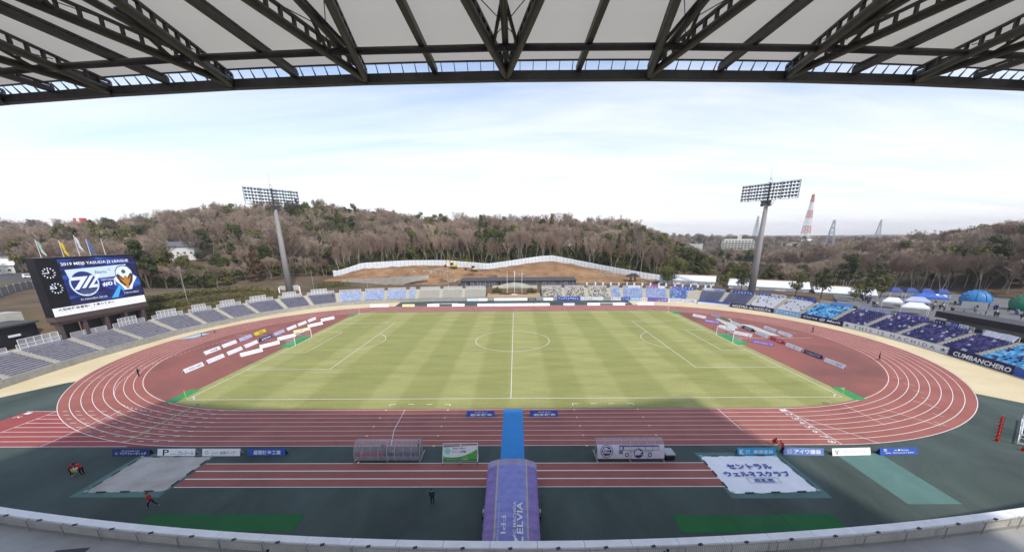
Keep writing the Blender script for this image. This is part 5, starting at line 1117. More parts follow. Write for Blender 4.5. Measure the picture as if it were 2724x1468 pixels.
# grey plastic sheets lying behind the right goal and by the far straight
M_sheet = mat('sheet_grey', (0.50, 0.50, 0.45), .7, .15, .8, .3)
def sheet(pts, lb):
    from mathutils import noise
    mb = MB(); n = 10; (ax, ay), (bx, by), (cx, cy), (dx_, dy_) = pts; vs = []
    for j in range(n+1):
        for i in range(n+1):
            u, v = i/n, j/n; x = (ax*(1-u)+bx*u)*(1-v)+(dx_*(1-u)+cx*u)*v; y = (ay*(1-u)+by*u)*(1-v)+(dy_*(1-u)+cy*u)*v
            vs.append((x+.25*noise.noise(Vector((x, y, 1))), y+.25*noise.noise(Vector((y, x, 5))), .02+.07*abs(noise.noise(Vector((x*1.3, y*1.3, 2))))))
    mb.add(vs, [(j*(n+1)+i, j*(n+1)+i+1, (j+1)*(n+1)+i+1, (j+1)*(n+1)+i) for j in range(n) for i in range(n)])
    tag(mb.build('ground_sheet', M_sheet, None, (ax, ay, 0), True), lb, 'sheet')
sheet([(60.2, 10.5), (62.0, 10.0), (66.8, 22.5), (62.2, 22.5)], 'grey ground sheet spread between the boards beyond the right goal')
sheet([(66.0, 3.0), (68.0, 2.0), (68.0, 14.0), (65.0, 16.0)], 'grey ground sheet beside the boards at the right bend')
sheet([(-33, 51.8), (-21, 51.8), (-22, 53.6), (-31, 53.6)], 'pale ground sheet on the green apron left of the far straight')
sheet([(32, 50.0), (45, 50.4), (42, 52.6), (34, 52.4)], 'pale ground sheet on the green apron right of the far straight')
# ================================================================ people
M_skin = mat('skin', (0.45, 0.28, 0.20), .6, .05, 5); M_hair = mat('hair_black', (0.012, 0.010, 0.010), .5, .1, 5)
CLOTH = {'red': mat('jacket_red', (0.42, 0.02, 0.02), .8, .1, 6), 'black': mat('suit_black', (0.010, 0.010, 0.013), .8, .1, 6), 'blue': mat('jacket_blue', (0.02, 0.04, 0.30), .8, .1, 6), 'grey': mat('jacket_grey', (0.22, 0.23, 0.26), .8, .1, 6), 'white': mat('jacket_white', (0.6, 0.6, 0.6), .8, .1, 6), 'navy': mat('jacket_navy', (0.02, 0.025, 0.07), .8, .1, 6)}
M_shoe = mat('shoe_white', (0.5, 0.5, 0.5), .6, .05, 5)
def V3(*a): return Vector(a)
def person_mesh(pose, jacket, trousers, shoe=None, fingers=True):
    """one continuous skinned body; pose = dict of joint positions (metres, feet near z = 0, facing +Y)"""
    J = dict(pelvis=V3(0, 0, .95), waist=V3(0, 0, 1.10), chest=V3(0, .01, 1.30), neck=V3(0, .01, 1.47), jaw=V3(0, .03, 1.55), head=V3(0, .03, 1.64), crown=V3(0, .02, 1.72),
             shL=V3(-.19, 0, 1.42), elL=V3(-.25, -.02, 1.14), wrL=V3(-.26, .06, .90), haL=V3(-.26, .09, .82), shR=V3(.19, 0, 1.42), elR=V3(.25, -.02, 1.14), wrR=V3(.26, .06, .90), haR=V3(.26, .09, .82),
             hiL=V3(-.10, 0, .92), knL=V3(-.11, .03, .50), anL=V3(-.11, 0, .09), toL=V3(-.12, .17, .04), hiR=V3(.10, 0, .92), knR=V3(.11, .03, .50), anR=V3(.11, 0, .09), toR=V3(.12, .17, .04))
    for k, v in pose.items(): J[k] = Vector(v)
    R = dict(pelvis=(.165, .12), waist=(.15, .11), chest=(.18, .125), neck=(.062, .062), jaw=(.07, .075), head=(.085, .10), crown=(.055, .065), shL=(.075,)*2, elL=(.052,)*2, wrL=(.036,)*2, haL=(.042, .026), shR=(.075,)*2, elR=(.052,)*2, wrR=(.036,)*2, haR=(.042, .026), hiL=(.10,)*2, knL=(.066,)*2, anL=(.045,)*2, toL=(.045, .035), hiR=(.10,)*2, knR=(.066,)*2, anR=(.045,)*2, toR=(.045, .035))
    E_ = [('pelvis', 'waist'), ('waist', 'chest'), ('chest', 'neck'), ('neck', 'jaw'), ('jaw', 'head'), ('head', 'crown')]
    for s in 'LR': E_ += [('chest', 'sh'+s), ('sh'+s, 'el'+s), ('el'+s, 'wr'+s), ('wr'+s, 'ha'+s), ('pelvis', 'hi'+s), ('hi'+s, 'kn'+s), ('kn'+s, 'an'+s), ('an'+s, 'to'+s)]
    if fingers:
        for s, sg in (('L', -1), ('R', 1)):
            d = (J['ha'+s]-J['wr'+s]).normalized(); side = Vector((0, 1, 0)) if abs(d.y) < .8 else Vector((1, 0, 0)); curl = Vector((-sg, 0, 0))*.5
            for i, (o, L_) in enumerate(((-.027, .055), (-.009, .066), (.009, .062), (.027, .048))):
                b = J['ha'+s]+side*o+d*.02; J[f'f{s}{i}'] = b+d*L_*.55; J[f'g{s}{i}'] = b+d*L_*.9+curl*L_*.5; R[f'f{s}{i}'] = (.010,)*2; R[f'g{s}{i}'] = (.008,)*2; E_ += [('ha'+s, f'f{s}{i}'), (f'f{s}{i}', f'g{s}{i}')]
            b = J['wr'+s]*.4+J['ha'+s]*.6+side*.045; J['t'+s] = b+d*.03+side*.012; R['t'+s] = (.011,)*2; E_ += [('ha'+s, 't'+s)]
    names = list(J); me = bpy.data.meshes.new('body'); me.from_pydata([tuple(J[n]) for n in names], [(names.index(a), names.index(b)) for a, b in E_], [])
    o = bpy.data.objects.new('tmp', me); COL.objects.link(o); md = o.modifiers.new('s', 'SKIN'); md.use_smooth_shade = True
    for i, n in enumerate(names): sv = me.skin_vertices[0].data[i]; sv.radius = R[n]; sv.use_root = (n == 'pelvis')
    ss = o.modifiers.new('u', 'SUBSURF'); ss.levels = 1; ss.render_levels = 1
    dg = bpy.context.evaluated_depsgraph_get(); ev = o.evaluated_get(dg); bm_ = bpy.data.meshes.new_from_object(ev); bpy.data.objects.remove(o)
    bm_.materials.clear()
    for m_ in (CLOTH[jacket], CLOTH[trousers], M_skin, shoe or M_shoe): bm_.materials.append(m_)
    part_of = {}
    for a, b in E_:
        if a in ('pelvis',) and b.startswith('hi') or a[:2] in ('hi', 'kn') and b[:2] in ('kn', 'an'): k = 1
        elif b[:2] == 'to': k = 3
        elif a in ('neck', 'jaw', 'head') or a[:2] in ('ha',) or b[:2] == 'ha' or a[0] == 'f' or b[0] in 'fgt': k = 2
        else: k = 0
        if b == 'jaw' or b == 'head' or b == 'crown': k = 2
        part_of[(a, b)] = k
    segs = [(J[a], J[b], part_of[(a, b)]) for a, b in E_]
    idx = []
    for p in bm_.polygons:
        c = p.center; best = 9; bk = 0
        for a, b, k in segs:
            ab = b-a; t = max(0, min(1, (c-a).dot(ab)/max(ab.length_squared, 1e-9))); d = (c-(a+ab*t)).length
            if d < best: best, bk = d, k
        idx.append(bk)
    bm_.polygons.foreach_set('material_index', idx); bm_.polygons.foreach_set('use_smooth', [True]*len(idx)); bm_.update()
    return bm_, J
def person(x, y, rz, label, jacket='black', trousers='black', pose=None, z=0.0, shoe=None, cap=False, group='people inside the stadium'):
    pose = pose or {}; me, J = person_mesh(pose, jacket, trousers, shoe)
    t = thing('person', label, 'person', (x, y, z), rz, group); obj_from(me, 'body', t)
    hd = J['head']; up = (J['crown']-J['jaw']).normalized(); mb = MB(); c = hd+up*.025; mb.ball((0, 0, 0), (.098, .108, .105), 12, 8)
    q = up.to_track_quat('Z', 'Y'); q = Vector((0, 0, 1)).rotation_difference(up); mb.v = [tuple(q @ Vector((v[0], v[1]-.028, max(v[2], -.045)+.02))+c) for v in mb.v]; part(mb, 'hair', M_hair, t, True)
    f = Vector((0, 1, 0)); f = (f-up*f.dot(up)).normalized(); r = f.cross(up)
    mb = MB(); mb.ball(tuple(hd+f*.105-up*.01), (.014, .020, .022), 6, 4); part(mb, 'nose', M_skin, t, True)
    for s in (-1, 1): mb = MB(); mb.ball(tuple(hd+r*s*.092), (.012, .022, .03), 6, 4); part(mb, 'ear', M_skin, t, True); mb = MB(); mb.ball(tuple(hd+f*.092+r*s*.033+up*.015), (.013, .008, .008), 6, 4); part(mb, 'eye', M_black, t, True)
    mb = MB(); mb.ball(tuple(hd+f*.098-up*.055), (.024, .008, .007), 6, 4); part(mb, 'mouth', mat('lips', (0.30, 0.10, 0.09), .6, 0, 1), t, True)
    return t
BEND = dict(waist=(0, .10, 1.08), chest=(0, .26, 1.22), neck=(0, .36, 1.34), jaw=(0, .42, 1.38), head=(0, .47, 1.42), crown=(0, .52, 1.49), shL=(-.19, .28, 1.31), shR=(.19, .28, 1.31), elL=(-.24, .40, 1.08), elR=(.24, .40, 1.08), wrL=(-.18, .52, .90), wrR=(.18, .52, .90), haL=(-.15, .58, .86), haR=(.15, .58, .86), knL=(-.12, .14, .50), knR=(.12, .10, .50), pelvis=(0, -.03, .92))
CROUCH = dict(pelvis=(0, -.10, .40), waist=(0, -.02, .56), chest=(0, .12, .74), neck=(0, .20, .88), jaw=(0, .25, .94), head=(0, .29, 1.0), crown=(0, .31, 1.07), shL=(-.19, .13, .84), shR=(.19, .13, .84), elL=(-.25, .30, .62), elR=(.25, .30, .62), wrL=(-.16, .46, .46), wrR=(.16, .46, .46), haL=(-.14, .52, .40), haR=(.14, .52, .40), hiL=(-.10, -.08, .40), hiR=(.10, -.08, .40), knL=(-.17, .28, .52), knR=(.17, .30, .50), anL=(-.14, .02, .09), anR=(.14, .06, .09), toL=(-.15, .19, .04), toR=(.15, .23, .04))
STRIDE = dict(hiL=(-.10, 0, .92), knL=(-.10, .26, .56), anL=(-.10, .30, .12), toL=(-.10, .47, .06), knR=(.10, -.16, .54), anR=(.10, -.52, .30), toR=(.10, -.50, .14), chest=(0, .09, 1.30), neck=(0, .12, 1.46), jaw=(0, .15, 1.54), head=(0, .17, 1.62), crown=(0, .17, 1.70), shL=(-.19, .06, 1.40), shR=(.19, .12, 1.40), elL=(-.26, -.16, 1.16), wrL=(-.22, -.04, .98), haL=(-.21, .03, .95), elR=(.26, .26, 1.16), wrR=(.18, .42, 1.08), haR=(.15, .48, 1.10))
WALK = dict(knL=(-.11, .16, .52), anL=(-.11, .20, .09), toL=(-.11, .37, .05), knR=(.11, -.05, .50), anR=(.11, -.28, .14), toR=(.11, -.14, .05))
person(-48.1, -53.45, math.radians(-80), 'left person in red jacket helping carry a yellow box', 'red', 'black', BEND)
person(-46.95, -53.35, math.radians(80), 'right person in red jacket helping carry a yellow box', 'red', 'black', BEND)
mb = MB(); mb.box((0, 0, .75), (.62, .38, .30)); mb.box((0, 0, .92), (.66, .42, .05), 0, 1); o = mb.build('yellow_box', [mat('box_yellow', (0.60, 0.45, 0.04), .6, .05, 2), M_white]); o.location = (-47.52, -53.42, 0); tag(o, 'yellow box carried between two people in red jackets', 'box')
person(-34.3, -58.4, math.radians(95), 'person in red jacket striding across the apron toward the left', 'red', 'black', STRIDE)
person(-7.3, -57.95, 0.1, 'person in dark suit standing with back turned near the tunnel', 'navy', 'black', None, 0, CLOTH['black'])
person(-70.9, -23.4, 2.0, 'person in black standing on the left bend of the track', 'black', 'black', None, 0, CLOTH['black'])
person(78.6, 5.6, -2.0, 'person in black on the right bend, farther of two', 'black', 'black', WALK, 0, CLOTH['black'])
person(74.4, -16.9, -2.2, 'person in black on the right bend, nearer of two', 'black', 'black', WALK, 0, CLOTH['black'])
person(32.4, -47.7, math.radians(170), 'person in red jacket crouching at the edge of the track', 'red', 'black', CROUCH)
person(32.0, -49.75, 0.15, 'person in red jacket bending between the cyan and blue boards', 'red', 'black', BEND)
person(-15.6, -68.3, 0.3, 'person in blue jacket on the walkway, left one below the railing', 'blue', 'black', WALK, ZF)
person(10.7, -68.25, -0.9, 'person in blue jacket on the walkway, right one below the railing', 'blue', 'black', WALK, ZF)
person(-14.9, -49.3, 3.0, 'person in dark jacket bending over inside the clear dugout', 'grey', 'black', BEND)
person(-10.8, -49.2, 1.2, 'person in dark jacket standing at the right end of the clear dugout', 'navy', 'black')
_p = wall_at(249.2, 4.2); person(_p[0], _p[1], 2.4, 'person in black on the left stand beside the wide stairway', 'black', 'black', WALK, WALL_H-.05+6*ROW_H)
# crowd on the plaza
cm = [person_mesh(WALK if i % 2 else {}, c_, t_c, None, False)[0] for i, (c_, t_c) in enumerate((('black', 'black'), ('navy', 'black'), ('blue', 'navy'), ('grey', 'black'), ('white', 'navy')))]
cn = ['black', 'dark navy', 'blue', 'grey', 'white']
cr2 = random.Random(9)
hair_me = MB(); hair_me.ball((0, -.005, 1.665), (.098, .108, .085), 8, 6); hair_me = hair_me.mesh('hair', M_hair, smooth=True)
for i in range(95):
    f = cr2.random(); q = cr2.random()
    if i < 45: x = 109.5+22*f+cr2.gauss(0, 1.2); y = -6-14*f+cr2.gauss(0, 1.5)          # queue behind the canopy
    elif i < 75: x = 112+22*f; y = 8+12*q
    else: x = 106+10*f; y = 20+14*f+cr2.gauss(0, 1)
    if i < 45: x, y = 110+cr2.random()*24, -18+cr2.random()*24
    k = cr2.choices(range(5), (6, 4, 3, 2, 2))[0]; e = thing('person', f'person in {cn[k]} top in the crowd on the plaza', 'person', (x, y, 4.12), cr2.random()*6.28, f'people in {cn[k]} tops on the plaza'); obj_from(cm[k], 'body', e); obj_from(hair_me, 'hair', e)
# ================================================================ floodlight towers
lampmb = MB(); lampmb.tube((0, 0.30, 0), (0, -0.22, 0), 0.26, 0.42, 10, 0, False); lampmb.add([(0.42*math.cos(i*.628), -0.22, 0.42*math.sin(i*.628)) for i in range(10)], [tuple(range(10))], 1); lampmb.add([(0.26*math.cos(i*.628), 0.30, 0.26*math.sin(i*.628)) for i in range(10)], [tuple(range(9, -1, -1))], 0)
lamp_me = lampmb.mesh('lamp', [M_dark, mat('lamp_glass', (0.10, 0.105, 0.115), 0.25, 0.3, 2)])
def flood(x, y, z0, ztop, label, zc):
    rz = math.atan2(y, x)+math.pi/2 if x > 0 else math.atan2(y, x)+math.pi/2      # local -Y looks at the pitch centre
    rz = math.atan2(-y, -x)+math.pi/2
    t = thing('floodlight_tower', label, 'floodlight', (x, y, z0), rz, 'stadium floodlight towers'); h = ztop-z0
    mb = MB(); mb.tube((0, 0, -1.5), (0, 0, h), 1.30, 0.62, 20); part(mb, 'mast', M_pole, t, True)
    W_, zb, zt = 18.6, h+1.6, h+6.9
    mb = MB()
    for k in range(6):
        z = zb+(zt-zb)*k/5; mb.bar((-W_/2, 0.35, z-0.30), (W_/2, 0.35, z-0.30), 0.10, 0.12)
        mb.bar((-W_/2, -0.1, z-0.34), (W_/2, -0.1, z-0.34), 0.06, 0.06)
    for k in range(8):
        xx = -W_/2+W_*k/7; mb.bar((xx, 0.4, zb-0.4), (xx, 0.4, zt), 0.12); mb.bar((xx, -0.12, zb-0.4), (xx, -0.12, zt), 0.05)
    mb.bar((-W_/2, 0.4, zt), (W_/2, 0.4, zt), 0.08)
    mb.bar((-1.4, 0.35, h-0.6), (-2.6, 0.35, zb), 0.1); mb.bar((1.4, 0.35, h-0.6), (2.6, 0.35, zb), 0.1)
    for z in (h-0.6, h+0.4): mb.bar((-1.8, 0.1, z), (1.8, 0.1, z), 0.12)
    mb.bar((0, 0.3, h-0.5), (0, 0.3, zt+0.2), 0.5, 0.4)
    part(mb, 'lamp_frame', M_dark, t)
    mb = MB(); mb.bar((-0.7, 0.35, zt), (0, 0.35, zt+1.6), 0.08); mb.bar((0.7, 0.35, zt), (0, 0.35, zt+1.6), 0.08); mb.tube((-.3, 0.35, zt+.8), (-.3, 0.35, zt+5.0), 0.035, None, 6); part(mb, 'lightning_rod', M_dark, t)
    for k in range(5):
        for i in range(18):
            if k == 0 and i in (0, 1) and x < 0: continue
            o = obj_from(lamp_me, 'lamp', t, (-W_/2+W_*(i+.5)/18, 0.0, zb+(zt-zb)*(k+.45)/5)); o.rotation_euler = (math.radians(18), 0, random.Random(k*40+i).uniform(-.3, .3))
    for k in range(2):
        for i in range(3): o = obj_from(lamp_me, 'lamp', t, (-1.2+1.2*i, -0.3, h-0.2+k*1.0)); o.rotation_euler = (math.radians(25), 0, 0); o.scale = (1.4, 1.2, 1.4)
    mb = MB(); mb.box((0, 0.1, h+0.6), (1.7, .5, 1.5)); part(mb, 'junction_box', M_dark, t)
    return t
flood(-87.4, 53.6, 4.6, 35.4, 'left floodlight tower with wide lamp rack on the wooded bank', 0)
flood(89.5, 50.0, 3.8, 35.1, 'right floodlight tower with wide lamp rack behind the right stand', 0)
t = thing('tower_plinth', 'pale concrete enclosure round the foot of the left floodlight tower', 'plinth', (-87.4, 53.6, 3.2), math.radians(32))
for x in (-3.4, 3.4): mb = MB(); mb.box((x, 0, 1.4), (.4, 4.4, 4.4)); part(mb, 'side_wall', M_white, t)
mb = MB(); mb.box((0, 2.2, 1.9), (6.4, .3, 4.2)); part(mb, 'back_wall', M_conc_l, t)
# ================================================================ scoreboard
SBX, SBY = -98.6, -1.4
sb = thing('scoreboard', 'big dark video scoreboard on brown legs above the left stand', 'scoreboard', (SBX, SBY, 3.8), math.radians(90)); zq = 3.8
M_brown = mat('scoreboard_brown', (0.105, 0.075, 0.068), 0.6, 0.1, 2)
def lz(z): return z-zq
mb = MB(); mb.box((0, 0.95, lz(15.2)), (20.4, 1.9, 12.5)); part(mb, 'cabinet', mat('scoreboard_black', (0.010, 0.010, 0.014), 0.35, 0.1, 1), sb)
mb = MB(); mb.box((0, 1.0, lz(8.4)), (20.4, 2.0, 1.1)); mb.box((0, 1.2, lz(7.5)), (19.6, 1.6, .7)); part(mb, 'base_beam', M_brown, sb)
for x in (-9.3, -4.6, 0.0, 4.6, 9.0):
    mb = MB(); mb.box((x, 0.9, lz(5.6)), (.75, .9, 3.9)); part(mb, 'leg', M_brown, sb)
for x in (-6.9, -2.2, 2.3, 6.8): mb = MB(); mb.box((x, 1.6, lz(5.4)), (3.6, .1, 3.4)); part(mb, 'rear_panel', M_black, sb)
E_strip = emat('led_white', (0.80, 0.82, 0.86), 0.75); E_txt = emat('led_white_text', (0.75, 0.80, 0.95), 0.7); E_navy = None
m = bpy.data.materials.new('led_picture'); m.use_nodes = True; t_ = m.node_tree; b_ = t_.nodes['Principled BSDF']
g_ = t_.nodes.new('ShaderNodeNewGeometry'); mp_ = t_.nodes.new('ShaderNodeMapping'); mp_.inputs['Rotation'].default_value = (math.radians(35), 0, 0); mp_.inputs['Scale'].default_value = (1, .14, .5); t_.links.new(g_.outputs['Position'], mp_.inputs[0])
w_ = t_.nodes.new('ShaderNodeTexNoise'); w_.inputs['Scale'].default_value = 1.1; w_.inputs['Detail'].default_value = 2; w_.inputs['Distortion'].default_value = .8; t_.links.new(mp_.outputs[0], w_.inputs['Vector'])
r_ = t_.nodes.new('ShaderNodeValToRGB'); r_.color_ramp.elements[0].position = .40; r_.color_ramp.elements[0].color = (0.002, 0.004, 0.030, 1); r_.color_ramp.elements[1].position = .75; r_.color_ramp.elements[1].color = (0.02, 0.20, 0.75, 1); e = r_.color_ramp.elements.new(.52); e.color = (0.006, 0.014, 0.17, 1)
t_.links.new(w_.outputs['Fac'], r_.inputs[0]); t_.links.new(r_.outputs[0], b_.inputs['Emission Color']); b_.inputs['Emission Strength'].default_value = 0.8; b_.inputs['Base Color'].default_value = (0.01, 0.01, 0.02, 1); b_.inputs['Roughness'].default_value = .35
def sbflat(pts, name, m_, y, parent=sb): mbx = MB(); mbx.add([(p[0], y, lz(p[1])) for p in pts], [tuple(range(len(pts)))]); return part(mbx, name, m_, parent)
scr = sbflat([(-6.4, 11.15), (9.9, 11.15), (9.9, 21.0), (-6.4, 21.0)], 'video_screen', m, -.02)
sbflat([(-10.1, 9.05), (10.0, 9.05), (10.0, 10.85), (-10.1, 10.85)], 'message_strip', E_strip, -.02)
def sbtext(body, x, z, w, h, m_, bold=0, y=-.06): o = obj_from(text_mesh(body, w, h, m_, bold=bold), 'lettering', sb, (x, y, lz(z))); return o
E_dark = mat('led_dark_text', (0.03, 0.03, 0.05), .6, 0, 1); E_pale = emat('led_pale_blue', (0.55, 0.68, 0.85), .75); E_dnavy = emat('led_navy', (0.012, 0.03, 0.17), .8); E_gold = emat('led_gold', (0.45, 0.20, 0.02), .8); E_grn = emat('led_green', (0.01, 0.12, 0.07), .8); E_brn = emat('led_brown', (0.05, 0.025, 0.015), .8); E_cy = emat('led_cyan', (0.05, 0.35, 0.75), .8)
sbtext('2019 MEIJI YASUDA J2 LEAGUE', 1.2, 19.85, 14.4, 0.85, E_txt, .02)
sbtext('大型映像装置整備工事のために', -3.4, 10.38, 11.6, .62, E_dark, .02); sbtext('「ふるさと納税」の御協力ありがとうございました', -.1, 9.5, 18.6, .62, E_dark, .02)
sbflat([(-5.6, 18.7), (7.6, 19.05), (6.0, 16.4), (-5.2, 16.2)], 'pale_band', E_pale, -.035)
sbtext('Abema', 1.3, 17.7, 2.6, .75, E_dark); sbtext('TV', 3.3, 18.0, .7, .4, E_dark); sbtext('MATCHDAY', 2.5, 15.75, 3.0, .42, E_txt); sbtext('#01', 2.4, 14.75, 3.0, 1.05, E_txt, .03); sbtext('FC MACHIDA ZELVIA', -1.6, 11.9, 5.6, .42, E_txt); sbtext('TOKYO VERDY', 7.0, 12.0, 3.8, .42, E_txt)
sbflat([(2.0, 11.3), (4.6, 14.2), (5.0, 13.8), (3.6, 11.3)], 'blue_flash', E_cy, -.033); sbflat([(4.6, 13.6), (6.0, 14.3), (6.8, 12.9), (5.2, 12.5)], 'blue_flash', E_cy, -.033)
def circ(cx, cz, r, n=40): return [(cx+r*math.cos(2*math.pi*i/n), cz+r*math.sin(2*math.pi*i/n)) for i in range(n)]
sbflat(circ(-2.6, 15.5, 2.95), 'crest_rim', E_pale, -.045); sbflat(circ(-2.6, 15.5, 2.65), 'crest_field', E_dnavy, -.055)
for q in ([(-4.9, 17.0), (-1.9, 17.0), (-2.5, 16.3), (-5.1, 16.3)], [(-2.6, 17.0), (-1.6, 17.0), (-4.1, 14.2), (-5.1, 14.2)], [(-1.1, 17.1), (-.3, 17.1), (-2.7, 14.4), (-3.5, 14.4)], [(.3, 17.1), (1.1, 17.1), (-1.6, 14.3), (-2.2, 14.3)], [(-1.6, 15.0), (-.1, 15.0), (-.1, 14.3), (-2.2, 14.3)]): sbflat(q, 'crest_stroke', E_txt, -.065)
sbtext('ZELVIA', -2.4, 13.65, 3.4, .7, emat('led_bronze', (0.12, 0.11, 0.06), .8), .02, -.065); sbtext('SINCE 1989', -2.4, 13.05, 1.6, .16, E_txt, 0, -.065)
sh = [(3.4, 15.6), (4.4, 16.6), (4.5, 17.6), (5.3, 18.6), (6.5, 18.9), (7.7, 18.6), (8.5, 17.6), (8.6, 16.6), (9.6, 15.6), (8.2, 14.0), (7.6, 12.9), (7.5, 12.6), (5.5, 12.6), (5.4, 12.9), (4.8, 14.0)]
sbflat(sh, 'crest_rim', E_dnavy, -.045); sbflat([(6.5+(x-6.5)*.93, 15.7+(z-15.7)*.93) for x, z in sh], 'crest_field', E_txt, -.055)
sbflat([(4.4, 16.4), (5.0, 16.9), (6.1, 15.6), (6.5, 15.2), (6.9, 15.6), (8.0, 16.9), (8.6, 16.4), (8.0, 14.7), (7.0, 13.6), (6.0, 13.6), (5.0, 14.7)], 'crest_wing', E_brn, -.065)
sbflat([(5.0, 16.2), (6.0, 15.2), (6.2, 16.2), (6.9, 16.2), (7.0, 15.2), (8.0, 16.2), (7.2, 14.5), (6.8, 14.2), (6.9, 13.1), (6.1, 13.1), (6.2, 14.2), (5.8, 14.5)], 'crest_bird', E_gold, -.075)
sbflat(circ(6.45, 17.3, .5, 20), 'crest_ball', E_grn, -.075)
for cx, cz in ((-8.5, 18.3), (-8.1, 15.0)):
    for i in range(12):
        a = math.pi*i/6; mbx = MB(); mbx.bar((cx+.85*math.sin(a), -.05, lz(cz+.85*math.cos(a))), (cx+1.15*math.sin(a), -.05, lz(cz+1.15*math.cos(a))), .16, .03, 0, (0, 1, 0)); part(mbx, 'clock_mark', E_txt, sb)
    for a, L_ in ((math.radians(-90 if cx < -8.3 else -88), 1.0), (math.radians(-8 if cx < -8.3 else -20), .7)): mbx = MB(); mbx.bar((cx, -.06, lz(cz)), (cx+L_*math.sin(a), -.06, lz(cz+L_*math.cos(a))), .14, .03, 0, (0, 1, 0)); part(mbx, 'clock_hand', E_txt, sb)
sbtext('45', -8.9, 15.3, .6, .35, E_txt, .02)
# flags behind the scoreboard
for i, (y, zt, m_, lb) in enumerate(((0.2, 25.3, mat('flag_white_green', (0.45, 0.55, 0.48), .8, .3, 1.5), 'white and green flag behind the scoreboard'), (4.7, 25.0, mat('flag_yellow', (0.75, 0.55, 0.02), .8, .1, 2), 'bright yellow flag behind the scoreboard'), (8.2, 26.2, C_white, 'white flag on the tallest pole behind the scoreboard'), (10.7, 25.3, mat('flag_blue', (0.08, 0.16, 0.45), .8, .2, 2), 'blue flag behind the scoreboard'), (14.3, 25.3, None, 'bare flagpole behind the scoreboard'))):
    z0 = H(-112, y); t = thing('flagpole', lb, 'flagpole', (-112, y, z0), 0, 'flagpoles behind the scoreboard')
    mb = MB(); mb.tube((0, 0, 0), (0, 0, zt-z0), .09, .05, 8); part(mb, 'pole', M_white, t)
    if m_:
        mb = MB(); h_ = zt-z0-.3; A = [(0.08, .0+.05*k, h_-.42*k) for k in range(8)]; B = [(.25+.12*math.sin(k*1.3), .35+.09*k, h_-.5-.46*k) for k in range(8)]
        mb.strip(A, B); mb.strip([(x+.02, y_, z) for x, y_, z in B], [(x+.02, y_, z) for x, y_, z in A]); part(mb, 'flag_cloth', m_, t, True)
# ================================================================ buildings along the stands
M_blackwall = mat('black_cladding', (0.018, 0.017, 0.022), .6, .15, 1); M_roofd = mat('dark_roof', (0.075, 0.072, 0.075), .7, .12, 1)
t = thing('dark_building', 'long low black building behind the left stand beside the scoreboard', 'building', (-104.5, -28, 3.5), 0, None, world=True)
mb = MB(); mb.prism([(-107.5, -48), (-101.6, -48), (-102.4, -12.2), (-107.5, -12.2)], 3.4, 8.2); part(mb, 'wall', M_blackwall, t)
mb = MB(); mb.prism([(-108.0, -48.5), (-101.0, -48.5), (-101.8, -11.9), (-108.0, -11.9)], 8.2, 8.55); part(mb, 'roof', M_roofd, t)
mb = MB(); mb.box((-101.86, -21.5, 4.9), (.12, 1.9, 2.5)); dr = part(mb, 'doorway', M_conc, t); mb = MB(); mb.box((-101.80, -21.5, 4.9), (.08, 2.2, 2.8)); 
mb = MB(); mb.box((-101.95, -16.4, 6.3), (.1, 1.9, .45)); part(mb, 'sign_plate', M_white, t)
mb = MB(); mb.box((-101.75, -20.2, 5.2), (.1, .5, .9)); part(mb, 'toilet_sign', mat('sign_blue', (0.12, 0.4, 0.55), .6, 0, 1), t)
t = thing('retaining_wall', 'grey concrete retaining wall above the black building on the left', 'wall', (-111, -20, 3), 0, None, world=True)
mb = MB(); mb.prism([(-112.5, -60), (-110.6, -60), (-110.6, -13), (-109.0, -9), (-112.5, -9)], 3.0, 9.9); part(mb, 'wall_face', M_conc_l, t)
t = thing('concrete_ramp_wall', 'curved grey concrete wall right of the scoreboard', 'wall', (-108, 16, 3.5), 0, None, world=True)
mb = MB(); A = [(-104.0, 9.0), (-106.5, 9.6), (-109, 11), (-110.6, 13.5), (-111, 17)]; mb.strip([(*p, 3.4) for p in A], [(*p, 7.4-.5*i) for i, p in enumerate(A)]); mb.strip([(p[0]-.4, p[1]+.5, 7.4-.5*i) for i, p in enumerate(A)], [(p[0]-.4, p[1]+.5, 3.4) for i, p in enumerate(A)]); mb.strip([(*p, 7.4-.5*i) for i, p in enumerate(A)], [(p[0]-.4, p[1]+.5, 7.4-.5*i) for i, p in enumerate(A)]); part(mb, 'wall_face', M_conc, t)
# dark clubhouse behind the far stand
M_clad = mat('grey_cladding', (0.10, 0.10, 0.112), .6, .1, 1, stretch=(1, 1, 6))
t = thing('clubhouse', 'long low dark grey clubhouse behind the middle of the far stand', 'building', (2, 76, 3.6), 0, None, world=True)
mb = MB(); mb.box((2.0, 77.0, 4.9), (51.0, 5.5, 2.9)); part(mb, 'wall', M_clad, t)
mb = MB(); mb.add([(-24.4, 73.4, 6.25), (28.4, 73.4, 6.25), (28.4, 80.6, 6.25), (-24.4, 80.6, 6.25), (-22.6, 76.6, 7.45), (26.6, 76.6, 7.45)], [(0, 1, 5, 4), (1, 2, 5), (2, 3, 4, 5), (3, 0, 4), (3, 2, 1, 0)]); part(mb, 'roof', M_roofd, t)
for x in np.arange(-21.5, 27, 5.3): mb = MB(); mb.bar((x, 74.16, 3.6), (x, 74.16, 6.2), .12); part(mb, 'downpipe', M_galv, t)
for x in (-18.5, -15.2, -13.0, -9.0, 13.5, 17.5, 23.0):
    mb = MB(); mb.box((x, 74.2, 5.05), (1.3, .1, 1.0)); w_ = part(mb, 'window', M_white, t); mb = MB(); mb.box((x, 74.14, 5.05), (1.1, .06, .82)); part(mb, 'pane', mat('window_glass', (0.06, 0.07, 0.08), .1, .1, 1), w_)
for x in (-19.9, -6.3): mb = MB(); mb.box((x, 74.2, 4.6), (1.1, .1, 2.2)); part(mb, 'door', mat('door_dark', (0.03, 0.03, 0.035), .5, .1, 1), t)
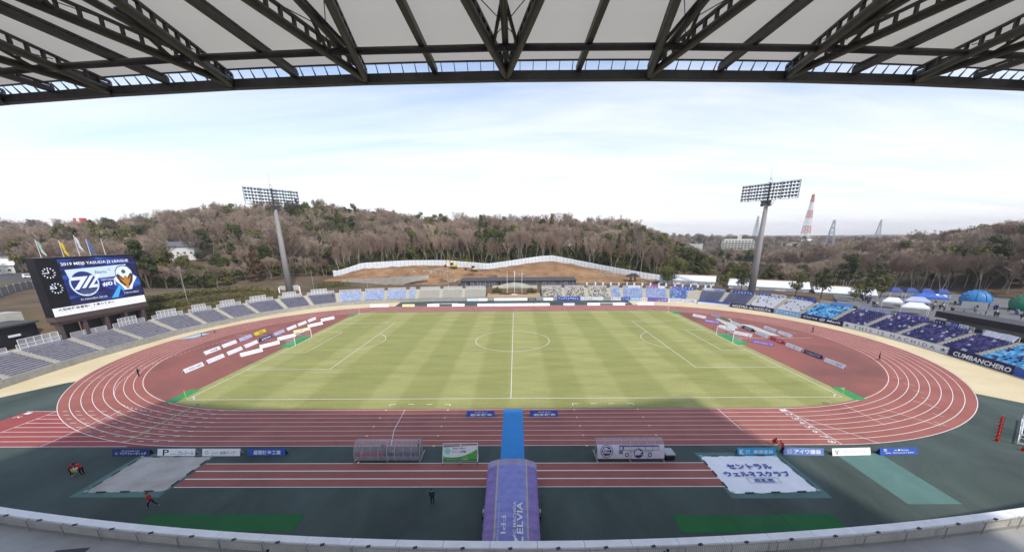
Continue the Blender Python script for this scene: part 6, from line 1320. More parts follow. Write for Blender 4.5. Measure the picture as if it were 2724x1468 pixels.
# ---- monument garden in the gap of the far stand
t = thing('monument_wall', 'arched pale concrete wall with faint blue lettering in the far garden', 'monument', (0.4, 67.4, 1.2), 0, None, world=True)
mb = MB(); n = 24; xs_ = [-9.0+19.0*i/n for i in range(n+1)]; zf = lambda x: 4.9+1.15*math.sin(math.pi*min(1, max(0, (x+6.2)/13.2))) if -6.2 < x < 7.0 else 4.9
yf = lambda x: 67.6+0.9*(1-((x-.4)/9.5)**2)
mb.strip([(x, yf(x), 1.0) for x in xs_], [(x, yf(x), zf(x)) for x in xs_]); mb.strip([(x, yf(x), zf(x)) for x in xs_], [(x, yf(x)+.5, zf(x)) for x in xs_]); mb.strip([(x, yf(x)+.5, zf(x)) for x in xs_], [(x, yf(x)+.5, 1.0) for x in xs_])
part(mb, 'wall_face', mat('monument_concrete', (0.50, 0.48, 0.38), .85, .1, .8), t)
o = obj_from(text_mesh('町田市立陸上競技場', 8.2, .95, mat('monument_letters', (0.20, 0.27, 0.45), .7, .1, 1), bold=.01), 'lettering', t, (0, 0, 0)); o.location = Vector((0.4, 67.5+.75, 4.0))-Vector(ORIG[t.name]); o.location.y = 68.42-67.4
for x in (-6.2, -2.8, .4, 3.6, 7.0): mb = MB(); mb.bar((x, yf(x)-.01, 1.0), (x, yf(x)-.01, zf(x)), .05, .03); part(mb, 'panel_joint', M_conc, t)
gb = MB(); gb.prism([(-10.9, 59.6), (11.0, 59.6), (11.0, 67.0), (10.0, 69.4), (-9.2, 69.4), (-10.9, 67.0)], -.2, 1.25); struct(gb, 'garden_bed', mat('garden_soil', (0.42, 0.28, 0.16), .95, .15, .8))
gb = MB(); gb.add([(-10.9, 59.65, 1.26), (11, 59.65, 1.26), (11, 68, 2.4), (-10.9, 68, 2.4)], [(0, 1, 2, 3)]); struct(gb, 'garden_slope', mat('garden_soil', (0, 0, 0)))
for x, mm, lb, h_ in ((-2.7, 0, 'bare white flagpole in the far garden, leftmost of three', 9.6), (.35, 1, 'white flagpole with a furled flag, middle of three in the garden', 9.6), (3.45, 0, 'bare white flagpole in the far garden, rightmost of three', 9.6)):
    t = thing('flagpole', lb, 'flagpole', (x, 64.6, 1.9), 0, 'flagpoles in the far garden'); mb = MB(); mb.tube((0, 0, 0), (0, 0, h_), .085, .06, 8); part(mb, 'pole', M_white, t)
    if mm: mb = MB(); mb.strip([(.05, 0, h_-.3-.4*k) for k in range(6)], [(.22+.05*math.sin(k), .05, h_-.6-.4*k) for k in range(6)]); part(mb, 'flag_cloth', C_white, t)
mb = MB(); mb.box((.4, 63.3, 1.75), (2.6, .7, .5)); tag(mb.build('stone_bench', M_white, None, (.4, 63.3, 1.5)), 'low white stone slab in front of the garden flagpoles', 'slab')
def leaf_blob(mb, c, r, n, size, rr, squash=1.0):
    for _ in range(n):
        while True:
            d = Vector((rr.gauss(0, 1), rr.gauss(0, 1), rr.gauss(0, 1)))
            if d.length > .1: break
        d.normalize(); p = Vector(c)+Vector((d.x*r[0], d.y*r[1], d.z*r[2]))*(rr.random()**.28)
        nrm = (d+Vector((rr.uniform(-.7, .7), rr.uniform(-.7, .7), rr.uniform(-.3, .9)))).normalized(); a = nrm.orthogonal().normalized(); b = nrm.cross(a); s = size*rr.uniform(.6, 1.4); th_ = rr.random()*6.28
        u = (a*math.cos(th_)+b*math.sin(th_))*s; v = (b*math.cos(th_)-a*math.sin(th_))*s*.7
        mb.add([p-u, p+v*.8, p+u, p-v*.8], [(0, 1, 2, 3)])
def leaf_mat(name, c1, c2):
    m_ = mat(name, c1, .75, 0, .35, 0, col2=c2, spec=.2, detail=3); return m_
LF_dark = leaf_mat('leaf_dark', (0.036, 0.046, 0.016), (0.080, 0.092, 0.030)); LF_olive = leaf_mat('leaf_olive', (0.082, 0.086, 0.024), (0.150, 0.145, 0.040)); LF_brown = leaf_mat('leaf_brown', (0.075, 0.050, 0.026), (0.13, 0.075, 0.035)); LF_topi = leaf_mat('leaf_topiary', (0.060, 0.058, 0.025), (0.105, 0.095, 0.04)); LF_red = leaf_mat('leaf_maroon', (0.10, 0.040, 0.030), (0.15, 0.06, 0.045)); LF_hedge = leaf_mat('leaf_hedge', (0.13, 0.14, 0.035), (0.20, 0.20, 0.06)); LF_tan = leaf_mat('leaf_tan', (0.17, 0.13, 0.065), (0.26, 0.20, 0.10))
rr = random.Random(11)
for x, z, r, lb in ((-8.0, 3.1, (1.1, .9, 1.3), 'leftmost rounded topiary bush in the far garden'), (-6.9, 3.4, (.8, .8, 1.5), 'second topiary bush from the left in the far garden, half hidden'), (-5.9, 3.0, (1.05, .9, 1.1), 'third topiary bush from the left in the far garden'), (6.6, 3.0, (.8, .8, 1.25), 'tall topiary bush right of the lettering'), (7.5, 3.1, (.75, .8, 1.2), 'middle topiary bush of the right group'), (8.7, 2.7, (.9, .8, .8), 'small topiary bush at the right end of the garden')):
    mb = MB(); leaf_blob(mb, (0, 0, 0), r, 420, .16, rr); mb.ball((0, 0, 0), (r[0]*.86, r[1]*.86, r[2]*.86), 10, 8); o = mb.build('topiary_bush', LF_topi); o.location = (x, 65.9, z); tag(o, lb, 'bush', 'topiary bushes of the far garden')
for x0, x1, m_, lb, yy, hh in ((-9.6, -4.6, LF_hedge, 'low yellow green hedge at the left of the far garden', 64.9, .55), (5.4, 10.0, LF_hedge, 'low yellow green hedge at the right of the far garden', 64.9, .55), (-5.6, 6.2, LF_red, 'low maroon hedge before the garden flagpoles', 64.0, .5)):
    mb = MB(); 
    for k in range(int((x1-x0)*1.4)): leaf_blob(mb, (x0+k/1.4-(x0+x1)/2, -abs(k/1.4-(x1-x0)/2)*.0+rr.uniform(-.3, .3), 0), (.8, .9, hh), 90, .15, rr)
    o = mb.build('hedge', m_); o.location = ((x0+x1)/2, yy, 1.95); tag(o, lb, 'hedge')
# long scrub bank behind the left stand
def bank(x0, y0, x1, y1, m_, label, h_=1.1, n=40, w=2.4, dens=70):
    mb = MB(); cx, cy = (x0+x1)/2, (y0+y1)/2; z0 = H(cx, cy)
    for k in range(n+1):
        x = x0+(x1-x0)*k/n; y = y0+(y1-y0)*k/n; leaf_blob(mb, (x-cx, y-cy, H(x, y)-z0+.3), (2.4, w, h_*rr.uniform(.8, 1.2)), dens, .24, rr)
    o = mb.build('clipped_hedge_bank', m_); o.location = (cx, cy, z0); tag(o, label, 'hedge')
def bank_s(s0, s1, d, zoff, m_, label, h_, w, dens):
    mb = MB(); c = wall_at((s0+s1)/2, d)
    for s in np.arange(s0, s1, 1.3): p = wall_at(s, d); leaf_blob(mb, (p[0]-c[0], p[1]-c[1], H(p[0], p[1])-3.8+.35), (1.8, w, h_*rr.uniform(.85, 1.15)), dens, .24, rr)
    o = mb.build('clipped_hedge_bank', m_); o.location = (c[0], c[1], 3.8); tag(o, label, 'hedge')
for i_, (d_, lbx) in enumerate(((11.6, 'lowest'), (14.4, 'middle'), (17.2, 'topmost'))):
    bank_s(263+i_, 302-i_, d_, 0, LF_olive, f'{lbx} of three clipped olive hedge rows on the bank right of the scoreboard', 1.25, 2.3, 130)
bank(-81, 62.5, -72.5, 69.5, LF_olive, 'short clipped olive hedge bank right of the left floodlight', 1.5, 14, 2.2, 110)
bank(-95, 47, -91, 51, LF_tan, 'dry tan scrub left of the left floodlight foot', .8, 8, 2.0, 60)
# ---- honeycomb retaining wall
t = thing('lattice_retaining_wall', 'grey lattice block retaining wall behind the pale blue seats', 'wall', (-60, 78, 3.7), 0, None, world=True)
pa, pb_ = Vector((-78.5, 78.5, 0)), Vector((-40.0, 83.5, 0)); n = 74
zt_ = lambda f: 6.5+1.3*f; zb_ = lambda f: 3.6+2.9*max(0, (f-.62)/.38)
mb = MB(); P = [pa+(pb_-pa)*(i/n) for i in range(n+1)]
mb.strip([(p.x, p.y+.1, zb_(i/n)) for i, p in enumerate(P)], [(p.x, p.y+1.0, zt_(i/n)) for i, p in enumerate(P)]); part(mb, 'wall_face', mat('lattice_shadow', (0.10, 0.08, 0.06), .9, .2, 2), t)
mb = MB()
for i, p in enumerate(P): mb.bar((p.x, p.y, zb_(i/n)), (p.x, p.y+.95, zt_(i/n)), .16, .2)
for k in range(9):
    for i in range(n):
        f = i/n; z = zb_(f)+(zt_(f)-zb_(f))*k/8; f2 = (i+1)/n; z2 = zb_(f2)+(zt_(f2)-zb_(f2))*k/8
        if zt_(f)-zb_(f) > .4: mb.bar((P[i].x, P[i].y+.95*k/8, z), (P[i+1].x, P[i+1].y+.95*k/8, z2), .1, .1)
o = part(mb, 'lattice_blocks', M_conc_l, t); o['kind'] = 'stuff'
# ---- cleared earth, rubble, site fence
FEN = [(-89.5, 94.0), (-84.5, 99.5), (-79, 104), (-68, 108.5), (-57, 112), (-38, 114), (-25, 113), (-14, 112), (-5, 118), (5, 121.5), (15, 124), (22, 124), (34, 121), (48, 114), (58, 107), (66, 102), (74, 99)]
def fence_y(x): return float(np.interp(x, [p[0] for p in FEN], [p[1] for p in FEN]))
from mathutils import noise as nz
def earth_z(x, y):
    z = H(x, y)+.12+.7*nz.noise(Vector((x*.09, y*.11, 1)))+.38*nz.noise(Vector((x*.3, y*.35, 4)))+.2*nz.noise(Vector((x*.8, y*.8, 2)))
    z += 2.3*math.exp(-(((x-27)/17)**2+((y-104)/10)**2))+.8*math.exp(-(((x+50)/22)**2+((y-100)/8)**2))
    return z
ex_ = MB(); nx2, ny2 = 150, 30; vs = []
for j in range(ny2+1):
    for i in range(nx2+1):
        x = -88+160*i/nx2; yb = (79.5 if x > -40 else 79.5+(-40-x)*.02) if x < 62 else 84+(x-62)*.6; yt = fence_y(x)+.4; y = yb+(yt-yb)*j/ny2; e_ = min(1, j/2, (ny2-j)/1.5+.3)
        vs.append((x, y, H(x, y)+.06+(earth_z(x, y)-H(x, y))*e_))
ex_.add(vs, [(j*(nx2+1)+i, j*(nx2+1)+i+1, (j+1)*(nx2+1)+i+1, (j+1)*(nx2+1)+i) for j in range(ny2) for i in range(nx2)])
struct(ex_, 'bare_earth', mat('bare_earth', (0.17, 0.090, 0.045), .95, 0, .16, .9, col2=(0.38, 0.225, 0.115), detail=12), True)
fc, fs_ = catmull(FEN, 2.0)
t = thing('site_fence', 'winding white panel hoarding round the cleared earth on the hill', 'fence', (0, 118, 7), 0, None, world=True)
M_hoard = mat('hoarding_white', (0.70, 0.74, 0.77), .5, .06, .6); M_pipe = mat('scaffold_pipe', (0.22, 0.27, 0.30), .5, .1, 1)
hz_ = [earth_z(*p) if False else H(p[0], p[1]) for p in fc]
for i in range(len(fc)-1):
    a, b = fc[i], fc[i+1]; za, zb2 = hz_[i]-.1, hz_[i+1]-.1; hh = 3.3
    mb = MB(); mb.add([(a[0], a[1], za), (b[0], b[1], zb2), (b[0], b[1], zb2+hh), (a[0], a[1], za+hh), (a[0], a[1]+.05, za), (b[0], b[1]+.05, zb2), (b[0], b[1]+.05, zb2+hh), (a[0], a[1]+.05, za+hh)], [(0, 1, 2, 3), (7, 6, 5, 4), (3, 2, 6, 7), (0, 3, 7, 4), (1, 5, 6, 2)]); pn = part(mb, 'hoarding_panel', M_hoard, t)
    mb = MB()
    for f in (.35, .68): mb.tube((a[0], a[1]-.1, za+hh*f), (b[0], b[1]-.1, zb2+hh*f), .03, None, 4)
    mb.tube((a[0], a[1]-.1, za), (a[0], a[1]-.1, za+hh), .05, None, 4); part(mb, 'scaffold_pipe', M_pipe, pn)
rubm = mat('rubble', (0.42, 0.36, 0.28), .9, .3, 2)
rk = MB(); rk.add([(rr.uniform(-.5, .5), rr.uniform(-.5, .5), rr.uniform(-.3, .4)) for _ in range(0)], [])
def rubble(cx, cy, rx, ry, n, m_, label, stick=False):
    mb = MB(); z0 = earth_z(cx, cy)
    for _ in range(n):
        a = rr.random()*6.28; q = math.sqrt(rr.random()); x, y = cx+rx*q*math.cos(a), cy+ry*q*math.sin(a); z = earth_z(x, y)+.5*(1-q)
        if stick: d = Vector((rr.uniform(-1, 1), rr.uniform(-1, 1), rr.uniform(-.3, .5)))*rr.uniform(.5, 1.4); mb.bar((x, y, z+.1), (x+d.x, y+d.y, z+.2+d.z), .09)
        else: s = rr.uniform(.25, .8); mb.box((x, y, z+s*.2), (s, s*rr.uniform(.5, 1), s*.6), rr.random()*3, 0, rr.uniform(-.4, .4), rr.uniform(-.4, .4))
    o = mb.build('rubble_heap', m_, None, (cx, cy, z0)); o['label'] = label; o['category'] = 'rubble'; o['kind'] = 'stuff'
rubble(-38, 98, 8, 2.2, 90, rubm, 'long heap of pale broken concrete left of the yellow excavator'); rubble(-20, 95, 5.5, 2.4, 90, mat('brushwood', (0.20, 0.12, 0.08), .9, .3, 2), 'heap of brown brushwood below the white excavator', True); rubble(-27, 86, 6, 2.5, 70, rubm, 'pale rubble heap behind the left end of the clubhouse'); rubble(47, 101, 6, 4, 70, rubm, 'pale rubble scattered on the right of the earth slope'); rubble(4, 96, 2.0, 1.0, 16, rubm, 'small pale pile in the middle of the earth slope'); rubble(-51, 96.5, 2.4, .8, 14, rubm, 'stacked pale slabs on the left of the earth slope')
def excavator(x, y, rz, body, label):
    z = earth_z(x, y); t = thing('excavator', label, 'excavator', (x, y, z), rz, 'excavators on the cleared earth')
    for s in (-1, 1):
        mb = MB(); mb.prism([(0, 0)], 0, 0) if False else None
        P_ = [(-1.7, .25), (-1.45, .02), (1.45, .02), (1.7, .25), (1.7, .55), (1.45, .78), (-1.45, .78), (-1.7, .55)]
        mb.add([(px, s*1.0-.28, pz) for px, pz in P_]+[(px, s*1.0+.28, pz) for px, pz in P_], [(i, (i+1) % 8, 8+(i+1) % 8, 8+i) for i in range(8)]+[tuple(range(7, -1, -1)), tuple(range(8, 16))]); part(mb, 'crawler_track', M_dark, t)
    mb = MB(); mb.box((0, 0, .85), (1.6, 1.5, .35)); part(mb, 'undercarriage', M_dark, t)
    mb = MB(); mb.box((-.55, 0, 1.45), (2.3, 2.3, .85)); mb.box((-1.55, 0, 1.5), (.6, 2.1, 1.1)); part(mb, 'house', body, t)
    mb = MB(); mb.box((.45, .62, 1.95), (1.35, .95, 1.75)); cb = part(mb, 'cab', M_black, t); mb = MB(); mb.box((.5, .62, 2.2), (1.4, .8, .9)); part(mb, 'cab_glass', mat('window_glass', (0, 0, 0)), cb)
    mb = MB(); pts = [(.7, -.3, 1.5), (1.9, -.3, 3.6), (3.4, -.3, 4.2)]; mb.bar(pts[0], pts[1], .42, .5); mb.bar(pts[1], pts[2], .38, .42); part(mb, 'boom', body, t)
    mb = MB(); mb.bar((3.4, -.3, 4.3), (4.6, -.3, 1.9), .32, .36); part(mb, 'stick', body, t)
    mb = MB(); mb.add([(4.3, -.75, 1.9), (5.1, -.75, 1.7), (4.9, -.75, .8), (4.1, -.75, .7), (4.3, .15, 1.9), (5.1, .15, 1.7), (4.9, .15, .8), (4.1, .15, .7)], [(0, 1, 2, 3), (7, 6, 5, 4), (0, 4, 5, 1), (2, 6, 7, 3), (1, 5, 6, 2)]); part(mb, 'bucket', M_dark, t)
    mb = MB(); mb.bar((.9, -.3, 1.3), (1.7, -.3, 2.9), .12); mb.bar((2.2, -.3, 4.0), (3.5, -.3, 4.5), .1); part(mb, 'hydraulic_ram', M_galv, t)
excavator(-31.5, 104.5, math.radians(165), mat('digger_yellow', (0.70, 0.48, 0.03), .45, .1, 1), 'yellow excavator with raised boom on the cleared earth')
excavator(-20.5, 102.8, math.radians(175), mat('digger_cream', (0.66, 0.55, 0.36), .45, .1, 1), 'pale excavator with black cab right of the yellow one')
# thatched-looking pavilion
t = thing('garden_pavilion', 'small open pavilion with dark hipped roof on the right of the slope', 'pavilion', (55.5, 84, H(55.5, 84))); mb = MB()
mb.add([(-3.1, -2.2, 2.6), (3.1, -2.2, 2.6), (3.1, 2.2, 2.6), (-3.1, 2.2, 2.6), (-1.1, 0, 4.0), (1.1, 0, 4.0)], [(0, 1, 5, 4), (1, 2, 5), (2, 3, 4, 5), (3, 0, 4), (3, 2, 1, 0)]); part(mb, 'roof', mat('pavilion_roof', (0.045, 0.038, 0.032), .9, .2, 2), t)
for x in (-1, 1):
    for y in (-.8, .8): mb = MB(); mb.bar((x, y, 0), (x, y, 2.7), .3); part(mb, 'post', mat('pavilion_post', (0.09, 0.06, 0.045), .8, .1, 1), t)
# upright banners along the far stand
nb0 = None
for i, u in enumerate(list(range(17))):
    x = 30.2+i*3.05; p = wall_at(wall_s(x, 58), STAND_D+2.2)
    lb = f'slim white and navy upright banner on the far stand, {ordinal(i)} from the left'
    if nb0 is None:
        nb0 = thing('upright_banner', lb, 'banner', (p[0], p[1], 3.7), 0, 'upright banners behind the far right stand')
        mb = MB(); mb.tube((0, 0, 0), (0, 0, 3.1), .025, None, 5); mb.bar((0, 0, 3.05), (.65, 0, 3.05), .03); part(mb, 'pole', M_white, nb0)
        mb = MB(); A = [(.03, .02*math.sin(k), 1.3+k*.35) for k in range(6)]; B = [(.66, .08*math.sin(k*1.7), 1.25+k*.36) for k in range(6)]; mb.strip(A, B); mb.strip([(x_, y_+.01, z_) for x_, y_, z_ in B], [(x_, y_+.01, z_) for x_, y_, z_ in A]); part(mb, 'cloth', C_white, nb0)
        mb = MB(); mb.add([(.05, -.06, 2.55), (.64, -.10, 2.6), (.64, -.10, 3.03), (.05, -.06, 3.03)], [(0, 1, 2, 3)]); part(mb, 'navy_print', C_navy, nb0)
    else: dup(nb0, (p[0], p[1], 3.7), rr.uniform(-.5, .5), lb)
# thin light poles behind the stand
for x, y, h_, lb in ((-62, 66.5, 9, 'thin grey pole behind the pale blue seats left'), (-28.5, 71, 8, 'thin grey pole left of the clubhouse'), (-101.5, 24, 11, 'thin grey pole right of the scoreboard'), (-80, 57.5, 8, 'short grey pole right of the floodlight tower'), (35, 72, 9, 'thin grey pole right of the clubhouse')):
    z0 = max(3.6, H(x, y)); t = thing('light_pole', lb, 'pole', (x, y, z0), 0, 'thin poles behind the stands'); mb = MB(); mb.tube((0, 0, 0), (0, 0, h_), .09, .06, 8); part(mb, 'mast', M_galv, t); mb = MB(); mb.box((0, -.2, h_), (.4, .6, .15)); part(mb, 'lamp_head', M_galv, t)
# ================================================================ houses, warehouses, far buildings
M_tile = mat('grey_roof_tile', (0.13, 0.135, 0.15), .6, .15, 2); M_render = mat('house_render', (0.66, 0.63, 0.58), .8, .06, 1); M_glass = mat('window_glass', (0, 0, 0))
def house(x, y, rz, w, d, h, rh, label, wall=None, roofm=None, gable=True, z=None):
    z0 = (H(x, y) if z is None else z)-.6; t = thing('house', label, 'house', (x, y, z0), rz); mb = MB(); mb.box((0, 0, h/2), (w, d, h)); part(mb, 'wall', wall or M_render, t)
    mb = MB(); e = .6; mb.add([(-w/2-e, -d/2-e, h), (w/2+e, -d/2-e, h), (w/2+e, d/2+e, h), (-w/2-e, d/2+e, h), (-w/2-e if gable else -w/4, 0, h+rh), (w/2+e if gable else w/4, 0, h+rh), (-w/2-e, -d/2-e, h-.15), (w/2+e, -d/2-e, h-.15), (w/2+e, d/2+e, h-.15), (-w/2-e, d/2+e, h-.15)], [(0, 1, 5, 4), (1, 2, 5), (2, 3, 4, 5), (3, 0, 4), (6, 7, 1, 0), (7, 8, 2, 1), (8, 9, 3, 2), (9, 6, 0, 3), (9, 8, 7, 6)]); part(mb, 'roof', roofm or M_tile, t)
    for k in range(max(2, int(w/3))):
        xx = -w/2+(k+.5)*w/max(2, int(w/3)); mb = MB(); mb.box((xx, -d/2-.03, h*.55), (1.3, .1, 1.2)); wn = part(mb, 'window', M_white, t); mb = MB(); mb.box((xx, -d/2-.07, h*.55), (1.1, .06, 1.0)); part(mb, 'pane', M_glass, wn)
    return t
house(-196, 108, .35, 14, 9, 5.0, 3.0, 'white house with grey tiled gable roof at the foot of the left hill')
house(-186, 122, .35, 12, 8, 7.5, 2.6, 'taller white house with grey roof just behind the first house')
house(39, 190, .1, 16, 9, 6, 2.5, 'pale house half hidden among the trees above the white hoarding', gable=False)
house(52, 178, -.2, 10, 7, 5, 2.2, 'small pale house below the half hidden one above the hoarding', gable=False)
house(-258, 92, .8, 16, 10, 5, 3, 'white roofed shed at the far left beside the car park', roofm=M_white)
house(-285, 120, .7, 14, 9, 6, 3, 'pale house at the far left edge among bare trees')
M_wroof = mat('warehouse_roof', (0.74, 0.75, 0.76), .5, .05, .5)
def shed(x, y, rz, w, d, h, rh, label, z): 
    t = thing('warehouse', label, 'warehouse', (x, y, z), rz, 'white roofed sheds behind the right stand'); mb = MB(); mb.box((0, 0, h/2), (w, d, h)); part(mb, 'wall', M_white, t)
    mb = MB(); mb.add([(-w/2-.4, -d/2-.4, h), (w/2+.4, -d/2-.4, h), (w/2+.4, 0, h+rh), (-w/2-.4, 0, h+rh), (w/2+.4, d/2+.4, h), (-w/2-.4, d/2+.4, h)], [(0, 1, 2, 3), (3, 2, 4, 5), (1, 4, 2), (5, 0, 3)]); part(mb, 'roof', M_wroof, t)
    mb = MB(); mb.box((0, 0, h+rh+.08), (w+.6, .5, .25)); part(mb, 'ridge_cap', mat('ridge_brown', (0.35, 0.20, 0.10), .7, .1, 1), t)
    for k in range(3): mb = MB(); mb.box((-w/2+(k+.5)*w/3, -d/2-.04, h*.4), (w/5, .1, h*.7)); part(mb, 'roller_door', M_galv, t)
shed(79, 80, -.5, 22, 12, 3.0, 2.0, 'white roofed shed left of the right floodlight mast', 2.5)
shed(103, 62, -.55, 26, 14, 2.6, 2.0, 'long white roofed shed right of the right floodlight mast', 2.4)
shed(120, 46, -.6, 16, 12, 2.4, 1.8, 'white roofed shed partly hidden by small trees on the right', 2.2)
# apartment block
t = thing('apartment_block', 'pale many storeyed apartment block with stacked balconies far right', 'building', (315, 447, -13), math.radians(-32))
M_apt = mat('apartment_cream', (0.62, 0.60, 0.52), .7, .06, .3); w_, h_, d_ = 39, 30, 14
mb = MB(); mb.box((0, 0, h_/2), (w_, d_, h_)); mb.box((0, 0, h_+1), (w_-5, d_-3, 2)); part(mb, 'wall', M_apt, t)
mb = MB(); mb.box((1, 0, h_+4), (5, 5, 4)); mb.box((2.5, 0, h_+7), (2.2, 3, 2)); part(mb, 'roof_tower', M_apt, t)
for f in range(9):
    z = 4.2+f*2.9; mb = MB(); mb.box((0, -d_/2-.7, z), (w_+.6, 1.5, .95)); part(mb, 'balcony', mat('apartment_white', (0.72, 0.70, 0.64), .7, .05, .3), t)
    for k in range(10): mb = MB(); mb.box((-w_/2+(k+.5)*w_/10, -d_/2-.05, z+1.45), (2.6, .12, 1.7)); part(mb, 'window', mat('apartment_window', (0.14, 0.14, 0.14), .3, .3, 1), t)
mb = MB(); mb.box((-2, -d_/2-6, 1), (w_+8, 10, 6.5)); part(mb, 'podium', M_apt, t)
house(258, 470, -.5, 34, 14, 20, .6, 'flat pale block left of the many storeyed apartment block', M_apt, M_wroof, z=-8)
for i, (x, y, w2, lb, rm) in enumerate(((345, 380, 26, 'low house with orange roof right of the apartment block', mat('roof_orange', (0.42, 0.20, 0.13), .7, .15, 1)), (372, 392, 20, 'low white building right of the apartment block, beside the orange roof', M_wroof), (385, 430, 22, 'house with red roof on the far slope', mat('roof_orange', (0, 0, 0))), (505, 585, 40, 'pale building at the foot of the red and white mast', M_wroof), (470, 560, 24, 'orange roofed building left of the red and white mast', mat('roof_orange', (0, 0, 0))))):
    house(x, y, -.5, w2, 12, 7, 3.0, lb, M_render, rm)
# lattice masts and pylons
M_lred = mat('mast_red', (0.55, 0.07, 0.05), .6, .1, 1); M_lgrey = mat('pylon_steel', (0.36, 0.40, 0.42), .5, .1, 1)
def lattice(t, name, z0, z1, w0, w1, n, mats, r):
    for k in range(n):
        za, zb2 = z0+(z1-z0)*k/n, z0+(z1-z0)*(k+1)/n; wa, wb = w0+(w1-w0)*k/n, w0+(w1-w0)*(k+1)/n
        ca = [(-wa, -wa), (wa, -wa), (wa, wa), (-wa, wa)]; cb2 = [(-wb, -wb), (wb, -wb), (wb, wb), (-wb, wb)]; mb = MB()
        for i in range(4):
            j = (i+1) % 4; mb.bar((*ca[i], za), (*cb2[i], zb2), r); mb.bar((*ca[i], za), (*cb2[j], zb2), r*.6); mb.bar((*ca[j], za), (*cb2[i], zb2), r*.6); mb.bar((*cb2[i], zb2), (*cb2[j], zb2), r*.6)
        part(mb, name, mats[k*len(mats)//n], t)
t = thing('transmission_mast', 'tall red and white lattice mast on the distant hill', 'mast', (545, 628, -2), .4); lattice(t, 'lattice_section', 0, 96, 6.5, 1.2, 14, [M_lred, M_white, M_lred, M_white, M_lred, M_white, M_lred], .6)
def pylon(x, y, z, h, w, lb, r=.35, arms=3):
    t = thing('pylon', lb, 'pylon', (x, y, z), rr.uniform(.2, .7), 'electricity pylons in the distance'); lattice(t, 'lattice_section', 0, h, w, w*.12, 9, [M_lgrey], r)
    for k in range(arms): mb = MB(); zz = h*(.72+.1*k); L_ = w*1.0; mb.bar((-L_, 0, zz), (L_, 0, zz), r); mb.bar((-L_, 0, zz), (0, 0, zz+h*.04), r*.6); mb.bar((L_, 0, zz), (0, 0, zz+h*.04), r*.6); part(mb, 'cross_arm', M_lgrey, t)
pylon(320, 298, -8, 46, 5.5, 'large grey steel pylon right of the red and white mast')
pylon(560, 800, 0, 66, 6, 'distant grey pylon just right of the right floodlight mast', .6); pylon(300, 1000, 10, 72, 6, 'faint distant pylon left of the right floodlight mast', .7); pylon(705, 655, 8, 42, 5, 'small distant pylon on the right ridge', .5)
t = thing('transmission_mast', 'small red and white striped chimney mast on the far left hill', 'mast', (-640, 470, 30), 0); mb = MB()
for k in range(3):
    mb = MB(); mb.box((-4.5+k*4.5, 0, 13), (4.4, 6, 28)); part(mb, 'stripe_panel', M_lred if k % 2 == 0 else M_white, t)
# ================================================================ plaza on the right
pl = MB(); pz = [(101.5, -24), (150, -24), (172, 20), (150, 48), (116, 46), (101.5, 26)]; pl.poly(pz, 4.12); struct(pl, 'plaza', mat('plaza_paving', (0.17, 0.165, 0.16), .9, .15, .4))
t = thing('canopy_building', 'long low dark canopy roof behind the right stand', 'building', (105, -12, 4), 0, None, world=True)
mb = MB(); mb.prism([(101.2, -34), (107.0, -34), (106.2, -1.0), (100.9, -1.4)], 5.6, 7.0, 0, 1); part(mb, 'canopy_roof', [M_blackwall, M_roofd], t)
for y in (-31, -22, -12, -3): mb = MB(); mb.bar((104, y, 3.9), (104, y, 5.6), .3); part(mb, 'post', M_dark, t)
mb = MB(); mb.prism([(103.5, -33), (106, -33), (105.5, -2), (103.2, -2)], 3.9, 5.6); part(mb, 'wall', M_conc, t)
def tent(x, y, rz, w, d, h, m_, lb, band=None):
    t = thing('marquee_tent', lb, 'tent', (x, y, 4.12), rz, 'tents on the plaza')
    for sx in (-1, 1):
        for sy in (-1, 1): mb = MB(); mb.bar((sx*w/2, sy*d/2, 0), (sx*w/2, sy*d/2, h), .07); part(mb, 'leg', M_white, t)
    mb = MB(); mb.add([(-w/2-.1, -d/2-.1, h), (w/2+.1, -d/2-.1, h), (w/2+.1, d/2+.1, h), (-w/2-.1, d/2+.1, h), (-w/4, 0, h+1.1), (w/4, 0, h+1.1), (-w/2-.1, -d/2-.1, h-.35), (w/2+.1, -d/2-.1, h-.35), (w/2+.1, d/2+.1, h-.35), (-w/2-.1, d/2+.1, h-.35)], [(0, 1, 5, 4), (1, 2, 5), (2, 3, 4, 5), (3, 0, 4), (6, 7, 1, 0), (7, 8, 2, 1), (8, 9, 3, 2), (9, 6, 0, 3)]); part(mb, 'roof_sheet', m_, t)
    if band: mb = MB(); mb.add([(w/8, -d/4, h+.62), (w/2-.4, -d/3, h+.40), (w/2-.6, -d/12, h+.80), (w/8, -d/12, h+.98)], [(0, 1, 2, 3)]); part(mb, 'white_panel', C_white, t)
tent(124.5, 21.5, -.75, 7, 4, 2.4, mat('tent_blue', (0.05, 0.14, 0.50), .7, .1, 1), 'bright blue marquee tent with white panel on the plaza', True)
tent(116.5, 17.5, -.75, 5, 3, 2.0, mat('tent_pale', (0.42, 0.46, 0.60), .7, .1, 1), 'pale patterned tent in front of the blue marquee'); tent(109, 17.0, -.75, 4, 3, 2.0, C_white, 'white tent close behind the right stand top rail'); tent(106.5, 8.5, -.75, 5, 3, 2.0, C_white, 'second white tent beside the dark canopy end')
for i, (x, y) in enumerate(((128, 35.5), (131.5, 34.0), (135, 32.5), (138.5, 31))):
    tent(x, y, -.4, 3, 3, 2.2, mat('tent_navy', (0.05, 0.08, 0.25), .7, .1, 1), f'small navy tent at the back of the plaza, {ordinal(i)} from the left')
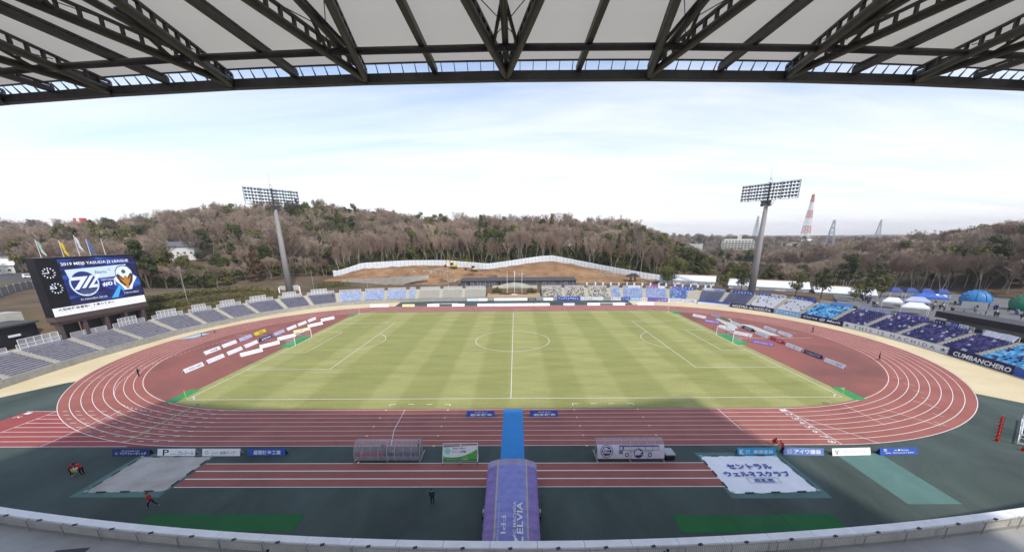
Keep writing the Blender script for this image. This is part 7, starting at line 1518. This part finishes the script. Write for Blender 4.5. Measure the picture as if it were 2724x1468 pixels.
def inflatable(x, y, m_, m2, lb):
    t = thing('inflatable_dome', lb, 'inflatable', (x, y, 4.12), -.8, 'plain inflatables on the plaza'); mb = MB(); mb.ball((0, 0, 1.8), (3.2, 2.3, 2.7), 20, 12); part(mb, 'dome', m_, t, True)
    for k in range(5): mb = MB(); a = math.pi*(k+.5)/5; mb.path([(3.25*math.cos(q)*math.cos(a), 2.35*math.cos(q)*math.sin(a), 1.8+2.75*math.sin(q)) for q in np.linspace(.05, math.pi-.05, 10)], .10, 6); part(mb, 'seam_tube', m2, t, True)
inflatable(135.5, 19.5, mat('inflatable_blue', (0.05, 0.22, 0.48), .45, .08, .5), mat('inflatable_blue', (0, 0, 0)), 'plain sky blue inflatable on the plaza')
inflatable(140.5, 12.0, mat('inflatable_green', (0.02, 0.22, 0.12), .45, .08, .5), mat('inflatable_brown', (0.16, 0.08, 0.06), .45, .08, .5), 'plain green and brown inflatable on the plaza')
mb = MB(); mb.box((0, 0, 1.3), (4.6, .1, 2.0)); o = mb.build('display_panel', M_galv); o.location = (127.5, 13.0, 4.12); o.rotation_euler = (0, 0, -.8); tag(o, 'pale display panel in front of the blue inflatable', 'panel')
mb = MB(); mb.box((0, 0, 1.2), (5.5, 2.4, 2.4)); mb.box((0, 0, 2.45), (5.7, 2.6, .12)); o = mb.build('dark_stall', M_black); o.location = (134.5, 4.0, 4.12); o.rotation_euler = (0, 0, -.8); tag(o, 'black stall below the green inflatable', 'stall')
def van(x, y, z, rz, m_, lb):
    t = thing('parked_van', lb, 'van', (x, y, z), rz); mb = MB(); P_ = [(-2.2, .35), (2.1, .35), (2.2, .9), (1.5, 1.15), (1.05, 1.95), (-2.1, 1.95), (-2.2, 1.2)]
    mb.add([(a, -.85, b) for a, b in P_]+[(a, .85, b) for a, b in P_], [(i, (i+1) % 7, 7+(i+1) % 7, 7+i) for i in range(7)]+[tuple(range(6, -1, -1)), tuple(range(7, 14))]); part(mb, 'body', m_, t)
    for a in (-1.4, 1.35):
        for s in (-.82, .82): mb = MB(); mb.tube((a, s-.1, .33), (a, s+.1, .33), .33, None, 14); part(mb, 'wheel', M_black, t)
    for s in (-.87, .87): mb = MB(); mb.box((-.3, s, 1.52), (2.3, .03, .5)); part(mb, 'side_window', M_glass, t)
    mb = MB(); mb.add([(1.52, -.7, 1.17), (1.52, .7, 1.17), (1.1, .7, 1.9), (1.1, -.7, 1.9)], [(0, 1, 2, 3)]); part(mb, 'windscreen', M_glass, t)
van(157, 5, 4.12, .8, M_galv, 'silver grey van at the far right of the plaza'); van(-226, 82, H(-226, 82), .9, M_white, 'white van on the car park left of the scoreboard'); van(-236, 66, H(-236, 66), 1.2, M_dark, 'dark van on the car park at the far left'); van(212, 112, H(212, 112)+.1, .5, M_white, 'white van on the field track at the right')
cpk = MB(); A = [(-205+k*-6, 60+k*4) for k in range(9)]; cpk.strip([(x, y-10, H(x, y-10)+.12) for x, y in A], [(x, y+8, H(x, y+8)+.12) for x, y in A]); struct(cpk, 'car_park', mat('tarmac', (0.09, 0.09, 0.09), .9, .15, .4))
t = thing('mesh_fence', 'grey mesh fence along the bank left of the scoreboard', 'fence', (-150, 20, H(-150, 20)), 0, None, world=True)
for k in range(14):
    a = (-128-k*3.6, -8+k*4.2); b = (-128-(k+1)*3.6, -8+(k+1)*4.2); mb = MB(); za, zb2 = H(*a), H(*b); mb.add([(*a, za), (*b, zb2), (*b, zb2+2.4), (*a, za+2.4), (a[0]-.04, a[1], za), (b[0]-.04, b[1], zb2), (b[0]-.04, b[1], zb2+2.4), (a[0]-.04, a[1], za+2.4)], [(0, 1, 2, 3), (7, 6, 5, 4), (3, 2, 6, 7)]); part(mb, 'mesh_panel', mat('fence_grey', (0.30, 0.29, 0.27), .7, .1, 1), t)
    mb = MB(); mb.bar((a[0]+.05, a[1], za), (a[0]+.05, a[1], za+2.6), .1); part(mb, 'post', M_white, t)
# ================================================================ trees
M_bark = mat('bark_pale', (0.25, 0.215, 0.175), .9, .25, 2); M_barkd = mat('bark_dark', (0.12, 0.095, 0.075), .9, .25, 2)
TW = [mat('twigs_%d' % i, c, .9, 0, .07, 0, col2=c2, detail=2) for i, (c, c2) in enumerate((((0.270, 0.195, 0.148), (0.380, 0.280, 0.215)), ((0.310, 0.240, 0.180), (0.410, 0.325, 0.245)), ((0.235, 0.175, 0.135), (0.330, 0.250, 0.195))))]
def bare_tree(seed, h=15.0, spread=0.42, lean=0.0, multi=1, trunk_m=None, tw=0, bole=.32):
    r = random.Random(seed); tk = MB(); cr_ = MB()
    def twig(p, d, L_):
        for _ in range(3):
            q = (d+Vector((r.uniform(-.8, .8), r.uniform(-.8, .8), r.uniform(-.25, .75)))).normalized()*L_*r.uniform(.5, 1.1); s = q.orthogonal().normalized()*(.030+.025*r.random())
            cr_.add([p-s, p+s, p+q], [(0, 1, 2)])
    def grow(p, d, L_, rad, lev):
        n = 3 if lev == 0 else 2; mb = tk if lev < 2 else cr_
        for k in range(n):
            d = (d+Vector((r.uniform(-.16, .16), r.uniform(-.16, .16), r.uniform(-.02, .14)))).normalized(); q = p+d*(L_/n); r2 = rad*(.86 if k < n-1 else .78); mb.tube(p, q, rad, r2, 5 if lev == 0 else (4 if lev == 1 else 3), 0, False); p, rad = q, r2
            if lev >= 2: twig(p, d, 1.1)
            if lev >= 1 and k == 0 and lev < 4: br(p, d, L_*.55, rad*.6, lev)
        if lev < 4:
            for _ in range(3 if lev < 3 else 2): br(p, d, L_*r.uniform(.60, .80), rad*.72, lev)
        else:
            for _ in range(3): twig(p, d, 1.3)
    def br(p, d, L_, rad, lev):
        a = r.random()*6.283; o = d.orthogonal().normalized(); o = o*math.cos(a)+d.cross(o)*math.sin(a); nd = (d*1.0+o*r.uniform(.35, .8)*spread*2.0+Vector((0, 0, .12))).normalized(); grow(p, nd, L_, max(rad, .02), lev+1)
    for m_ in range(multi):
        a = 2.1*m_+seed; d0 = Vector((math.cos(a)*.18*(multi > 1)+lean, math.sin(a)*.18*(multi > 1), 1)).normalized(); grow(Vector((0, 0, -.4)), d0, h*bole, h*.0125/(1 if multi == 1 else 1.3), 0)
    top = max(v[2] for v in cr_.v); sc = h/top
    for mb in (tk, cr_): mb.v = [(v[0]*sc, v[1]*sc, v[2]*sc if v[2] > 0 else v[2]) for v in mb.v]
    return tk.mesh('trunk', trunk_m or M_bark), cr_.mesh('crown', TW[tw])
def ever_tree(seed, h=13, w=4.5, m_=None, cone=False, n=2000, size=.34):
    r = random.Random(seed); tk = MB(); cr_ = MB(); tk.tube((0, 0, -.5), (r.uniform(-.3, .3), r.uniform(-.3, .3), h*.8), h*.020, h*.006, 6)
    blobs = []
    for k in range(15 if not cone else 12):
        f = k/(14 if not cone else 11)
        if cone: z = h*(.18+.78*f); rad = w*.5*(1.05-f)+.3; a = k*2.4; off = rad*.35
        else: z = h*(.30+.62*r.random()); rad = w*(.20+.16*r.random()); a = r.random()*6.28; off = w*.42*math.sqrt(max(.05, 1-((z/h-.58)/.42)**2))*r.uniform(.5, 1)
        blobs.append(((off*math.cos(a), off*math.sin(a), z), (rad, rad, rad*(.75 if not cone else .9))))
        tk.tube((0, 0, z*.75), (off*math.cos(a)*.9, off*math.sin(a)*.9, z), h*.006, h*.003, 4)
    for c, rd in blobs: leaf_blob(cr_, c, rd, n//len(blobs), size, r)
    return tk.mesh('trunk', M_barkd), cr_.mesh('crown', m_ or LF_dark)
TALL = [bare_tree(61, 18, .30, .04, tw=1, bole=.44, trunk_m=mat('bark_silver', (0.40, 0.35, 0.28), .9, .2, 2)), bare_tree(62, 18, .32, -.08, 2, tw=0, bole=.40, trunk_m=mat('bark_silver', (0, 0, 0))), bare_tree(63, 18, .28, .02, tw=2, bole=.48, trunk_m=mat('bark_silver', (0, 0, 0)))]
BARE = [bare_tree(1, 15, .42, tw=0), bare_tree(2, 15, .36, tw=1), bare_tree(3, 15, .50, tw=0, bole=.26), bare_tree(4, 15, .40, .10, 2, tw=2), bare_tree(5, 15, .46, -.06, tw=1, bole=.24), bare_tree(6, 15, .34, .05, 3, tw=0)]
EVER = [ever_tree(11, 13, 5.2, LF_dark), ever_tree(12, 13, 6.4, LF_olive), ever_tree(13, 14, 5.0, LF_olive), ever_tree(14, 13, 6.0, LF_dark, n=2300)]
CEDAR = [ever_tree(21, 17, 5.0, LF_dark, True), ever_tree(22, 17, 5.6, LF_olive, True, 2200)]
BUSH = [ever_tree(31, 5.5, 5.5, LF_dark, False, 1100, .30), ever_tree(32, 4.5, 5.0, LF_olive, False, 1000, .30)]
RUST = [ever_tree(41, 12, 4.6, LF_brown, True, 1500)]
KIND = {'tall': (TALL, 'tall bare tree with pale trunk'), 'bare': (BARE, 'bare grey brown deciduous tree'), 'ever': (EVER, 'dense dark evergreen tree'), 'cedar': (CEDAR, 'tall pointed evergreen tree'), 'bush': (BUSH, 'round dark evergreen bush'), 'rust': (RUST, 'rust brown conifer')}
spots = []      # (x, y, kind, variant, scale, rot)
tr_ = random.Random(5)
CL = [(-214, 118, 22), (-183, 117, 13), (-216, 182, 20), (-140, 113, 16), (-114, 130, 14), (-128, 168, 18), (-92, 130, 10), (60, 127, 13), (77, 142, 14), (84, 160, 14), (92, 150, 12), (105, 132, 12), (108, 112, 9), (100, 180, 16), (-60, 190, 12), (-160, 200, 16), (245, 136, 26), (270, 105, 22), (230, 70, 14), (200, 30, 26), (215, 60, 24), (190, 60, 16), (240, 20, 24)]
def evergreen_here(x, y):
    q_ = nz.noise(Vector((x*.022, y*.022, 7)))+.35*nz.noise(Vector((x*.07, y*.07, 3))); p = .78 if q_ > .16 else .10
    for cx, cy, r in CL:
        d = math.hypot(x-cx, y-cy)
        if d < r: p = max(p, .85*(1-.4*d/r))
    return p
def blocked(x, y):
    if x < 150 and y < fence_y(max(-89, min(74, x)))+6 and -92 < x < 76: return True
    if dist_wall(x, y)[0] < STAND_D+4: return True
    if x > -92 and x < 76 and y < fence_y(x)+2.0: return True
    for cx, cy, r in ((-196, 108, 10), (-186, 122, 8), (39, 190, 9), (52, 178, 7), (-258, 92, 10), (-285, 120, 9), (79, 80, 13), (103, 62, 15), (120, 46, 10), (-87.4, 53.6, 7), (315, 447, 30), (258, 470, 22), (320, 298, 9)):
        if math.hypot(x-cx, y-cy) < r: return True
    if -245 < x < -195 and 45 < y < 100 and abs((y-60)-(-205-x)*4/6) < 13: return True
    if 98 < x < 163 and -40 < y < 50: return True
    if -200 < x < -90 and y < float(np.interp(x, [-200, -165, -150, -132, -122, -112, -101, -94], [80, 66, 44, 40, 52, 66, 80, 90])): return True
    return False
HG = {'bare': 17, 'tall': 20, 'ever': 15.5, 'cedar': 19.5, 'rust': 14, 'bush': 6.5}
PRO_A = [17.0, 18.1, 20.5, 23.0, 25.3, 27.7, 30.4, 38.7, 42]
PRO_E = [.06, .033, .0188, -.0002, -.0196, -.0427, -.054, -.052, -.02]
def try_add(x, y, step):
    if blocked(x, y): return
    az = math.atan2(x-.9, y+87); 
    if abs(az) > .98: return
    if x > 130 and y < 250:       # valley floor on the right: thinner
        hgt = H(x, y)
        if hgt < 1.5 and tr_.random() < .45 and y > 60: pass
    pe = evergreen_here(x, y); q = tr_.random()
    if q < pe: k = 'cedar' if tr_.random() < .05 else 'ever'
    elif q < pe+.012: k = 'rust'
    else: k = 'bare'
    s = tr_.uniform(.85, 1.38)*(1.05 if k == 'ever' else 1)
    if k == 'bare' and tr_.random() < .25: k = 'tall'; s *= .85
    if math.degrees(az) > 17.5:
        cap = float(np.interp(math.degrees(az), PRO_A, PRO_E)); zt_ = 24.8+cap*math.hypot(x-.9, y+87); room = zt_-H(x, y)
        if x < 175 and room < 4: return
        if x < 175: s = min(s, room/HG[k])
    D_ = math.hypot(x-.9, y+87); ad_ = math.degrees(az)
    if -43.4 < ad_ < -37.6 and D_ < 270:
        if tr_.random() < .4: return
        k = 'bush'; s *= .8
    spots.append((x, y, k, tr_.randrange(len(KIND[k][0])), s, tr_.random()*6.28))
st = 8.3
for j in range(int((262-40)/st)):
    for i in range(int(620/st)):
        x = -470+i*st+tr_.uniform(-2.9, 2.9); y = 44+j*st+tr_.uniform(-2.9, 2.9)
        fy_ = float(np.interp(x, _fx, _fy))
        if x < 150 and y > fy_-(6 if x > -92 else 46): try_add(x, y, st)
for j in range(34):
    for i in range(34):
        x = 118+i*8.2+tr_.uniform(-3, 3); y = -8+j*8.2+tr_.uniform(-3, 3)
        if y < 52 and x < 166: continue
        if 172 < x < 215 and 88 < y < 118: continue
        if x > 150 or y > 60: try_add(x, y, 8.2)
for j in range(26):
    for i in range(24):
        x = 164+i*6.2+tr_.uniform(-2.5, 2.5); y = -12+j*6.2+tr_.uniform(-2.5, 2.5)
        if 172 < x < 215 and 88 < y < 118: continue
        if tr_.random() < .75: try_add(x, y, 6)
# front rank: pale trunks standing just behind the hoarding, evergreen undergrowth between them
fc2, _q = catmull(FEN, 4.3)
for p in fc2:
    x = p[0]+tr_.uniform(-2, 2); y = p[1]+tr_.uniform(2.0, 8); spots.append((x, y, 'tall', tr_.randrange(3), tr_.uniform(.75, 1.12), tr_.random()*6.28))
    if tr_.random() < .5: spots.append((p[0]+tr_.uniform(-2, 2), p[1]+tr_.uniform(3, 14), 'tall', tr_.randrange(3), tr_.uniform(.8, 1.15), tr_.random()*6.28))
    for q in range(3): spots.append((p[0]+tr_.uniform(-2.5, 2.5), p[1]+tr_.uniform(6+4*q, 11+5*q), 'bush' if q < 2 else 'ever', tr_.randrange(2), tr_.uniform(.9, 1.45) if q < 2 else tr_.uniform(.55, .8), tr_.random()*6.28))
for k in range(26):   # wood edge along the bank on the left
    x = -93-k*3.0; y = float(np.interp(x, [-200, -165, -150, -132, -122, -112, -101, -94], [82, 67, 45, 42, 54, 68, 81, 91]))+tr_.uniform(0, 3); spots.append((x, y, 'bare', tr_.randrange(6), tr_.uniform(.5, .72), tr_.random()*6.28))
    spots.append((x+tr_.uniform(-2, 2), y+tr_.uniform(3, 8), 'bush', tr_.randrange(2), tr_.uniform(.8, 1.3), tr_.random()*6.28))
for x, y, s in ((-20.5, 150, 1.45), (-17.5, 152, 1.3), (57, 117, 1.15), (62, 119, 1.25), (66, 116, 1.1), (70, 121, 1.2), (76, 124, 1.15), (-86, 118, .9)): spots.append((x, y, 'cedar', tr_.randrange(2), s, tr_.random()*6.28))
spots = [s for s in spots if not (dist_wall(s[0], s[1])[0] < STAND_D+3.5)]
def app(s):
    D = math.hypot(s[0]-.9, s[1]+87); return -(15*s[4])/D
spots.sort(key=app)
LIM = 288
protos = {}
def region(x, y):
    a = math.degrees(math.atan2(x-.9, y+87))
    if x > 130: return 'on the wooded rise at the right' if a > 44 else 'in the valley right of the right floodlight'
    if a < -44: return 'behind the scoreboard'
    if a < -36: return 'between the houses and the left hill'
    if a < -29: return 'left of the left floodlight'
    if a < -23: return 'right of the left floodlight'
    if a < -12: return 'behind the left part of the hoarding'
    if a < 0: return 'behind the middle of the hoarding'
    if a < 10: return 'behind the high part of the hoarding'
    if a < 20: return 'behind the right part of the hoarding'
    return 'on the slope running down to the right floodlight'
seen = {}
for x, y, k, v, s, rz in spots[:LIM]:
    tm, cm = KIND[k][0][v]; reg = region(x, y); c = seen.get((k, reg), 0); seen[(k, reg)] = c+1
    lb = f'{KIND[k][1]} {reg}'
    nm = {'tall': 'pale_trunk_tree', 'bare': 'bare_tree', 'ever': 'evergreen_tree', 'cedar': 'cedar_tree', 'bush': 'evergreen_bush', 'rust': 'rust_conifer'}[k]
    e = bpy.data.objects.new(nm, None); COL.objects.link(e); e.location = (x, y, H(x, y)); e.rotation_euler = (0, 0, rz); e.scale = (s, s, s*tr_.uniform(.92, 1.1)); e['label'] = lb; e['category'] = 'tree' if k != 'bush' else 'bush'; e['group'] = f'{KIND[k][1]}{"es" if k == "bush" else "s"} {reg}'
    obj_from(tm, 'trunk', e); obj_from(cm, 'crown', e)
# single trees that stand out
def single(x, y, z, meshes, s, lb, nm, sq=1.0):
    e = bpy.data.objects.new(nm, None); COL.objects.link(e); e.location = (x, y, z); e.scale = (s, s, s*sq); e['label'] = lb; e['category'] = 'tree'; obj_from(meshes[0], 'trunk', e); obj_from(meshes[1], 'crown', e)
single(70.5, 76, 3.6, ever_tree(51, 11, 9.5, LF_olive, False, 3600, .32), 1.0, 'broad round olive tree at the right end of the hoarding', 'broad_tree')
PR = ever_tree(52, 9, 4.6, LF_olive, False, 900, .30); PR2 = ever_tree(53, 9, 5.0, LF_dark, False, 800, .30)
for i, (x, y, s, lb) in enumerate(((81.5, 55, .8, 'small pruned tree behind the grey navy seats, leftmost'), (86.5, 51.5, .95, 'small pruned tree left of the right floodlight mast'), (98.5, 40, 1.0, 'small pruned tree behind the white seats, left one'), (103, 34.5, 1.15, 'larger pruned tree behind the white and cyan seats'), (107.5, 27.5, .7, 'small pruned tree behind the cyan seats'), (113, 30, .8, 'small bushy tree at the left edge of the plaza'), (121, 33, .95, 'dark bushy tree behind the plaza tents'), (129, 44, 1.2, 'larger dark tree at the back of the plaza'))): single(x, y, max(3.6, H(x, y)), PR if i % 2 == 0 else PR2, s, lb, 'pruned_tree')
# the rest of the woods: one mass
def wood(name, pts, label, scale_mul=1.0):
    src = bpy.data.collections.new(name+'_kinds'); kinds = []
    for k in ('bare', 'tall', 'ever', 'cedar', 'bush', 'rust'):
        for v in range(len(KIND[k][0])):
            tm, cm = KIND[k][0][v]; bm_ = bmesh.new(); bm_.from_mesh(tm); nf = len(bm_.faces); bm_.from_mesh(cm); bm_.faces.ensure_lookup_table()
            for f in bm_.faces[nf:]: f.material_index = 1
            me = bpy.data.meshes.new('wood_kind'); bm_.to_mesh(me); bm_.free(); me.materials.append(tm.materials[0]); me.materials.append(cm.materials[0])
            o = bpy.data.objects.new('k%02d' % len(kinds), me); src.objects.link(o); kinds.append((k, v))
    me = bpy.data.meshes.new(name); me.from_pydata([(p[0], p[1], H(p[0], p[1])) for p in pts], [], [])
    a = me.attributes.new('kind', 'INT', 'POINT'); a.data.foreach_set('value', [kinds.index((p[2], p[3])) for p in pts])
    a = me.attributes.new('size', 'FLOAT', 'POINT'); a.data.foreach_set('value', [p[4]*scale_mul for p in pts])
    a = me.attributes.new('turn', 'FLOAT', 'POINT'); a.data.foreach_set('value', [p[5] for p in pts])
    o = bpy.data.objects.new(name, me); COL.objects.link(o); o['kind'] = 'stuff'; o['label'] = label; o['category'] = 'woodland'
    g = bpy.data.node_groups.new(name+'_scatter', 'GeometryNodeTree'); g.interface.new_socket('Geometry', in_out='INPUT', socket_type='NodeSocketGeometry'); g.interface.new_socket('Geometry', in_out='OUTPUT', socket_type='NodeSocketGeometry')
    gi = g.nodes.new('NodeGroupInput'); go_ = g.nodes.new('NodeGroupOutput'); ip = g.nodes.new('GeometryNodeInstanceOnPoints'); ci = g.nodes.new('GeometryNodeCollectionInfo'); ci.inputs['Collection'].default_value = src; ci.inputs['Separate Children'].default_value = True; ci.inputs['Reset Children'].default_value = True
    def attr(nm, ty): n = g.nodes.new('GeometryNodeInputNamedAttribute'); n.data_type = ty; n.inputs['Name'].default_value = nm; return n.outputs['Attribute']
    ip.inputs['Pick Instance'].default_value = True
    g.links.new(gi.outputs[0], ip.inputs['Points']); g.links.new(ci.outputs[0], ip.inputs['Instance']); g.links.new(attr('kind', 'INT'), ip.inputs['Instance Index']); g.links.new(attr('size', 'FLOAT'), ip.inputs['Scale'])
    cx = g.nodes.new('ShaderNodeCombineXYZ'); g.links.new(attr('turn', 'FLOAT'), cx.inputs['Z']); g.links.new(cx.outputs[0], ip.inputs['Rotation']); g.links.new(ip.outputs[0], go_.inputs[0])
    md = o.modifiers.new('scatter', 'NODES'); md.node_group = g
    return o
wood('hillside_wood', spots[LIM:], 'brown leafless wood with dark evergreens covering the hillside')
far_pts = []
for j in range(60):
    for i in range(120):
        D = 300+j*15.0; a = -.97+1.94*(i+.5)/120+tr_.uniform(-.006, .006); D += tr_.uniform(-6, 6); x = .9+D*math.sin(a); y = -87+D*math.cos(a)
        if -470 < x < 150 and y < 268: continue
        if 118 < x < 397 and -8 < y < 271: continue
        if tr_.random() < max(0, (D-300)/1500): continue
        if blocked(x, y): continue
        if 225 < x < 400 and 360 < y < 500 and tr_.random() < .8: continue
        z = H(x, y); sc_ = tr_.uniform(.8, 1.2)
        if 20 < math.degrees(a) < 38.7 and D < 655:
            room = 24.8+float(np.interp(math.degrees(a), PRO_A, PRO_E))*D-z
            if room < 4: continue
            sc_ = min(sc_, room/17.5)
        if z < -3 and tr_.random() < .4 : continue
        pe = evergreen_here(x, y)*.6; k = 'ever' if tr_.random() < pe else 'bare'
        far_pts.append((x, y, k, tr_.randrange(len(KIND[k][0])), sc_, tr_.random()*6.28))
wood('distant_wood', far_pts, 'distant brown woods on the far ridges', 1.0)
# ================================================================ thin winter haze
hb = MB(); hb.box((0, 1750, 54), (8100, 4700, 136)); hz_o = hb.build('haze', None)
hz_o.data.materials.clear()
hm = bpy.data.materials.new('haze_air'); hm.use_nodes = True; ht = hm.node_tree; ht.nodes.clear()
ho = ht.nodes.new('ShaderNodeOutputMaterial'); hv_ = ht.nodes.new('ShaderNodeVolumePrincipled'); hv_.inputs['Color'].default_value = (0.93, 0.95, 0.98, 1); hv_.inputs['Density'].default_value = 0.00020; hv_.inputs['Anisotropy'].default_value = 0.2
ht.links.new(hv_.outputs[0], ho.inputs['Volume']); hz_o.data.materials.append(hm); hz_o['kind'] = 'stuff'
S.cycles.volume_bounces = 0
